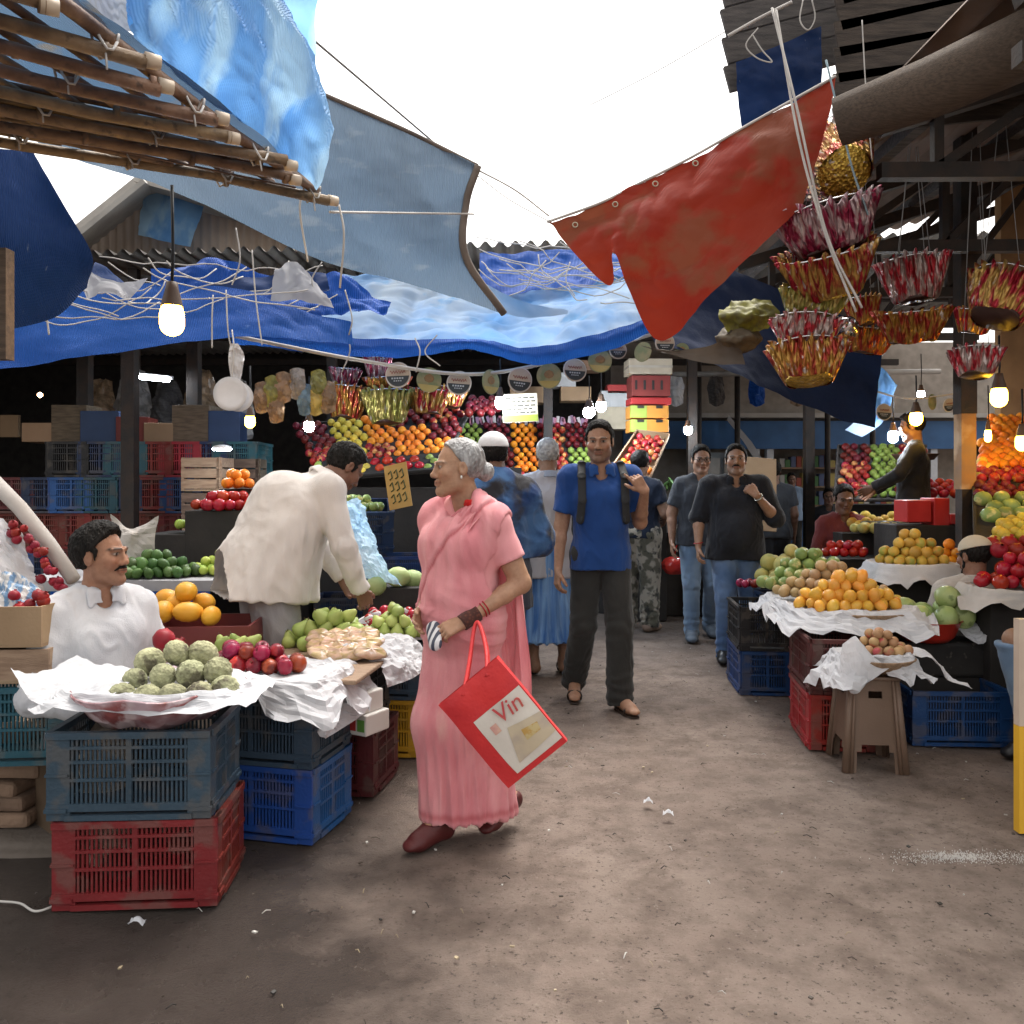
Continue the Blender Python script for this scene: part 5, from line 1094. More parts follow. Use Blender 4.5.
# ================= FRUIT =================
FM={}
def fr(n,c,c2,r=.036,kind='round',c3=None,rough=.45,rnd=.18,**k):
    m=mat('skin_'+n,c,c2,scale=k.pop('scale',9),rough=rough,bump=k.pop('bump',.08),bscale=k.pop('bscale',60),rnd=rnd,c3=c3,s3=14,th=.55,spec=.32,edge=.5,**k)
    mb=MB(); N=16
    if kind=='apple': prof=[(r*.05,r*.72),(r*.25,r*.86),(r*.55,r*.95),(r*.85,r*.66),(r*1.02,r*.2),(r*.98,-r*.25),(r*.78,-r*.66),(r*.5,-r*.88),(r*.2,-r*.84),(.0001,-r*.78)]
    elif kind=='pear': prof=[(.0001,r*1.35),(r*.2,r*1.33),(r*.42,r*1.1),(r*.6,r*.7),(r*.88,r*.25),(r,-r*.2),(r*.85,-r*.62),(r*.5,-r*.9),(.0001,-r*.97)]
    elif kind=='mango': prof=[(.0001,r*1.35),(r*.45,r*1.2),(r*.85,r*.7),(r*1.0,r*.1),(r*.93,-r*.5),(r*.65,-r*1.0),(r*.3,-r*1.25),(.0001,-r*1.32)]
    elif kind=='pome': prof=[(r*.18,r*1.22),(r*.26,r*1.2),(r*.16,r*.95),(r*.5,r*.88),(r*.85,r*.55),(r,0),(r*.85,-r*.55),(r*.5,-r*.86),(.0001,-r*.95)]
    else: prof=[(max(.0001,r*math.cos(a)),r*math.sin(a)) for a in np.linspace(math.pi/2,-math.pi/2,10)]
    fn=None
    if kind=='custard':
        N=40; prof=[(max(.0001,r*math.cos(a)),r*math.sin(a)*.92) for a in np.linspace(math.pi/2,-math.pi/2,26)]
        def fn(rr,z,a):
            la=math.asin(max(-1,min(1,z/(r*.92)))); row=la*7/math.pi*2; b=abs(math.sin(row*math.pi/2+.0))*abs(math.sin(a*5.5+(math.floor(row/1.0)%2)*1.57*1)); k_=.97+.10*b**.6
            return rr*k_,z*k_
    if kind=='lobed': fn=lambda rr,z,a:(rr*(1+.05*math.cos(a*5)),z)
    mb.lathe(prof,N,fn=fn)
    if kind in('apple','pear'): mb.tube([(0,0,prof[0][1]-r*.1),(r*.1,0,prof[0][1]+r*.35)],r*.05,5,mi=1)
    FM[n]=(mb.mesh(n,[m,mat('fruit_stalk',(.10,.06,.03))]),r)
def fruits():
    fr('red_apple',(.38,.02,.02),(.20,.012,.015),.037,'apple',c3=(.55,.25,.08)); fr('dark_apple',(.16,.012,.015),(.09,.008,.01),.037,'apple'); fr('green_apple',(.28,.37,.08),(.20,.29,.05),.036,'apple')
    fr('orange',(.80,.27,.02),(.70,.2,.015),.038,bump=.3,bscale=250,rough=.45); fr('sweet_lime',(.66,.46,.05),(.50,.42,.06),.038,bump=.3,bscale=250); fr('plum',(.25,.012,.02),(.12,.01,.02),.036,'apple',rough=.3,rnd=.4,c3=(.4,.03,.03))
    fr('custard_apple',(.40,.40,.24),(.22,.22,.13),.047,'custard',rough=.85,scale=30,rnd=.2,c3=(.10,.09,.06),bump=.5,bscale=90,bkind='vor'); fr('pale_pear',(.36,.42,.13),(.28,.36,.09),.038,'pear',rough=.4); fr('mango',(.66,.29,.02),(.70,.38,.04),.058,'mango',rough=.4,rnd=.08)
    fr('pomegranate',(.32,.012,.02),(.20,.01,.015),.046,'pome'); fr('guava',(.26,.34,.10),(.17,.25,.07),.055,'lobed',c3=(.55,.5,.2)); fr('large_green_fruit',(.26,.36,.12),(.36,.44,.18),.078,'lobed',rough=.4,c3=(.16,.22,.07))
    fr('yellow_fruit',(.62,.40,.07),(.48,.30,.05),.045,'round',c3=(.35,.35,.07)); fr('melon',(.55,.45,.14),(.42,.40,.14),.072,'lobed',c3=(.36,.36,.12),rough=.6); fr('small_brown_fruit',(.42,.26,.13),(.34,.19,.09),.024,'round',rough=.6,c3=(.45,.1,.08)); fr('pale_brown_fruit',(.48,.33,.17),(.40,.26,.12),.04,'round',rough=.5)
    fr('lime',(.40,.46,.08),(.24,.36,.05),.03,'round'); fr('green_mango',(.07,.14,.035),(.04,.09,.02),.042,'mango',rnd=.3); fr('tomato_red_fruit',(.40,.018,.014),(.30,.012,.012),.045,'lobed',rough=.25); fr('orange_mango',(.72,.30,.04),(.66,.38,.06),.042,'mango',rough=.35)
    fr('green_melon',(.42,.5,.22),(.3,.4,.15),.085,'mango',rough=.5)
def put(kind,p,label,group,s=1,cat=None,flat=False):
    me,r=FM[kind]; o=link(kind,me,None,p); a=RNG.uniform(0,6.28,3)
    if flat: o.rotation_euler=(math.pi/2+RNG.uniform(-.2,.2),RNG.uniform(-.3,.3),a[2])
    else: o.rotation_euler=(RNG.uniform(-.9,.9),RNG.uniform(-.9,.9),a[2])
    s*=RNG.uniform(.88,1.1); o.scale=(s*RNG.uniform(.93,1.06),s*RNG.uniform(.93,1.06),s*RNG.uniform(.92,1.07)); tag(o,label,cat or kind.replace('_',' '),group); return o
def heap(kind,c,rx,ry,layers,label,group,s=1,rz=0,flat=False,cat=None,top=None,maxn=None):
    r=FM[kind][1]*s*(1.12 if flat else 1.0); n=0; ca,sa=math.cos(rz),math.sin(rz)
    for l in range(layers):
        f=1-l/(layers+.35); ax,ay=rx*f,ry*f; nx=int(ax/r)+1; ny=int(ay/(r*.87))+1
        for j in range(-ny,ny+1):
            for i in range(-nx,nx+1):
                x=(i+.5*((j+l)&1))*2*r*.98+RNG.normal()*r*.10; y=j*r*1.74+RNG.normal()*r*.10+.3*r*l
                if (x/(ax+.001))**2+(y/(ay+.001))**2>1: continue
                if l<layers-1 and (x/(ax*.55+.001))**2+(y/(ay*.55+.001))**2<.6 and l<layers-2: continue
                z=r*.9+l*r*1.5+RNG.normal()*r*.06
                put(kind,V(c)+V((x*ca-y*sa,x*sa+y*ca,z)),label,group,s,cat,flat); n+=1
    return n
def rack(kind,TL,TR,BR,BL,label,group,s=1,skip=.04,cat=None,lift=1):
    """fruit laid over a sloping quad (pixel x,y,depth)"""
    a,b,c,d=[P(*q) if not isinstance(q,Vector) else q for q in (TL,TR,BR,BL)]; r=FM[kind][1]*s
    nu=max(1,int(((a-b).length+(c-d).length)/2/(2*r))); nv=max(1,int(((a-d).length+(b-c).length)/2/(1.78*r))); nn=(b-a).cross(d-a).normalized()
    if nn.y>0: nn=-nn
    for j in range(nv):
        for i in range(nu):
            if RNG.rand()<skip: continue
            u=(i+.5+.5*(j&1)-.25)/nu; v=(j+.5)/nv; p=(a.lerp(b,u)).lerp(d.lerp(c,u),v)+nn*r*lift+V(RNG.normal(size=3)*r*.10); put(kind,p,label,group,s,cat)
def bedding(TL,TR,BR,BL,m,label,cat='tray',name='display_tray',th=.02,lip=.05):
    a,b,c,d=[P(*q) for q in (TL,TR,BR,BL)]; nn=(b-a).cross(d-a).normalized()
    if nn.y>0: nn=-nn
    ctr=(a+b+c+d)/4; t=thing(name,label,cat,ctr)
    mb=MB(); q=[x-ctr-nn*.004 for x in (a,b,c,d)]; q2=[x-nn*th for x in q]; mb.quadmesh(q+q2,[(0,1,2,3),(7,6,5,4),(0,4,5,1),(1,5,6,2),(2,6,7,3),(3,7,4,0)]); mb.build('board',m,t)
    for i in range(4):
        x,y=q[i],q[(i+1)%4]; mb=MB(); mb.bar(x+nn*lip*.5,y+nn*lip*.5,.016,lip,up=nn); mb.build('rim_board',m,t)
    return t
def papersheet(name,label,c,ctrl,amp=.02,m=None,n=60,cat='paper sheet'):
    """ctrl grid of local offsets"""
    n=max(14,n//2); A=catmull(ctrl,n,n); nn=gnormal(A); q=A.reshape(-1,3); A=A+nn*((ridge(q*11+V3(c),3)*.6+fbm(q*7+V3(c),3)*.7+.35*noise3(q*45))*amp).reshape(n,n,1)
    mb=MB(); mb.grid(A,smooth=False); return tag(mb.build(name,m or PAPER,None,c),label,cat)
def V3(c): return np.array([c[0],c[1],c[2]])*3
def skirt(name,label,c,rx,ry,z0,drop,out=.08,m=None,amp=.02,rag=.05,n=90,sides=(0,2*math.pi),zc=None,cat='paper sheet',seed=0,rz=0):
    n=64
    """sheet of paper lining a tray: flat disc in the middle, rim folded outward and hanging with ragged edge"""
    rings=[0,.35,.7,.92,1.0,1.06,1.12]; A=np.zeros((n+1,len(rings)+2,3))
    for i in range(n+1):
        a=sides[0]+(sides[1]-sides[0])*i/n; w=noise3(np.array([[math.cos(a)*1.6+seed*3,math.sin(a)*1.6,seed]]))[0]; w2=noise3(np.array([[math.cos(a)*5+seed,math.sin(a)*5,seed+4]]))[0]
        sq=(abs(math.cos(a))**4+abs(math.sin(a))**4)**-.25
        for j,rr in enumerate(rings+[1.2,1.3]):
            k=rr*sq; x,y=k*rx*math.cos(a),k*ry*math.sin(a); z=0
            if j>=3: z=[.012,.022,.012,-.3*drop*(1+w)][j-3] if j<7 else [-.65*drop*(1+w*.9+w2*.5),-drop*(1+w*1.1+w2*.8)][j-7]; 
            if j>=6: e=out*(j-5)/3*(.5+w*1.5); x+=math.cos(a)*e; y+=math.sin(a)*e
            A[i,j]=(x*math.cos(rz)-y*math.sin(rz),x*math.sin(rz)+y*math.cos(rz),z0+z)
    A[-1]=A[0]; B=[]
    # refine
    t=np.linspace(0,A.shape[1]-1,26); i0=np.minimum(t.astype(int),A.shape[1]-2); f=(t-i0)[None,:,None]; A=A[:,i0]*(1-f)+A[:,i0+1]*f
    nn=gnormal(A); q=A.reshape(-1,3); d=((ridge(q*12+seed*7,3)*.7+fbm(q*8+seed,3)*.6+.4*noise3(q*40))*amp).reshape(A.shape[:2])[:,:,None]; d[-1]=d[0]; wt=np.clip((np.arange(26)-5)/8,0.2,1)[None,:,None]; A=A+nn*d*wt
    mb=MB(); mb.grid(A,smooth=(cat=='cloth')); return tag(mb.build(name,m or PAPER,None,c),label,cat)
def text(s,size,m,parent=None,name='lettering',loc=(0,0,0),rot=(0,0,0),ext=.001,shear=0,align='CENTER'):
    cu=bpy.data.curves.new(name,'FONT'); cu.body=s; cu.size=size; cu.extrude=ext; cu.align_x=align; cu.align_y='CENTER'; cu.shear=shear
    o=bpy.data.objects.new('tmp',cu); C.objects.link(o); bpy.context.view_layer.update(); me=bpy.data.meshes.new_from_object(o.evaluated_get(bpy.context.evaluated_depsgraph_get())); bpy.data.objects.remove(o)
    me.materials.clear(); me.materials.append(m); return link(name,me,parent,loc,rot)
cam=bpy.data.cameras.new('camera'); co_=bpy.data.objects.new('camera',cam); C.objects.link(co_); co_.location=(0,0,CAMZ); co_.rotation_euler=(R(90),0,0)
cam.sensor_width=36; cam.lens=F_/1024*36; cam.shift_y=-(512-HZ)/1024; cam.clip_start=.05; cam.clip_end=500; sc.camera=co_
sc.view_settings.view_transform='Standard'; sc.view_settings.look='None'; sc.view_settings.gamma=1; sc.view_settings.use_curve_mapping=False
def foilbasket(label,px,py,d,wpx,hpx,cols,tilt=(0,0),group='foil gift baskets hanging on strings',seed=0,face=False):
    c=P(px,py,d); r=wpx/2/F_*d; h=hpx/F_*d
    t=thing('foil_basket',label,'gift basket',c,0,group); t.rotation_euler=(tilt[0],tilt[1],seed*1.3)
    key='foil_%s'%'_'.join('%.2f'%x for x in cols[0]+cols[1]); m1=MATS.get(key) or foilmat(key,cols[0],cols[1])
    n=144; nf=22; prof=[(.62,-.5),(.66,-.46),(.8,-.1),(.95,.3),(1.04,.5),(1.0,.52),(.9,.28),(.74,-.08),(.60,-.42)]
    def fn(rr,z,a):
        k=rr-.6; w=.17*(1-2*abs(math.sin(a*nf*.5)))*max(0,k)*2.2; return r*(rr+w),h*(z+.10*k*2*math.sin(a*nf+1.2)+ .05*math.sin(a*3+seed))
    mb=MB(); mb.lathe(prof,n,fn=fn); mb.build('foil_frill',m1,t)
    mb=MB(); mb.lathe([(.0001,-h*.5),(r*.60,-h*.5),(r*.64,-h*.44),(.0001,-h*.44)],30); mb.build('tray_base',foilmat('foil_base%d'%(seed%2),(.40,.24,.03),(.6,.4,.08)) if face else mat('basket_base_dark',(.06,.03,.025),rough=.5),t)
    mb=MB(); mb.tube([V((r*1.0*math.cos(a),r*1.0*math.sin(a),h*.5)) for a in np.linspace(0,2*math.pi,40)],.004,6,cap=False); mb.build('rim_ring',mat('foil_silver',(.7,.7,.72),rough=.25,metal=.9),t)
    return t
def foilmat(name,a,b):
    if name in MATS: return MATS[name]
    m=mat(name,a,b,scale=30,edge=.22,rough=.3,bump=1.0,bscale=60,metal=.6,c3=(.6,.57,.55),s3=36,th=.62,bkind='vor',stretch=(1,1,.22)); return m
def disc(px,py,d,w,kind,label,rz=0):
    c=P(px,py,d); r=w/2/F_*d; t=thing('paper_disc',label,'paper disc',c,0,'round paper discs pinned along the rope'); t.rotation_euler=(RNG.uniform(-.15,.15),RNG.uniform(-.2,.2),rz); 
    def circ(mb,r,y,h0=-9,h1=9,n=32,mi=0,th=.004):
        pts=[(r*math.cos(a),r*math.sin(a)) for a in np.linspace(0,2*math.pi,n+1)[:-1]]; pts=[(x,min(max(z,h0),h1)) for x,z in pts]
        f=[V((x,y,z)) for x,z in pts]; b=[V((x,y+th,z)) for x,z in pts]; N=len(pts); mb.quadmesh(f+b,[tuple(range(N-1,-1,-1)),tuple(range(N,2*N))]+[(i,(i+1)%N,(i+1)%N+N,i+N) for i in range(N)],mi)
    BE=mat('disc_beige',(.48,.41,.34),(.42,.36,.3),rough=.7); DK=mat('disc_dark',(.035,.045,.055),rough=.6); RW=mat('disc_white',(.62,.6,.58),rough=.6)
    if kind=='ring':
        mb=MB(); circ(mb,r,0); mb.build('card',RW,t); mb=MB(); circ(mb,r*.92,-.003,-9,9,32,0,.003); mb.build('upper_face',BE,t); mb=MB(); circ(mb,r*.88,-.006,-9,-r*.08,32,0,.003); mb.build('lower_face',DK,t)
        mb=MB(); 
        for k in range(5): mb.bx((-r*.5+k*r*.2,-.009,-r*.32),(-r*.5+k*r*.2+r*.13,-.006,-r*.2))
        for k in range(4): mb.bx((-r*.33+k*r*.17,-.009,-r*.5),(-r*.33+k*r*.17+r*.1,-.006,-r*.42))
        mb.build('small_lettering',mat('ink_pale',(.45,.5,.55)),t)
        mb=MB(); pts=[V((-r*.6+r*1.2*i/40,-.006,r*.22+r*.10*math.sin(i*.9)+r*.05*math.sin(i*2.1))) for i in range(41)]; mb.tube(pts,r*.022,5); mb.build('script_lettering',mat('ink_brown',(.28,.06,.05)),t)
    else:
        mb=MB(); circ(mb,r,0); mb.build('card',mat('disc_olive',(.20,.24,.13),(.30,.28,.16),scale=14,edge=.3,rough=.6),t); mb=MB(); circ(mb,r*.93,-.003,-9,-r*.38,32,0,.003); mb.build('lower_face',mat('disc_gold',(.45,.38,.16),(.38,.3,.1)),t)
        mb=MB(); mb.lathe([(.0001,r*.36),(r*.3,r*.2),(r*.42,-r*.02),(r*.3,-r*.25),(.0001,-r*.36)],18,c=(0,0,0)); o=mb.build('printed_fruit',mat('print_brown',(.22,.14,.07),(.3,.18,.08),scale=30),t); o.scale=(1,.02,1); o.location=(0,-.004,r*.15)
    return t
def bulb(px,py,d,label,col,s,wire_top=None,r=.034,h=.10,group='bare bulbs lit over the fruit',cap=True):
    c=P(px,py,d); t=thing('lit_bulb',label,'light bulb',c,0,group); 
    mb=MB(); mb.lathe([(max(.0001,r*math.cos(a)),-h*.5+r+r*math.sin(a)) for a in np.linspace(-math.pi/2,0,8)]+[(r,h*.1),(r*.9,h*.25),(r*.6,h*.42),(r*.5,h*.5)],28); mb.build('glass',emis('glow_%.2f_%.0f'%(col[2],s),col,s*1.9),t)
    mb=MB(); mb.lathe([(r*.9,h*.32),(r*.75,h*.55),(r*.55,h*.8),(r*.45,h*1.0),(.001,h*1.02)],16); mb.build('socket',mat('socket_brown',(.10,.06,.04),rough=.5),t)
    tp=wire_top if wire_top else .5
    mb=MB(); mb.tube([(0,0,h*.95),(.004,0,tp*.5),(0,0,tp)],.006 if r>.03 else .004,6); mb.build('cord',ROPEB,t); return t
def stalls():
    # ---- near-left stall: crates
    a=G(217,907); rz=R(4); 
    def cr(near_right,z,rz,col,label,s=1.0):
        c,s_=math.cos(rz),math.sin(rz); off=V((-.265,.18,0)); o=V((off.x*c-off.y*s_,off.x*s_+off.y*c,0))*s; return crate(V(near_right)+o+V((0,0,z)),rz,col,label,s=s)
    Z0=.004
    cr(a,Z0,rz,'maroon','worn maroon crate on the wet ground at the near corner of the left stall',1.0)
    cr(a+V((-.02,-.005,0)),.297,rz+R(-1),'slate','slate-grey crate on the worn maroon crate under the custard apple tray')
    b=V((-.775,3.29,0)); cr(b,Z0,R(-14),'blue','bright blue crate on the ground behind the maroon crate'); cr(b+V((.0,0,0)),.297,R(-13),'slate','slate-grey crate on the bright blue crate under the plums')
    b=V((-.62,3.80,0)); cr(b,Z0,R(-10),'brownred','brown-red crate on the ground between the blue and yellow crates'); cr(b+V((-.05,.05,0)),.297,R(-10),'black','black crate hidden under the white paper on the brown-red crate')
    b=V((-.46,4.35,0)); cr(b,Z0,R(-6),'yellow','yellow crate on the ground just behind the woman in pink'); cr(b,.297,R(-6),'slate','slate-blue crate on the yellow crate behind the woman in pink')
    for i,(x,y) in enumerate(((-1.05,4.05),(-.95,4.65))):
        crate((x,y,Z0),R(-8),'black',['black crate supporting the middle of the left stall','black crate supporting the far end of the left stall'][i]); crate((x,y,.297),R(-8),'navy',['dark navy crate stacked in the middle of the left stall','dark navy crate stacked at the far end of the left stall'][i])
    solidbox('stall_board',(-.93,4.15,.592),(.80,1.35,.02),R(-8),WOODL,'pale plank top laid over the crates of the left stall','board')
    # custard apples basket
    c=P(160,716,3.0); c.z=.60; 
    t=thing('wrapped_basket','shallow basket wrapped in crinkled pinkish plastic on the slate-grey crate','basket',c)
    mb=MB(); mb.lathe([(.0001,-.005),(.20,-.005),(.24,.03),(.29,.10),(.285,.105),(.22,.04),(.0001,.02)],48,fn=lambda r,z,a:(r*(1+.02*math.sin(a*5)+.012*math.sin(a*13)),z+.006*math.sin(a*7))); mb.build('basket_body',mat('plastic_wrap_pink',(.22,.06,.06),(.42,.30,.33),scale=7,edge=.3,rough=.2,bump=1.5,bscale=14,c3=(.5,.4,.42),s3=9,th=.55,spec=.7,bkind='vor'),t)
    skirt('white_paper','white paper lining the custard apple basket and folded over its rim',c+V((0,0,.092)),.285,.205,0,.022,out=.012,seed=1,amp=.018)
    papersheet('white_paper','white paper sheet sticking out to the left of the custard apple basket',c+V((-.27,.0,.115)),[[V((-.20,-.10,.06)),V((-.1,-.17,-.02)),V((.02,-.20,-.05)),V((.16,-.21,-.04))],[V((-.17,.02,.02)),V((-.07,-.0,.02)),V((.05,-.03,.01)),V((.18,-.06,.0))],[V((-.10,.15,.05)),V((-.03,.13,.03)),V((.06,.12,.02)),V((.2,.12,.0))]],.015)
    g='custard apples heaped in the near basket'; lb='knobbly grey-green custard apple heaped in the plastic-wrapped basket'
    k=c+V((.0,0,.098))
    for (px,py,d) in [(122,697,2.92),(147,699,2.88),(173,697,2.88),(199,695,2.88),(225,690,2.92),(135,680,3.0),(163,676,2.99),(191,674,2.99),(218,671,3.0),(177,653,3.08),(203,654,3.1),(150,662,3.1)]:
        put('custard_apple',P(px,py,d),lb,g,1.02,'custard apple')
    # plums tray
    c=P(256,665,3.52); c.z=.61
    skirt('white_paper','white paper spread under the plums and hanging over the slate crate',c+V((.03,0,.015)),.31,.21,0,.12,out=.03,seed=5,amp=.025,rz=R(-14))
    heap('plum',c+V((-.02,.02,.02)),.20,.11,2,'dark red plum heaped on white paper behind the custard apples','plums heaped on white paper',s=.95,rz=R(-10))
    c2=P(172,648,3.42); 
    for i,(px,py) in enumerate(((164,640),(176,648),(167,652))): put('pomegranate',P(px,py,3.40+.03*i),'dark red pomegranate in clear plastic beside the custard apples','pomegranates beside the custard apples',.95)
    openbox('fruit_box',V((-1.46,4.05,.592)),(.50,.40,.165),R(5),mat('box_maroon',(.16,.03,.03),rough=.5),'flat maroon box holding the ripe mangoes','box')
    crate(V((-1.40,4.05,.004)),R(4),'black','black crate on the ground under the mango box'); crate(V((-1.40,4.05,.297)),R(4),'black','black crate on top, right under the mango box')
    for (px,py,d) in ((163,612,3.9),(188,612,3.9),(211,616,3.92),(176,605,4.02),(204,602,4.05),(186,592,4.0),(166,600,4.1)): put('mango',P(px,py,d),'large ripe yellow mango in the flat maroon box','ripe mangoes in the flat maroon box',.86,flat=True)
    solidbox('stall_board',(-1.22,3.72,.53),(.62,.34,.02),R(-8),WOODL,'pale plank behind the plums carrying the near heap of pale pears','board')
    heap('pale_pear',V((-1.23,3.78,.56)),.24,.12,3,'pale green pear in the heap between mangoes and plums','pale pears behind the plums',s=.92)
    heap('pale_pear',V((-.88,4.15,.61)),.25,.16,3,'pale green pear in the heap before the bending man','pale pears before the bending man',s=1.0,rz=R(-10))
    solidbox('display_stand',V((-.62,5.12,0)),(.5,.34,.80),0,DARK,'dark stand under the long pale-green melons','stand'); q=P(226,502,5.6); solidbox('display_stand',V((q.x,5.66,0)),(.46,.34,q.z-.055),0,DARK,'dark stand under the bright red fruit left of the bending man','stand'); q=P(238,488,5.8); solidbox('display_stand',V((q.x,6.0,0)),(.3,.3,q.z-.005),0,DARK,'dark stand under the oranges left of the bending man','stand')
    heap('pale_pear',V((-.60,4.27,.64)),.13,.11,3,'pale green pear in the small heap next to the woman in pink','pale pears next to the woman in pink',s=.9)
    heap('lime',V((-.98,4.42,.61)),.16,.10,2,'small lime between the pears and the bending man\'s hands','limes by the bending man\'s hands',s=.9)
    # fig packs
    for i in range(12):
        p=V((-.84+.075*(i%4)-.006*i,3.80+.07*(i//4),.645+.014*(i//4)+.003*i)); 
        mb=MB(); mb.lathe([(.0001,-.014),(.05,-.014),(.066,.0),(.052,.014),(.0001,.018)],20,fn=lambda r,z,a:(r*(1+.1*math.sin(a*3+i)),z+.004*math.sin(a*5))); o=mb.build('fig_packet',mat('figs_wrapped',(.60,.40,.30),(.42,.30,.14),scale=28,edge=.3,rough=.25,rnd=.15,spec=.6,c3=(.7,.6,.55)),None,p,(RNG.uniform(.35,.6),RNG.uniform(-.2,.2),RNG.uniform(-.5,.5))); o.scale=(1.15,.8,1); tag(o,'flat clear packet of dried figs stacked beside the pears','packet','clear packets of dried figs')
    # nested red and white foam-netted guavas
    for i in range(34):
        u,v=(i%7),(i//7); p=V((-.77+.066*u+.03*(v%2),4.42+.07*v,.655+.012*v+RNG.normal()*.004)); o=put('tomato_red_fruit',p,'small red fruit packed in rows with white foam sleeves','red fruit in white foam sleeves',.62,cat='red fruit')
        mb=MB(); q=RNG.uniform(-.5,.5); mb.lathe([(.019,-.016),(.027,-.004),(.028,.006),(.024,.010)],14); s=mb.build('foam_sleeve',PLW,None,p+V((0,0,.0)),(q,RNG.uniform(-.6,.6),0)); tag(s,'white foam sleeve around one of the small red fruits','foam sleeve','foam sleeves on the small red fruit')
    openbox('fruit_box',V((-.56,4.56,.61)),(.56,.42,.06),R(-6),PLW,'shallow white box of small red fruit in foam sleeves','box')
    for px,py,d,rz_ in ((398,577,5.0,.3),(376,586,4.95,1.3),(412,580,5.1,.2)): o=put('green_melon',P(px,py,d),'long pale-green melon at the far end of the left stall','pale-green melons at the far end of the left stall',.72,flat=True); o.rotation_euler=(math.pi/2,0,rz_+1.3)
    # printed cartons by the stall edge
    PR=mat('carton_print',(.60,.58,.55),(.50,.47,.42),scale=4,rough=.7); 
    for i,(px,py,d,dim) in enumerate(((352,668,3.72,(.22,.16,.09)),(360,690,3.72,(.20,.16,.09)))):
        p=P(px,py,d); p.z=(.39,.30)[i]+.03
        o=solidbox('fruit_carton',p,dim,R(-30),PR,['white fruit carton with printed pictures hanging at the stall edge','second white fruit carton with printed pictures, below the first'][i],'carton')
        for k in range(4):
            mb=MB(); mb.bx((-.09+.048*k,-dim[1]/2-.003,.02),(-.052+.048*k,-dim[1]/2-.0005,.07)); mb.build('printed_picture',[mat('print_green',(.12,.3,.06)),mat('print_orange',(.6,.25,.04)),mat('print_ink',(.03,.03,.035)),mat('print_red',(.4,.03,.03))][(k+i)%4],o)
    papersheet('white_paper','white paper hanging over the edge beside the packets of figs',V((-.66,3.98,.64)),[[V((-.22,-.12,.02)),V((-.18,.05,.02)),V((-.12,.2,.02))],[V((-.08,-.16,.03)),V((-.02,.0,.04)),V((.05,.18,.02))],[V((.06,-.2,-.03)),V((.16,-.02,-.02)),V((.18,.2,.0))],[V((.10,-.22,-.14)),V((.22,-.06,-.12)),V((.26,.2,-.10))]],.03)
    papersheet('white_paper','white paper flowing down between the plums and the cartons',V((-.86,3.55,.60)),[[V((-.22,-.22,-.02)),V((-.2,.0,.03)),V((-.1,.2,.03))],[V((-.05,-.25,-.04)),V((.0,.0,.02)),V((.05,.2,.03))],[V((.08,-.22,-.14)),V((.14,.0,-.06)),V((.2,.2,.0))],[V((.12,-.22,-.2)),V((.22,.02,-.17)),V((.27,.2,-.1))]],.03)
    # pale blue bag by the bending man
    papersheet('plastic_bag','pale blue plastic bag hanging beside the bending man in cream',P(360,540,4.9),[[V((-.09,0,.22)),V((-.02,.03,.24)),V((.03,0,.2))],[V((-.10,.0,.08)),V((-.01,.07,.08)),V((.07,0,.05))],[V((-.10,0,-.1)),V((.02,.08,-.08)),V((.12,0,-.1))],[V((-.06,0,-.22)),V((.1,.05,-.24)),V((.24,0,-.27))]],.04,mat('bag_pale_blue',(.40,.62,.82),(.6,.75,.85),transl=.4,rough=.35,scale=3),cat='plastic bag')
    # ---- extreme left: boxes, stones, sacks
    for i,(px,py,h) in enumerate(((16,641,.16),(18,672,.13))):
        p=P(px,py,3.15); openbox('wooden_crate',(p.x-.12,3.3,(.80,.665)[i]),(.42,.34,(.15,.125)[i]),R(3+4*i),CARD if i==0 else WOODL,['brown cardboard carton full of wrapped dates at the left edge','rough wooden fruit crate under the brown carton at the left edge'][i],'crate')
    crate((-1.93,3.32,.36),R(5),'teal','dark teal crate under the rough wooden crate at the left edge'); 
    ST=mat('stone_block',(.26,.17,.12),(.18,.12,.085),scale=6,rough=.9,bump=.9,bscale=30,rnd=.2)
    for k in range(6):
        mb=MB(); mb.box((0,0,0),(.36+.03*(k%2),.24,.058)); o=mb.build('stone_block',ST,None,(-2.06-.02*(k%3),3.42+.01*k,.09+k*.062),(RNG.uniform(-.02,.02),RNG.uniform(-.04,.04),RNG.uniform(-.2,.2)),.018); tag(o,['lowest','second lowest','third','fourth','second highest','topmost'][k]+' brown stone block of the stack at the left edge','stone block')
    papersheet('sack','white woven sack draped over the cartons behind the seated man',P(6,590,3.5),[[V((-.35,-.1,.22)),V((-.2,.1,.32)),V((-.05,.2,.24))],[V((-.35,-.15,.05)),V((-.15,.0,.18)),V((.02,.15,.10))],[V((-.3,-.2,-.14)),V((-.06,-.1,-.02)),V((.12,.1,-.06))],[V((-.2,-.22,-.26)),V((.04,-.16,-.16)),V((.2,.05,-.16))]],.03,W1,cat='sack')
    mb=MB(); mb.tube([P(-10,478,3.75),P(20,508,3.72),P(48,543,3.7),P(74,580,3.65)],[.034,.032,.032,.03],12); tag(mb.build('foam_roll',mat('foam_white',(.50,.47,.44),(.40,.37,.35),rough=.8)),'long white foam roll leaning behind the seated man','foam roll')
    for k in range(26): t_=k/26; p=P(14+56*t_+RNG.normal()*4,520+70*t_+RNG.normal()*5+8,3.62); put('pomegranate',p,'small dark red date-like fruit piled along the foam roll','dark red fruit along the foam roll',.42,cat='red fruit')
    for k in range(10): p=P(22+RNG.uniform(-14,30),606+RNG.uniform(-12,10),3.2); put('pomegranate',p,'dark red fruit wrapped in the brown carton at the left edge','dark red fruit in the brown carton',.5,cat='red fruit')
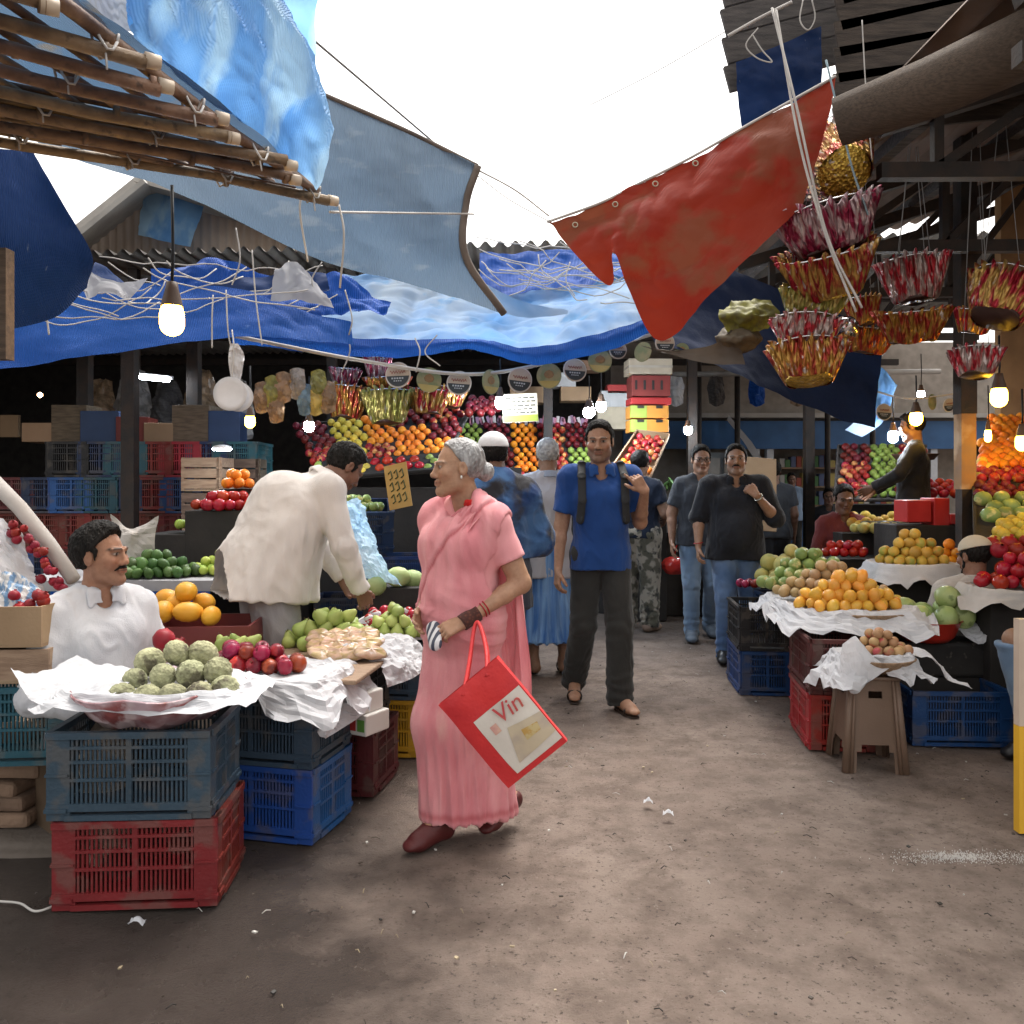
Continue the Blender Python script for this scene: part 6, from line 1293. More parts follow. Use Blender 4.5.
    papersheet('newspaper','crumpled newspaper sheet with blue print on the brown carton',P(16,594,3.25),[[V((-.14,0,.06)),V((-.02,.0,.08)),V((.08,.05,.0))],[V((-.14,-.06,-.03)),V((0,-.06,-.02)),V((.10,0,-.05))],[V((-.12,-.1,-.09)),V((0,-.1,-.08)),V((.12,-.06,-.08))]],.03,mat('newsprint',(.6,.6,.6),(.16,.28,.45),scale=22,stretch=(3,.6,1),edge=.15,rough=.8),30)
    # ---- mid-left stall
    tb=thing('fruit_table','long table with a pale worn edge behind the seated man','table',(-2.1,5.1,0)); mb=MB(); mb.bx((-.75,-.3,.80),(.75,.35,.86)); mb.build('table_top',mat('edge_pale',(.36,.36,.38),(.25,.25,.27),rough=.7),tb)
    for x in (-.7,.7): mb=MB(); mb.bx((x-.03,-.28,0),(x+.03,-.22,.8)); mb.build('leg',WOOD,tb); 
    o=sheet('table_cloth',[[V((-2.6,4.79,.80)),V((-2.6,4.76,.4)),V((-2.6,4.72,.05))],[V((-2.2,4.79,.80)),V((-2.2,4.74,.4)),V((-2.2,4.74,.05))],[V((-1.7,4.79,.80)),V((-1.7,4.75,.4)),V((-1.7,4.7,.05))]],T_BLUE,50,30,.05,5); tag(o,'blue plastic sheet hanging from the table edge behind the seated man','plastic sheet')
    heap('green_mango',V((-2.10,5.0,.87)),.24,.17,3,'small dark green mango heaped on the table behind the seated man','dark green mangoes behind the seated man',s=.72)
    heap('lime',V((-1.72,5.15,.87)),.2,.18,3,'yellow-green lime heaped between the dark mangoes and the bending man','yellow-green limes behind the bending man')
    heap('tomato_red_fruit',P(226,502,5.6)+V((0,0,-.05)),.2,.15,2,'bright red fruit heaped high on the left behind the bending man','bright red fruit on the left behind the bending man',s=.8,cat='red fruit')
    heap('lime',P(205,516,5.7)+V((0,0,-.08)),.2,.15,2,'yellow-green fruit on the raised tray at the left behind the bending man','yellow-green fruit on the raised tray')
    solidbox('stall_board',V((-1.9,5.75,.0)),(1.0,.5,1.08),0,DARK,'dark raised stand behind the limes','stand')
    heap('orange',P(238,488,5.8),.1,.1,2,'orange on the raised stand just left of the bending man','oranges left of the bending man')
    papersheet('sack','pale grey sack with upright corners behind the seated man',P(132,540,5.2),[[V((-.13,0,.16)),V((0,.02,.07)),V((.17,0,.15))],[V((-.12,0,.02)),V((0,-.06,.02)),V((.14,0,.02))],[V((-.12,0,-.16)),V((0,-.06,-.16)),V((.14,0,-.16))]],.025,W2,30,cat='sack')
    # crate wall in the dim left hall
    cols=['navy','maroon','deepblue','black','brownred','navy','blue','teal']; wh=['far left','left','middle left','middle','middle right','right','far right']; nm=0
    names=dict(navy='dark navy',maroon='maroon',deepblue='deep blue',black='black',brownred='brown-red',blue='blue',teal='dark teal',red='bright red')
    for i in range(9):
        for k in range(6 if i>1 else 5):
            px=28+i*27; d=7.0; X=(px-512)/F_*d*1.0; c_='red' if (i==6 and k==5) else cols[(i*5+k*3+i*k)%8]
            crate((X-.05+RNG.normal()*.01-(.0),7.15+.03*(k%2),.004+k*.292),R(90+RNG.uniform(-4,4)),c_,'%s crate, %s from the floor in column %s from the right, dim left hall'%(names[c_],['first','second','third','fourth','fifth','sixth'][k],['nine','eight','seven','six','five','four','three','two','one'][i]),'crates stacked in the dim left hall')
    for k in range(3): crate((-3.15+.6*k,6.0,.004),R(RNG.uniform(-8,8)),['deepblue','blue','deepblue'][k],['deep blue crate on the floor, leftmost behind the pale sack','brighter blue crate on the floor in the middle behind the pale sack','deep blue crate on the floor nearest the lime table'][k]); crate((-3.15+.6*k,6.0,.297),R(RNG.uniform(-8,8)),['blue','deepblue','navy'][k],['blue crate stacked leftmost behind the pale sack','deep blue crate stacked in the middle behind the pale sack','dark navy crate stacked nearest the lime table'][k])
    for i in range(2):
        for k in range(6): openbox('wooden_crate',(P(208+23*i,450,6.6).x,6.6+.32*i,.004+k*.27),(.30,.28,.26),R(RNG.uniform(-4,4)),WOODL if (i+k)%2 else WOOD,'%s pale wooden box in the %s stack under the white lamp'%(['lowest','second','third','fourth','fifth','topmost'][k],['left','right'][i]),'wooden box',group='pale wooden boxes stacked by the left hall',slats=3)
    # orange-lit wall far in the left hall: lamplight added as glowing patches
    o=patch('lit_wall_patch','glowing orange panel on the far wall of the left hall','panel',(120,390),(146,425),12.0,mat('lit_wall_orange',(.75,.22,.02),(.4,.08,.01),scale=3,edge=.3,emit=.6,rough=.5)); patch('lit_wall_patch','small glowing yellow-orange patch low on the far wall of the left hall','panel',(52,424),(67,432),12,mat('lit_wall_yellow',(.7,.35,.04),(.3,.1,.02),scale=4,emit=.5))
    patch('cardboard_sign','dim square cardboard notice hanging at the far left','notice',(0,415),(18,437),7.6,CARD); patch('metal_sheet','dull grey sheet leaning behind the crates of the left hall','sheet',(178,420),(196,470),7.7,WOODG)
    # ---- left-centre rack (yellow, orange, red)
    bedding((300,425,7.6),(470,412,7.6),(440,470,6.7),(330,478,6.7),DARK,'long sloping dark shelf of the left-centre fruit display','shelf',name='display_shelf',lip=.02)
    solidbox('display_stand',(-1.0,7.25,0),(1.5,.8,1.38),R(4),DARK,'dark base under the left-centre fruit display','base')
    def bank(TL,TR,BR,BL,rows,where,s=1.0):
        a,b,c,d=TL,TR,BR,BL; L=lambda p,q,t: tuple(p[k]*(1-t)+q[k]*t for k in range(3)); nr=len(rows); vn=['top','second','third','bottom'] if nr==4 else (['top','middle','bottom'] if nr==3 else ['upper','lower'])
        for j,row in enumerate(rows):
            nc=len(row)
            for i,kd in enumerate(row):
                v0,v1=j/nr,(j+1)/nr-.02; u0,u1=i/nc+.01+.02*(j%2),(i+1)/nc-.005+.02*(j%2); l0,r0=L(a,d,v0),L(b,c,v0); l1,r1=L(a,d,v1),L(b,c,v1)
                nm=kd.replace('_',' '); o=['first','second','third','fourth','fifth','sixth','seventh'][i]
                rack(kd,L(l0,r0,u0),L(l0,r0,u1),L(l1,r1,u1),L(l1,r1,u0),'%s in the %s batch from the left, %s row, %s display'%(nm,o,vn[j],where),'%s, %s batch %s row, %s display'%(nm,o,vn[j],where),s=s,skip=.02)
    bank((292,428,7.6),(466,410,7.6),(446,474,6.75),(318,482,6.75),[['dark_apple','sweet_lime','orange','dark_apple','red_apple'],['dark_apple','sweet_lime','orange','orange','dark_apple'],['red_apple','sweet_lime','red_apple','orange','orange'],['green_apple','sweet_lime','tomato_red_fruit','tomato_red_fruit','green_apple']],'left-centre',.98)
    # green guava tray in slanting crate
    p=P(352,508,5.9); crate(V((p.x,5.9,p.z-.26)),R(12),'navy','dark navy crate of green guavas tipped towards the bending man',tilt=(R(14),0,R(14))); heap('guava',V((p.x,5.85,p.z-.02)),.2,.13,2,'green guava in the tipped navy crate beside the bending man','green guavas in the tipped crate',s=.62)
    crate(V((p.x+.3,6.0,.62)),R(10),'deepblue','deep blue crate with a pale round emblem below the guavas'); crate(V((p.x+.0,6.05,.33)),R(5),'navy','dark navy crate low behind the left stall, under the guava crate'); crate(V((p.x+.55,6.1,.33)),R(5),'teal','dark teal crate low behind the woman in pink'); crate(V((p.x+.3,6.1,.02)),R(0),'black','black crate on the ground under the deep blue crate'); crate(V((p.x+.85,6.2,.62)),R(8),'black','black crate stacked right behind the woman in pink')
    crate(V((p.x+.85,6.2,.9)),R(8),'navy','dark navy crate topmost behind the woman in pink')
    g=thing('price_card','tilted mustard cardboard price card with handwritten strokes','price card',P(398,486,5.6)); g.rotation_euler=(R(-10),R(-12),R(-12)); mb=MB(); mb.bx((-.08,-.003,-.15),(.08,.003,.15)); mb.build('card',mat('card_mustard',(.42,.26,.08),(.34,.2,.06),rough=.8,scale=8),g)
    mb=MB(); 
    for k in range(3):
        for j in range(3): mb.tube([V((-.055+.04*j,-.005,.09-.08*k)),V((-.035+.04*j,-.005,.11-.08*k)),V((-.03+.04*j,-.005,.06-.08*k)),V((-.05+.04*j,-.005,.05-.08*k))],.005,5)
    mb.build('handwriting',mat('ink_green',(.06,.07,.02)),g)
    # ---- centre rack
    solidbox('display_stand',(.45,9.75,0),(2.3,.9,1.35),R(-2),DARK,'dark base under the central sloping fruit display','base')
    bedding((455,424,9.9),(590,424,9.9),(590,500,9.0),(462,500,9.0),DARK,'sloping dark shelf of the central fruit display','shelf',name='display_shelf',lip=.02)
    bank((455,426,9.85),(592,426,9.85),(592,500,9.0),(458,500,9.0),[['green_apple','dark_apple','orange','red_apple','dark_apple'],['green_apple','dark_apple','orange','red_apple','green_apple'],['red_apple','sweet_lime','red_apple','green_apple','red_apple']],'central',1.02)
    # pink net packs strip
    mb=MB()
    for k in range(34): x=P(470+3.5*k,421,9.9); mb.box(x+V((RNG.normal()*.01,0,RNG.normal()*.01)),(.035,.05,.09),Matrix.Rotation(RNG.uniform(-.4,.4),3,'Y'),mi=k%3)
    tag(mb.build('tissue_packing',[mat('tissue_pink',(.5,.18,.25)),mat('tissue_white',(.55,.5,.5)),mat('tissue_mauve',(.35,.2,.32))]),'fringe of pink and white packing tissue above the central display','packing tissue',kind='stuff')
    bx_=[((596,430),(632,408),'cream'),((600,408),(630,392),'white'),((560,402),(590,388),'tan'),((545,388),(575,374),'white'),((510,404),(545,388),'tan'),((575,372),(600,362),'brown'),((606,395),(628,386),'red')]
    CB={'cream':(.45,.38,.28),'white':(.5,.5,.5),'tan':(.36,.24,.13),'brown':(.18,.1,.06),'red':(.4,.04,.04)}
    wn=['low at the right end of the shelf','above the cream carton','upper middle beside the twin lamps','highest behind the discs','low in the middle behind the price board','under the round discs near the rope','just above the white carton']
    for k,(a_,b_,cn) in enumerate(bx_): A_=P(*a_,10.1);B_=P(*b_,10.1); solidbox('fruit_carton',V(((A_.x+B_.x)/2,10.1,A_.z)),(abs(B_.x-A_.x),.3,abs(B_.z-A_.z)),0,mat('carton_'+cn,CB[cn],rough=.7,rnd=.1),'%s carton %s, central stall'%(cn,wn[k]),'carton')
    # right big tray + carton tower
    t=bedding((636,434,8.9),(668,438,8.9),(646,488,8.2),(606,478,8.2),CARD,'tilted wooden tray of red apples and oranges beside the polo man','tray',lip=.06); 
    rack('red_apple',(638,438,8.85),(664,441,8.85),(655,466,8.5),(624,462,8.5),'red apple in the tilted tray behind the man in blue','red apples in the tilted tray'); rack('orange',(622,463,8.5),(654,468,8.5),(644,486,8.25),(610,477,8.25),'orange at the foot of the tilted tray behind the man in blue','oranges at the foot of the tilted tray')
    solidbox('display_stand',P(636,470,9.0).to_3d()*V((1,1,0)) if False else V((1.32,9.0,0)),(.55,.5,1.35),0,DARK,'dark base under the tilted apple tray','base')
    for k,(px0,py0,px1,py1,m_,lb) in enumerate(((630,432,668,419,'go','green and orange fruit carton, lower of the pair above the apples'),(630,418,668,405,'go','green and orange fruit carton, upper of the pair above the apples'),(630,404,671,397,'print_red','flat red printed carton between the fruit cartons and the maroon carton'),(631,396,670,375,'carton_maroon','maroon carton in the tower above the tilted apple tray'),(628,374,672,358,'carton_cream','taped cream carton topmost of the tower above the tilted apple tray'))):
        A_=P(px0,py0,8.9);B_=P(px1,py1,8.9); W_=B_.x-A_.x;H_=B_.z-A_.z; c_=V(((A_.x+B_.x)/2,9.05,A_.z))
        if m_=='go':
            o=solidbox('fruit_carton',c_,(W_,.3,H_-.004),R(4),mat('carton_orange',(.62,.28,.05),(.55,.24,.05),rough=.6),lb,'carton'); mb=MB(); mb.bx((-W_/2-.003,-.153,.003),(-W_*.08,-.10,H_-.006)); mb.build('green_panel',mat('carton_green',(.32,.42,.08),rough=.6),o)
            for x in (-.25,.25): mb=MB(); mb.bx((x*W_-.035,-.157,H_-.035),(x*W_+.035,-.14,H_-.0055)); mb.build('hand_hole',DARK,o)
        else:
            m=MATS.get(m_) or mat(m_,(.20,.035,.03),rough=.6); o=solidbox('fruit_carton',c_,(W_,.3,H_-.004),R(3),m,lb,'carton')
            if m_=='carton_cream': mb=MB(); mb.bx((-W_/2-.002,-.153,H_*.4),(W_/2+.002,.153,H_*.55)); mb.build('packing_tape',mat('tape',(.4,.36,.3),rough=.15),o)
            if m_=='carton_maroon':
                for k2 in range(4): mb=MB(); mb.bx((-W_*.42+k2*W_*.22,-.154,H_*.3),(-W_*.36+k2*W_*.22,-.1505,H_*.75)); mb.build('printed_bar',DARK,o)
    b=thing('price_board','cream price board with rows of writing hanging beside a bright bulb','price board',P(520,408,7.2)); b.rotation_euler=(0,R(-3),R(4)); mb=MB(); mb.bx((-.15,-.004,-.12),(.15,.004,.12)); mb.build('board',mat('board_cream',(.50,.44,.34),rough=.7),b); mb=MB(); mb.bx((-.148,-.007,-.115),(.148,-.0045,-.06)); mb.build('green_strip',mat('strip_green',(.28,.33,.05)),b)
    mb=MB()
    for z in (.085,.055,.02,-.01,-.04):
        x=-.12
        while x<.1: w=RNG.uniform(.02,.05); mb.bx((x,-.008,z-.006),(x+w,-.0045,z+.006)); x+=w+.012
    mb.build('writing',mat('ink_dark',(.05,.045,.04)),b)
    mb=MB(); 
    for k,(px,py) in enumerate(((670,500),)): 
        bx=thing('styrofoam_box','grey printed carton on the dark stand right of the camouflage trousers','carton',P(673,515,9.0)); mb=MB(); mb.bx((-.16,-.12,-.18),(.18,.15,.07)); mb.build('box_body',mat('carton_greywhite',(.28,.27,.26),(.2,.2,.2),scale=5),bx); mb=MB(); mb.lathe([(.0001,0),(.055,0),(.055,.003),(.0001,.003)],20); o=mb.build('printed_emblem',mat('print_blue',(.08,.12,.2)),bx,(0,-.1215,-.04),(R(90),0,0))
    solidbox('display_stand',V((1.9,9.3,0)),(.9,.4,.9),0,DARK,'dark stand under the grey printed carton','base')
    for i in range(16): p=P(655+RNG.uniform(0,28),486+RNG.uniform(-5,4),9.1); put('green_mango',p,'slim green vegetable lying loose on the grey carton stand','green vegetables on the grey carton stand',.9,cat='vegetable').scale=(.35,.35,1.2)
    # red bowl/bag at the grey shirt man's side
    bw=thing('red_bag','round red plastic bag of fruit beside the camouflage trousers','bag',P(674,566,8.2)); mb=MB(); mb.lathe([(.0001,-.08),(.07,-.075),(.115,-.02),(.12,.03),(.08,.075),(.03,.09),(.0001,.09)],26,fn=lambda r,z,a:(r*(1+.05*math.sin(a*5)),z)); mb.build('bag_body',mat('bag_red',(.5,.03,.02),(.35,.02,.02),rough=.25,bump=1,bscale=20,bkind='vor'),bw); mb=MB(); mb.tube([(0,0,.08),(.02,0,.18),(.05,0,.26)],.006,5); mb.build('handle',MATS['bag_red'],bw)
    solidbox('cardboard_sheet',V((0,0,0)),(.52,.03,.78),0,CARD,'large brown cardboard sheet standing behind the two men in dark shirts','cardboard',tilt=(R(-8),R(4),R(10))).location=P(753,500,8.9)-V((0,0,.32))
    solidbox('display_stand',V((2.3,9.0,0)),(.6,.3,.9),0,DARK,'dark box propping the brown cardboard sheet','base')
    # ---- right stall
    g=G(841,749); crate(V((1.78,4.72,.004)),R(82),'red','bright red crate on the ground behind the brown stool'); crate(V((1.78,4.72,.297)),R(83),'brownred','brown-red crate on the bright red crate behind the brown stool')
    for i,(x,y,cn,lb) in enumerate(((2.0,5.35,'navy','dark navy crate on the ground under the long fruit heap'),(2.0,6.05,'black','black crate on the ground at the far end of the long fruit heap'),(1.72,5.9,'deepblue','dark blue crate on the ground at the lane side of the long heap'))): crate(V((x,y,.004)),R(85),cn,lb); crate(V((x,y,.297)),R(84),'black',['black crate stacked under the long fruit heap','black crate stacked at the far end of the long heap','black crate stacked at the lane side of the long heap'][i])
    mb=MB(); mb.lathe([(.0001,-.01),(.24,-.01),(.32,.03),(.36,.075),(.35,.08),(.30,.045),(.0001,.02)],40); o=mb.build('woven_tray',mat('wicker',(.30,.20,.12),(.2,.13,.08),scale=40,rough=.8,bump=.8,bscale=120),None,V((2.0,5.0,.605))); o.scale=(.95,1.0,1); tag(o,'wide woven tray under the near end of the long fruit heap','tray')
    skirt('white_paper','white paper with a ragged edge lining the long fruit heap on the right',V((1.97,5.15,.685)),.34,.44,0,.09,out=.05,seed=9,amp=.03)
    heap('orange_mango',V((1.93,4.88,.69)),.31,.16,4,'small orange-yellow mango at the near end of the long right heap','orange-yellow mangoes of the long right heap',s=.82,flat=False,cat='mango')
    heap('pale_brown_fruit',V((1.95,5.22,.72)),.33,.18,4,'pale brown sapodilla in the middle of the long right heap','pale brown fruit of the long right heap',s=.85,cat='sapodilla')
    heap('guava',V((1.98,5.62,.72)),.33,.2,4,'pale green guava behind the brown fruit of the long right heap','pale green guavas of the long right heap',s=.75)
    heap('plum',V((1.95,6.0,.68)),.36,.1,1,'dark red plum scattered in front of the ripe melons','dark plums before the ripe melons',s=.8)
    heap('melon',V((2.12,6.4,.66)),.30,.2,3,'round yellow-green melon behind the long right heap','yellow-green melons behind the long heap',s=.85)
    crate(V((2.15,6.45,.004)),R(2),'black','black crate on the ground under the melons'); crate(V((2.15,6.45,.297)),R(2),'navy','dark navy crate under the melons')
    # stool with basket
    sx=P(868,700,4.25); st=thing('plastic_stool','brown plastic stool on the dirt carrying a small basket of brown fruit','stool',(sx.x,4.27,0),R(-6)); BR=mat('stool_brown',(.16,.105,.075),(.13,.085,.06),scale=4,rough=.5,bump=.15,bscale=60)
    H=.445
    def sidep(mb,w0,w1):
        nx,nz=26,26
        def pt(i,j,dy=0):
            v=j/nz; w=w1*(1-v)+w0*v; s=(i/nx-.5)*2; bul=.012*(1-s*s)-.012; return V((s*w/2,-w/2-bul+dy+.0,v*H))
        for i in range(nx):
            for j in range(nz):
                u=(i+.5)/nx; v=(j+.5)/nz
                if v<.30 and .20<u<.80 and (v<.24 or (.26<u<.74)): continue
                if .79<v<.87 and .38<u<.66: continue
                q=[pt(i,j),pt(i+1,j),pt(i+1,j+1),pt(i,j+1)]; q2=[p+V((0,.006,0)) for p in q]; mb.quadmesh(q,[(0,1,2,3)]); mb.quadmesh(q2,[(3,2,1,0)])
                
    for k in range(4): mb=MB(); sidep(mb,.27,.345); mb.build('side_panel',BR,st,(0,0,0),(0,0,k*math.pi/2))
    for sx_,sy_ in ((-1,-1),(1,-1),(1,1),(-1,1)): mb=MB(); mb.tube([(sx_*.163,sy_*.163,0),(sx_*.126,sy_*.126,H)],[.024,.017],8); mb.tube([(sx_*.135,sy_*.172,0),(sx_*.104,sy_*.134,H)],[.012,.009],6); mb.build('leg',BR,st)
    st.scale=(.86,.9,1)
    mb=MB(); mb.bx((-.145,-.145,H-.0),(.145,.145,H+.018)); mb.build('seat',BR,st,bev=.008)
    c=V((sx.x+.04,4.27,.465)); mb=MB(); mb.lathe([(.0001,0),(.10,0),(.155,.03),(.195,.075),(.19,.08),(.14,.04),(.0001,.015)],36,fn=lambda r,z,a:(r,z)); o=mb.build('wicker_basket',MATS['wicker'],None,c); tag(o,'shallow wicker basket on the brown stool','basket')
    skirt('white_paper','white paper lining the wicker basket on the stool, corners hanging down',c+V((-.02,0,.085)),.17,.13,0,.10,out=.10,seed=14,amp=.025)
    papersheet('white_paper','pointed white paper flap standing up at the left of the stool basket',c+V((-.15,-.13,.06)),[[V((-.06,0,.10)),V((-.0,0,.14)),V((.02,0,.11))],[V((-.08,-.02,.02)),V((.0,-.04,.03)),V((.1,-.02,.03))],[V((-.07,-.03,-.08)),V((-.02,-.05,-.10)),V((.16,-.04,-.0))],[V((-.03,-.03,-.13)),V((-.0,-.05,-.12)),V((.1,-.04,-.02))]],.015,n=30)
    papersheet('white_paper','white paper tail trailing to the right of the stool basket',c+V((.22,-.03,.06)),[[V((-.08,-.05,.03)),V((-.06,.1,.04))],[V((.02,-.05,.03)),V((.03,.08,.04))],[V((.08,-.06,-.05)),V((.11,.04,-.03))],[V((.13,-.07,-.10)),V((.16,.0,-.09))],[V((.22,-.07,-.12)),V((.22,-.02,-.11))]],.02,n=30)
    heap('small_brown_fruit',c+V((.03,.0,.09)),.14,.11,3,'small brown longan heaped in the stool basket','small brown fruit in the stool basket',s=1.05,cat='longan')
    # red bowl with large green fruit
    c=P(944,640,4.95); c.z=.50; tb=thing('display_stand','black stack of covered crates under the red bowl','stand',(c.x+.10,5.1,0)); 
    mb=MB(); mb.bx((-.42,-.25,.30),(.42,.4,.50)); mb.build('cloth_cover',mat('cover_black',(.014,.013,.013),(.03,.027,.025),rough=.7,bump=.6,bscale=12,c3=(.08,.07,.06)),tb,bev=.02); mb=MB(); mb.bx((-.40,-.23,.004),(.40,.38,.298)); mb.build('lower_block',DARK,tb)
    bo=thing('plastic_bowl','red plastic bowl heaped with large green fruit','bowl',(c.x-.12,4.92,.504)); mb=MB(); mb.lathe([(.0001,0),(.12,0),(.15,.03),(.185,.115),(.195,.12),(.18,.115),(.14,.035),(.0001,.012)],40); mb.build('bowl_body',mat('bowl_red',(.50,.035,.02),rough=.3),bo)
    for (dx,dy,dz) in ((-.10,-.07,.14),(.05,-.08,.13),(.17,-.02,.14),(-.02,.06,.14),(.10,.0,.245),(-.12,.07,.15),(.14,.10,.16)): put('large_green_fruit',V((c.x-.08+dx,4.95+dy,.50+dz)),'large green fruit heaped over the red bowl','large green fruit over the red bowl',1.0,cat='green fruit')
    papersheet('white_paper','creased white paper under the right side of the large green fruit',V((c.x+.14,4.85,.56)),[[V((-.1,-.02,-.02)),V((-.1,.1,.03))],[V((.0,-.05,-.06)),V((.05,.1,.05))],[V((.1,.0,.06)),V((.13,.1,.12))]],.02,n=24)
    heap('yellow_fruit',V((c.x-.24,5.3,.56)),.22,.14,3,'yellow mango heaped just behind the red bowl','yellow fruit behind the red bowl',s=1.0,cat='mango')
    solidbox('display_stand',V((c.x-.2,5.55,0)),(.6,.5,.56),0,DARK,'dark stand behind the red bowl','base')
    # yellow fruit basket in white cloth
    c=P(912,567,5.75); c.z=.86; skirt('white_cloth','white cloth wrapped round the raised basket of yellow fruit',c+V((0,0,0)),.27,.19,0,.11,out=.02,seed=21,amp=.012,m=W1,cat='cloth'); heap('yellow_fruit',c+V((0,0,.005)),.25,.17,4,'round yellow fruit piled in the white-cloth basket','yellow fruit in the white-cloth basket',s=.82)
    solidbox('display_stand',V((c.x,5.8,0)),(.5,.34,.85),0,DARK,'dark stand under the white-cloth basket of yellow fruit','base')
    # tomatoes at right edge
    c=P(1010,592,4.9); c.z=.80; skirt('white_cloth','pale cloth draped over the basket of red fruit at the right edge',c+V((.12,0,0)),.33,.22,0,.10,out=.05,seed=31,amp=.02,m=W2,cat='cloth'); heap('tomato_red_fruit',c+V((.1,0,.01)),.27,.17,3,'glossy red pomegranate-like fruit in the basket at the right edge','red fruit in the basket at the right edge',s=.95,cat='red fruit')
    solidbox('display_stand',V((c.x+.12,4.95,0)),(.6,.34,.78),0,DARK,'dark stand under the basket of red fruit at the right edge','base')
    crate((2.42,4.72,.004),R(-3),'deepblue','deep blue crate lying alone on the dirt under the black stand')
    # red boxes
    for k,(px0,px1,py0,py1,lb) in enumerate(((903,928,522,500,'bright red printed box, left one of the row behind the yellow fruit'),(930,946,556,498,'tall bright red box in the middle of the row behind the yellow fruit'),(946,972,524,514,'small pink-red box at the right of the row behind the yellow fruit'))):
        A_=P(px0,py0,6.4);B_=P(px1,py1,6.4); solidbox('red_box',V(((A_.x+B_.x)/2,6.45,A_.z)),(B_.x-A_.x,.2,B_.z-A_.z),R(3),mat('box_red',(.42,.02,.02),(.5,.03,.03),rough=.4),lb,'box')
    solidbox('display_stand',V((3.25,6.5,0)),(.8,.4,1.10),0,DARK,'dark stand under the red boxes','base'); solidbox('display_stand',V((3.05,6.25,0)),(.4,.2,.85),0,DARK,'dark low stand in front of the red boxes','base')
    heap('orange',P(952,566,5.9),.09,.08,3,'orange beside the tall red box','oranges beside the tall red box')
    # right rear displays
    bank((842,448,8.85),(926,448,8.85),(922,500,8.2),(836,500,8.2),[['dark_apple','green_apple','red_apple'],['red_apple','green_apple','red_apple'],['red_apple','green_apple','dark_apple']],'far right',1.0)
    rk=[
     ('orange',(978,446,6.6),(1060,440,6.6),(1060,470,6.2),(980,472,6.2),'orange on the upper shelf behind the painted pillar','oranges behind the painted pillar'),('red_apple',(978,474,6.2),(1050,472,6.2),(1050,484,6.0),(978,486,6.0),'red apple on the shelf behind the painted pillar','red apples behind the painted pillar'),
     ('sweet_lime',(976,462,6.3),(990,462,6.3),(990,480,6.15),(976,480,6.15),'yellow fruit in the corner right beside the painted pillar','yellow fruit beside the painted pillar'),('dark_apple',(976,487,5.98),(1050,486,5.98),(1050,500,5.8),(976,502,5.8),'dark plum on the low shelf behind the painted pillar','dark plums on the low shelf behind the pillar'),
     ('guava',(978,503,5.8),(1050,500,5.8),(1050,524,5.5),(985,528,5.5),'greenish-brown guava on the sloping tray at the right edge','greenish guavas at the right edge'),('sweet_lime',(998,526,5.45),(1040,518,5.5),(1045,540,5.2),(990,548,5.2),'yellow lemon in the pale tray at the right edge','yellow lemons at the right edge')]
    for k in rk: rack(*k)
    bedding((838,446,8.9),(926,446,8.9),(924,500,8.2),(834,500,8.2),WOODG,'grey sloping board of the far right apple display','shelf',name='display_shelf',lip=.02); bedding((972,442,6.7),(1075,438,6.7),(1075,545,5.15),(975,548,5.2),DARK,'long dark sloping shelf of oranges at the right edge','shelf',name='display_shelf',lip=.02)
    solidbox('display_stand',V((3.95,8.9,0)),(1.0,.5,1.2),0,DARK,'dark base under the far right apple display','base')
    for i,(px,py) in enumerate(((470,0),(0,0))): pass
    for i in range(3): c=P(868+16*i,518,7.2); mb=MB(); mb.lathe([(.0001,0),(.07,.0),(.085,.04),(.07,.09),(.0001,.10)],20); o=mb.build('plastic_tub',mat('tub_dark',(.03,.04,.045),(.10,.12,.12),rough=.3),None,c-V((0,0,.12))); tag(o,['dark lidded tub left','dark lidded tub in the middle','dark lidded tub right'][i]+' in the row before the far apples','tub')
    solidbox('display_stand',V((3.1,7.25,0)),(.7,.35,1.0),0,DARK,'dark stand carrying the dark tubs','base')
    mb=MB(); mb.lathe([(.0001,-.01),(.16,0),(.2,.05),(.21,.055),(.0001,.03)],26); o=mb.build('wicker_tray',mat('wicker_dark',(.10,.05,.03),rough=.8),None,P(915,460,7.9)); tag(o,'dark round wicker tray beside the far green apples','tray')
    heap('melon',P(875,530,7.0)-V((0,0,.02)),.18,.1,1,'pale melon among the cloths below the man in dull red','pale melons below the man in dull red',s=.6); heap('tomato_red_fruit',P(845,556,6.6),.2,.12,2,'red fruit on the small tray below the man in dull red','red fruit below the man in dull red',s=.8,cat='red fruit'); solidbox('display_stand',V((2.75,6.85,0)),(.6,.5,.82),0,DARK,'dark stand below the man in dull red','base')
    # yellow and white board at the right edge
    q=G(1015,835); yb=thing('printed_panel','upright printed panel with a yellow lower half at the right edge','panel',(q.x+.185,q.y+.03,0),R(-1)); 
    mb=MB(); mb.bx((-.16,-.02,0),(.16,.02,.43)); mb.build('lower_half',mat('print_yellow',(.72,.42,.03),(.66,.36,.03),rough=.5,scale=2),yb); mb=MB(); mb.bx((-.16,-.02,.431),(.16,.02,.86)); mb.build('upper_half',mat('print_cream',(.55,.45,.36),(.48,.38,.3),rough=.5),yb)
    mb=MB(); 
    for k in range(13): mb.bx((-.14,-.0225,.10+k*.02),(-.11+.005*(k%3),-.0205,.112+k*.02))
    mb.build('vertical_lettering',mat('ink_brown2',(.12,.06,.02)),yb)
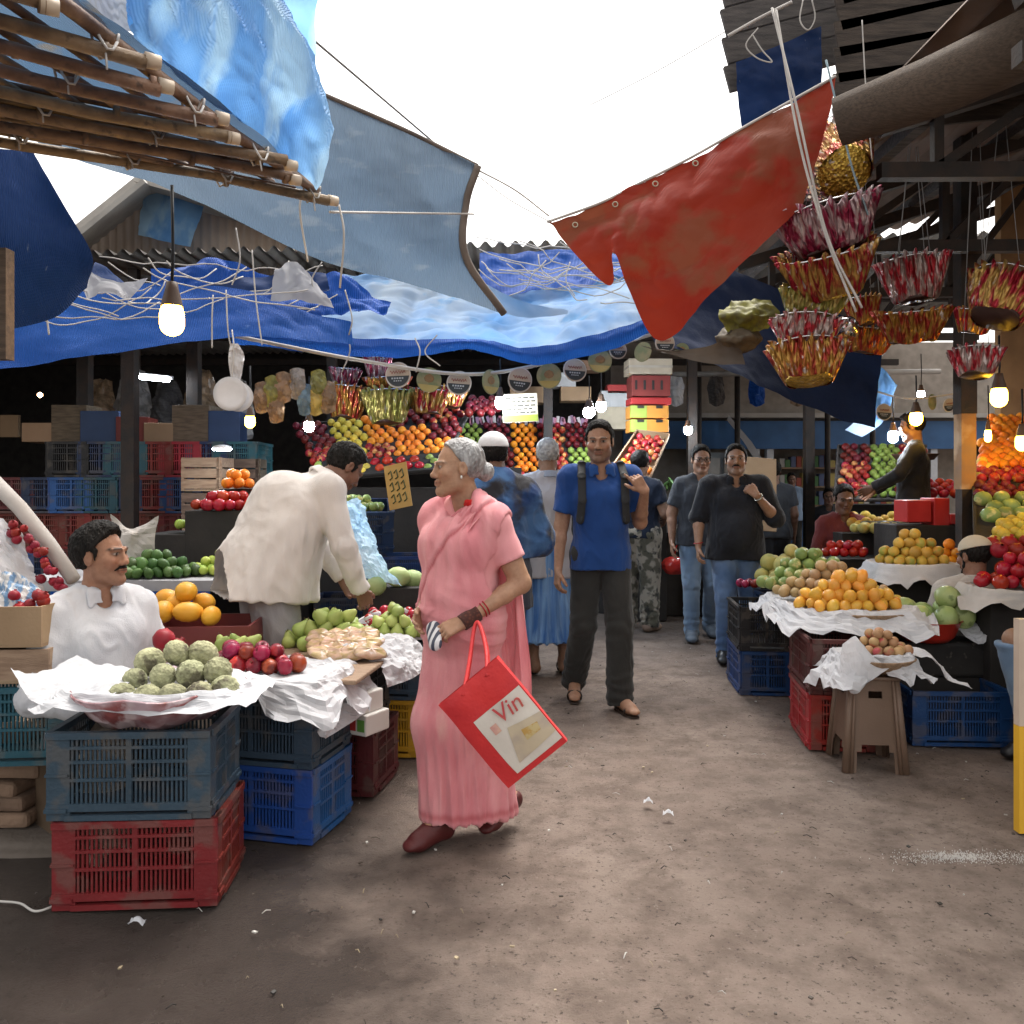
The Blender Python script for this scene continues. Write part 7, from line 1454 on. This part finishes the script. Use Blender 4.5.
def bag_():
    c=P(503,722,2.95); t=thing('shopping_bag','red and white shopping bag with a printed word hanging from the woman\'s forearm','shopping bag',c); t.rotation_euler=(R(4),R(-40),R(-8)) 
    RB=mat('bag_red_fabric',(.62,.035,.035),(.5,.025,.03),scale=7,rough=.55,bump=.5,bscale=25); WB=mat('bag_white_print',(.62,.58,.52),(.55,.50,.45),scale=5,rough=.5,bump=.3,bscale=20)
    W,H,D=.27,.375,.05; n=24
    def shell(y,s=1):
        A=np.zeros((n,n,3))
        for i in range(n):
            for j in range(n):
                u,v=i/(n-1)*2-1,j/(n-1)*2-1; b=(1-u**4)*(1-v**4); q=noise3(np.array([[u*1.5,v*1.5,y*40]]))[0]; A[i,j]=(u*W/2+.006*v*q,y*(.5+.5*b)+.008*q*b*s,v*H/2)
        return A
    mb=MB(); a_,b_=shell(-D/2),shell(D/2); mb.grid(a_); mb.grid(b_)
    for e in (lambda A:A[0],lambda A:A[-1],lambda A:A[:,0]): mb.grid(np.stack([e(a_),e(b_)],0))
    mb.build('bag_body',RB,t)
    # white panel and print, following the front shell
    def onf(u,v,off=.002):
        i=(u+1)/2*(n-1); j=(v+1)/2*(n-1); i0,j0=min(int(i),n-2),min(int(j),n-2); f,g=i-i0,j-j0
        p=(a_[i0,j0]*(1-f)*(1-g)+a_[i0+1,j0]*f*(1-g)+a_[i0,j0+1]*(1-f)*g+a_[i0+1,j0+1]*f*g); return V(p)-V((0,off,0))
    def panel(poly,m,off,name,k=14):
        a,b,c_,d=poly; A=np.zeros((k,k,3))
        for i in range(k):
            for j in range(k):
                s,tt=i/(k-1),j/(k-1); u=(a[0]*(1-s)+b[0]*s)*(1-tt)+(d[0]*(1-s)+c_[0]*s)*tt; v=(a[1]*(1-s)+b[1]*s)*(1-tt)+(d[1]*(1-s)+c_[1]*s)*tt; A[i,j]=onf(u,v,off)
        mb=MB(); mb.grid(A); return mb.build(name,m,t)
    panel([(-.55,.36),(.97,.36),(.97,-.88),(-.55,-.88)],WB,.0025,'white_panel')
    panel([(.05,-.1),(.97,-.25),(.97,-.70),(-.30,-.75)],mat('print_taupe',(.42,.35,.28),(.5,.42,.3),scale=14,edge=.3,rough=.5),.0045,'printed_picture'); panel([(.3,-.28),(.75,-.35),(.7,-.5),(.25,-.5)],mat('print_ochre',(.45,.28,.08),(.5,.4,.2),scale=40,edge=.2),.006,'printed_food'); panel([(-.30,.10),(-.1,.10),(-.1,-.08),(-.30,-.08)],mat('print_rose',(.5,.25,.22),(.6,.4,.3),scale=30),.0045,'printed_mark')
    text('Vin',.085,mat('ink_rose',(.50,.06,.07),(.45,.15,.1),rough=.5),t,'lettering',onf(.38,.16,.008),(R(90),0,0),.0012,.18)
    J=None
    hand=P(478,630,3.12); M=t.rotation_euler.to_matrix()
    inv=M.transposed()
    for s,y in ((1,-.02),(-1,.02)):
        a=V((-.05,y,H/2-.03)); b=V((.06,y,H/2-.03)); k=inv@(hand-c); mb=MB()
        pts=[a,a.lerp(k,.5)+V((-.01,0,0)),k+V((-.012,0,.012)),k+V((.012,0,.012)),b.lerp(k,.5)+V((.015,0,0)),b]; A=catmull([[p+V((0,-.003,0)),p+V((.012,.003,.004))] for p in pts],40,3)
        q=[V(A[i,1]) for i in range(40)]; mb.tube(q,.0075,8); mb.build('handle',RB,t)
def lamps():
    bulb(172,318,3.2,'large warm bulb hanging on a black rod from the bamboo canopy',(1,.52,.04),12,.5,.044,.135)
    WC=(1,.50,.035); CC=(.85,.93,1)
    for (px,py,d,lb,c,s,r,h) in [(250,421,5.4,'warm bulb hanging above the bending man, left of the foam plates',WC,28,.032,.09),(309,426,6.0,'cool white bulb left of the hanging decorations above the bending man',CC,34,.036,.09),(500,402,6.9,'cool white bulb partly behind the cream price board',CC,34,.038,.12),(589,412,8.2,'cool white bulb just over the head of the man in blue, left of a pair',CC,36,.055,.12),(601,406,8.4,'cool white bulb just over the head of the man in blue, right of a pair',CC,36,.05,.12),(688,430,9.0,'cool white bulb over the men in dark shirts',CC,34,.045,.1),
        (999,396,4.9,'big warm bulb near the right edge below the red foil basket',WC,24,.045,.13),(893,436,7.4,'cool white bulb above the far green apples',CC,32,.04,.12),(916,418,7.0,'warm bulb just left of the painted pillar top',WC,30,.05,.13),(921,394,7.4,'small white bulb highest beside the painted pillar',CC,26,.03,.08),(988,435,6.0,'slim warm bulb behind the painted pillar',(1,.6,.06),26,.022,.1),(1022,442,5.6,'warm bulb cut by the right edge over the oranges',WC,28,.04,.12)]:
        bulb(px,py,d,lb,c,(13 if c[2]<.7 else s*2.2),.35,r,h)
    t=thing('tube_light','short fluorescent tube under the dark left roof','tube light',P(154,379,7.2)); t.rotation_euler=(0,R(6),0); mb=MB(); mb.tube([(-.13,0,0),(.13,0,0)],.014,10); mb.build('tube',emis('glow_tube',(.85,.92,1),45),t); mb=MB(); mb.bx((-.15,0,.015),(.15,.03,.04)); mb.build('fixture',PLW,t)
    t=thing('disc_lamp','flat round white lamp glowing below the warm bulb on the left','lamp',P(222,449,6.0)); mb=MB(); mb.lathe([(.0001,-.012),(.055,-.01),(.066,.0)],22); mb.build('glowing_face',emis('glow_disc',(.9,.95,1),35),t); mb=MB(); mb.lathe([(.07,.001),(.06,.02),(.02,.03),(.001,.03)],22); mb.build('shade',PLW,t)
    t=thing('spot_lamp','tiny warm lamp far in the dark left hall','lamp',P(40,395,9)); mb=MB(); mb.lathe([(.0001,-.03),(.025,-.01),(.025,.01),(.0001,.03)],12); mb.build('glass',emis('glow_small',(1,.6,.3),14),t)
    t=thing('chrome_lamp','glinting chrome lamp reflector among the foil baskets','lamp',P(848,325,5.2)); t.rotation_euler=(R(35),R(20),0); mb=MB(); mb.lathe([(.02,.05),(.05,.03),(.085,-.03),(.088,-.03),(.05,.035)],26); mb.build('reflector',mat('chrome',(.8,.8,.82),rough=.15,metal=1),t)
def decor():
    RD=((.28,.012,.025),(.42,.26,.07)); GO=((.36,.20,.04),(.28,.03,.02)); MG=((.22,.015,.05),(.38,.28,.29)); OL=((.20,.19,.04),(.34,.27,.09)); RS=((.30,.015,.025),(.36,.29,.27))
    L=[(836,165,4.5,80,72,GO,(R(-58),R(10)),'big red-gold foil basket facing down with a round yellow base, highest in its column',True),(830,232,4.4,96,42,MG,(R(-12),R(-4)),'magenta and silver foil basket, second from the top of its column',False),(828,273,4.4,88,44,RD,(R(-24),R(5)),'red and gold foil basket with a blue glint, third in its column',True),(812,308,4.5,62,28,OL,(R(-10),R(-5)),'small olive-gold foil basket in the middle of its column',False),(806,335,4.5,66,26,RS,(R(-8),R(-3)),'shallow red and silver foil basket above the lowest gold one',False),(808,365,4.5,72,34,GO,(R(-12),R(3)),'gold foil basket lowest in the long column',True),
       (914,281,4.9,64,40,RS,(R(-6),0),'red and silver foil basket hanging right of the long column',False),(912,327,4.9,66,30,GO,(R(-10),R(2)),'orange-gold foil basket below the red and silver one',False),(868,341,5.6,52,24,GO,(R(-10),R(4)),'gold foil basket hanging behind between the columns',False),(1002,302,4.6,72,40,RD,(R(-28),R(10)),'bright red foil basket with gold pleats at the right edge',False),(976,364,4.7,48,24,RS,(R(-5),R(8)),'small bright red foil basket just above the big warm bulb',False),(862,312,5.4,34,26,RD,(R(-5),0),'dim little red foil basket behind the chrome lamp',False),(975,322,5.3,40,22,RD,(R(-10),R(-8)),'small red foil basket tucked behind the bright red one',False),
       (347,402,6.9,44,30,GO,(R(-4),0),'gold and red foil basket, left one over the left-centre display',False),(345,380,6.95,30,18,MG,(R(-4),0),'small foil basket stacked on the left gold one',False),(388,408,6.8,50,30,OL,(R(-4),0),'wide silver-gold foil basket over the left-centre display',False),(388,388,6.85,44,18,GO,(R(-4),0),'silver-rimmed foil basket stacked on the wide one',False),(378,370,6.9,26,24,MG,(R(-4),0),'pink foil basket on top of the left-centre stack',False),(428,402,6.9,44,22,RD,(R(-4),0),'dark red foil basket right over the left-centre display',False),(450,398,7.2,34,18,RD,(R(-4),0),'dim dark red foil basket beside the others, rightmost over the left-centre display',False)]
    for k,(px,py,d,w,h,c,t,lb,fc) in enumerate(L):
        o=foilbasket(lb,px,py,d,w,h,c,t,seed=k,face=fc)
        if px>700:
            r=w/2/F_*d*.9; p=P(px,py,d)
            for s in (-1,1): tag(rope([p+V((s*r*.6,0,h/F_*d*.45)),V((p.x+s*.02,d,3.35))],.002,'hanging_string',ROPEG,n=3),'thin string holding one of the foil baskets','string','strings of the foil baskets')
    D=[(398,375,6.0,26,'ring','disc with script and a dark lower half, first from the left on the rope'),(429,380,6.1,25,'pic','olive printed disc between the first two script discs'),(459,383,6.1,25,'ring','disc with script and dark lower half, second from the left'),(491,382,6.1,25,'pic','olive printed disc left of the cream price board'),(520,380,6.1,25,'ring','script disc right above the cream price board'),(549,376,6.1,25,'pic','olive printed disc right of the price board'),(575,370,6.1,24,'ring','script disc tilted above the man in blue'),(600,361,6.05,24,'pic','tilted olive disc before the thick rope rises'),(618,350,6.1,18,'ring','half-hidden script disc close under the tarpaulin hem'),(643,352,6.0,20,'pic','olive disc left of the red tarpaulin point'),(665,343,5.95,20,'ring','script disc right under the red tarpaulin point'),(682,350,6,14,'pic','little gold disc right of the red tarpaulin point'),
       (838,390,6.8,17,'ring','script disc first on the right-hand string below the navy tarpaulin'),(858,394,6.8,16,'pic','olive disc next to the pale-blue tarpaulin scrap'),(884,412,6.7,17,'ring','script disc above the far green apples'),(932,402,6.6,16,'pic','olive disc left of the painted pillar'),(949,405,6.5,14,'ring','slim script disc against the painted pillar')]
    for k,(px,py,d,w,kd,lb) in enumerate(D): disc(px,py,d,w,kd,lb,RNG.uniform(-.3,.3)+(k*.9 if kd=='pic' and k%3==0 else 0)*.3)
    tag(rope([P(800,380,6.9),P(850,384,6.9),P(905,398,6.7),P(965,392,6.4)],.008,'hanging_rope',ROPEW),'pale string carrying discs below the navy tarpaulin','rope')
    # foam plates
    for i,(px,py,r) in enumerate(((231,394,17),(238,397,15))):
        mb=MB(); rr=r/F_*4.6; mb.lathe([(.0001,0),(rr*.7,.0),(rr,.012),(rr,.016),(rr*.7,.005),(.0001,.005)],30); o=mb.build('foam_plate',mat('foam_plate',(.68,.68,.7),rough=.6),None,P(px,py,4.6+.04*i),(R(90),0,R(15*i))); tag(o,['white foam plate hanging in front, left of the warm bulb','second white foam plate hanging behind the first'][i],'foam plate')
    papersheet('plastic_bag','knotted white plastic bag strips above the foam plates',P(234,362,4.6),[[V((-.02,0,.10)),V((.02,0,.1))],[V((-.03,0,.02)),V((.05,.02,.03))],[V((-.02,0,-.10)),V((.03,0,-.10))]],.03,PLW,24,cat='plastic bag')
    tag(rope([P(232,330,4.65),P(234,350,4.6),P(232,380,4.6)],.004,'hanging_string',ROPEW),'string holding the two foam plates','string')
    # pouches hanging near the cool bulb
    pc=[(262,398,'tan'),(272,392,'olive'),(283,388,'tan'),(297,384,'grey'),(305,400,'blue'),(318,386,'olive'),(316,400,'gold'),(328,398,'tan'),(276,408,'tan')]
    CC={'tan':(.30,.20,.12),'olive':(.25,.25,.07),'grey':(.35,.33,.31),'blue':(.15,.25,.35),'gold':(.5,.38,.1)}; w=['leftmost of the pouches beside the warm bulb','olive pouch second from the left beside the warm bulb','tan pouch between the warm and cool bulbs','grey pouch hung highest over the cool bulb','blue-tinted pouch right over the cool bulb','olive round-faced pouch right of the cool bulb','gold pouch lowest right of the cool bulb','tan pouch rightmost beside the foil baskets','lowest tan pouch under the others']
    for k,(px,py,cn) in enumerate(pc):
        o=papersheet('hanging_pouch',w[k],P(px,py,5.9),[[V((-.05,0,.10)),V((.0,.01,.12)),V((.05,0,.10))],[V((-.06,0,.0)),V((0,-.03,.0)),V((.06,0,.0))],[V((-.04,0,-.10)),V((0,0,-.11)),V((.05,0,-.09))]],.02,mat('pouch_'+cn,CC[cn],tuple(x*.6 for x in CC[cn]),scale=14,edge=.2,rough=.3),16,cat='pouch')
    for k,(px,py,w_,h_,m,lb) in enumerate(((748,318,56,40,mat('bundle_olive',(.22,.21,.03),(.12,.11,.04),scale=18,rough=.6,transl=.2),'yellow-green crumpled plastic hanging below the red tarpaulin'),(738,340,44,30,mat('bundle_tan',(.13,.10,.06),(.08,.06,.04),scale=14,rough=.7),'dull tan crumpled sheet below the yellow-green plastic'))):
        r=w_/2/F_*6; h=h_/2/F_*6; c_=P(px,py,6.0); tag(sheet('crumpled_plastic',[[c_+q for q in row] for row in [[V((-r,0,h*.3)),V((-r*.2,.1,h)),V((r*.8,0,h*.9))],[V((-r*1.1,-.05,0)),V((0,-.16,.0)),V((r,-.05,0))],[V((-r*.7,0,-h*.8)),V((0,.02,-h)),V((r*.7,0,-h*.5))]]],m,40,40,.05,7,rid=.8),lb,'plastic')
    # fuller far displays
    rk=[('dark_apple',(470,402,7.6),(500,402,7.6),(500,418,7.3),(466,418,7.3),'dark apple on the high shelf left of the cream price board','dark apples on the high shelf'),('orange',(452,440,8.6),(466,440,8.6),(466,470,8.2),(448,470,8.2),'orange in the narrow tray behind the woman in pink','oranges behind the woman in pink'),
     ('green_apple',(430,456,7.6),(452,452,7.6),(452,474,7.2),(426,474,7.2),'green apple low behind the face of the woman in pink','green apples behind the woman in pink'),('sweet_lime',(592,440,9.6),(612,440,9.6),(606,470,9.2),(590,470,9.2),'yellow sweet lime in the tray right beside the man in blue','sweet limes beside the man in blue'),
     ('tomato_red_fruit',(925,486,7.6),(958,486,7.6),(958,500,7.3),(922,500,7.3),'red fruit on the tray under the stallholder in dark clothes','red fruit under the stallholder in dark clothes'),('yellow_fruit',(850,520,7.5),(900,520,7.5),(900,532,7.2),(848,532,7.2),'yellow fruit on the far low tray before the dark tubs','yellow fruit on the far low tray'),
     ('orange',(990,420,7.2),(1070,415,7.2),(1070,440,6.9),(985,444,6.9),'orange heaped on the highest shelf at the right edge','oranges on the highest right shelf'),('pomegranate',(985,548,5.2),(1060,545,5.2),(1060,560,5.0),(985,562,5.0),'dark pomegranate on the lowest sloping shelf at the right edge','pomegranates on the lowest right shelf')]
    for k in rk: rack(*k)
    solidbox('display_stand',V((-.30,7.55,0)),(.75,.5,1.55),R(2),DARK,'dark stand behind the woman in pink, left of the central display','stand')
    # boxes and sacks filling the dim left hall
    pos=['leftmost','second from the left','third from the left','fourth from the left','fifth from the left','sixth from the left','rightmost']
    for i in range(7):
        X=P(50+30*i,440,7.3).x; solidbox('stacked_carton',V((X,7.25,1.76)),(.26+.03*(i%3),.3,.16+.10*((i*3)%4)/2),R(RNG.uniform(-8,8)),[CARD,WOOD,mat('carton_dim_blue',(.03,.06,.14),rough=.6),mat('carton_dim_red',(.18,.03,.025),rough=.6)][(i*5)%4],'dim carton standing on the crate wall, '+pos[i],'carton')
    for i in range(5):
        X=P(100+34*i,400,8.6).x; papersheet('hanging_sack','dim sack hanging from the hall beam, number %s from the left'%['one','two','three','four','five'][i],V((X,8.6,2.15+.1*(i%2))),[[V((-.1,0,.3)),V((0,.05,.34)),V((.1,0,.3))],[V((-.18,0,0)),V((0,-.15,.0)),V((.18,0,0))],[V((-.16,0,-.28)),V((0,-.1,-.32)),V((.16,0,-.28))]],.05,[MATS['pouch_tan'],MATS['pouch_grey'],WOODG][i%3],24,cat='sack')
    for i,x in enumerate((2.9,3.5,4.9,5.6)):
        mb=MB(); mb.tube([(x,13.2,0),(x,13.2,3.9)],.045,8); tag(mb.build('steel_post',DARKM),['leftmost','second','third','rightmost'][i]+' thin dark steel post before the blue shop front','post')
    mb=MB(); mb.tube([(2.0,13.1,3.1),(6.6,13.1,3.15)],.04,8); tag(mb.build('steel_rail',MATS['roof_sheet_grey']),'pale horizontal rail running before the blue shop front','rail')
    for i in range(6): papersheet('hanging_ware','ware hanging from the pale rail, number %s from the left'%['one','two','three','four','five','six'][i],V((2.5+.62*i,13.0,2.85)),[[V((-.1,0,.2)),V((0,.03,.22)),V((.1,0,.2))],[V((-.13,0,0)),V((0,-.1,.0)),V((.13,0,0))],[V((-.1,0,-.2)),V((0,0,-.25)),V((.12,0,-.2))]],.04,[PLW,WOODG,T_BLUE,MATS['pouch_tan']][i%4],20,cat='goods')
def world():
    w=bpy.data.worlds.new('World'); sc.world=w; w.use_nodes=True; nt=w.node_tree; bg=nt.nodes['Background']; s=nt.nodes.new('ShaderNodeTexSky'); s.sky_type='NISHITA'; s.sun_disc=False; s.sun_elevation=R(66); s.sun_rotation=R(20); s.air_density=1.2; s.dust_density=4; s.ozone_density=.6
    h=nt.nodes.new('ShaderNodeHueSaturation'); h.inputs['Saturation'].default_value=.08; nt.links.new(s.outputs[0],h.inputs['Color']); wm=nt.nodes.new('ShaderNodeMix'); wm.data_type='RGBA'; wm.blend_type='MULTIPLY'; wm.inputs[0].default_value=1; wm.inputs[7].default_value=(1,.965,.92,1); nt.links.new(h.outputs[0],wm.inputs[6]); nt.links.new(wm.outputs[2],bg.inputs[0]); bg.inputs[1].default_value=SKY
    l=bpy.data.lights.new('sun','SUN'); l.energy=SUN; l.angle=R(25); l.color=(1,.96,.9); o=bpy.data.objects.new('sun',l); C.objects.link(o); o.rotation_euler=(R(32),0,R(160)+math.pi)
    d=V((math.sin(R(20))*math.cos(R(66)),math.cos(R(20))*math.cos(R(66)),math.sin(R(66)))); o.rotation_euler=d.to_track_quat('Z','Y').to_euler()
SKY=.15; SUN=1.2; EXPO=1.5
world(); setting(); tarps(); fruits(); stalls(); decor(); lamps(); bag_()
for f in PEOPLE: f()
sc.view_settings.exposure=EXPO
sc.cycles.use_denoising=True; sc.cycles.max_bounces=8; sc.cycles.sample_clamp_indirect=6
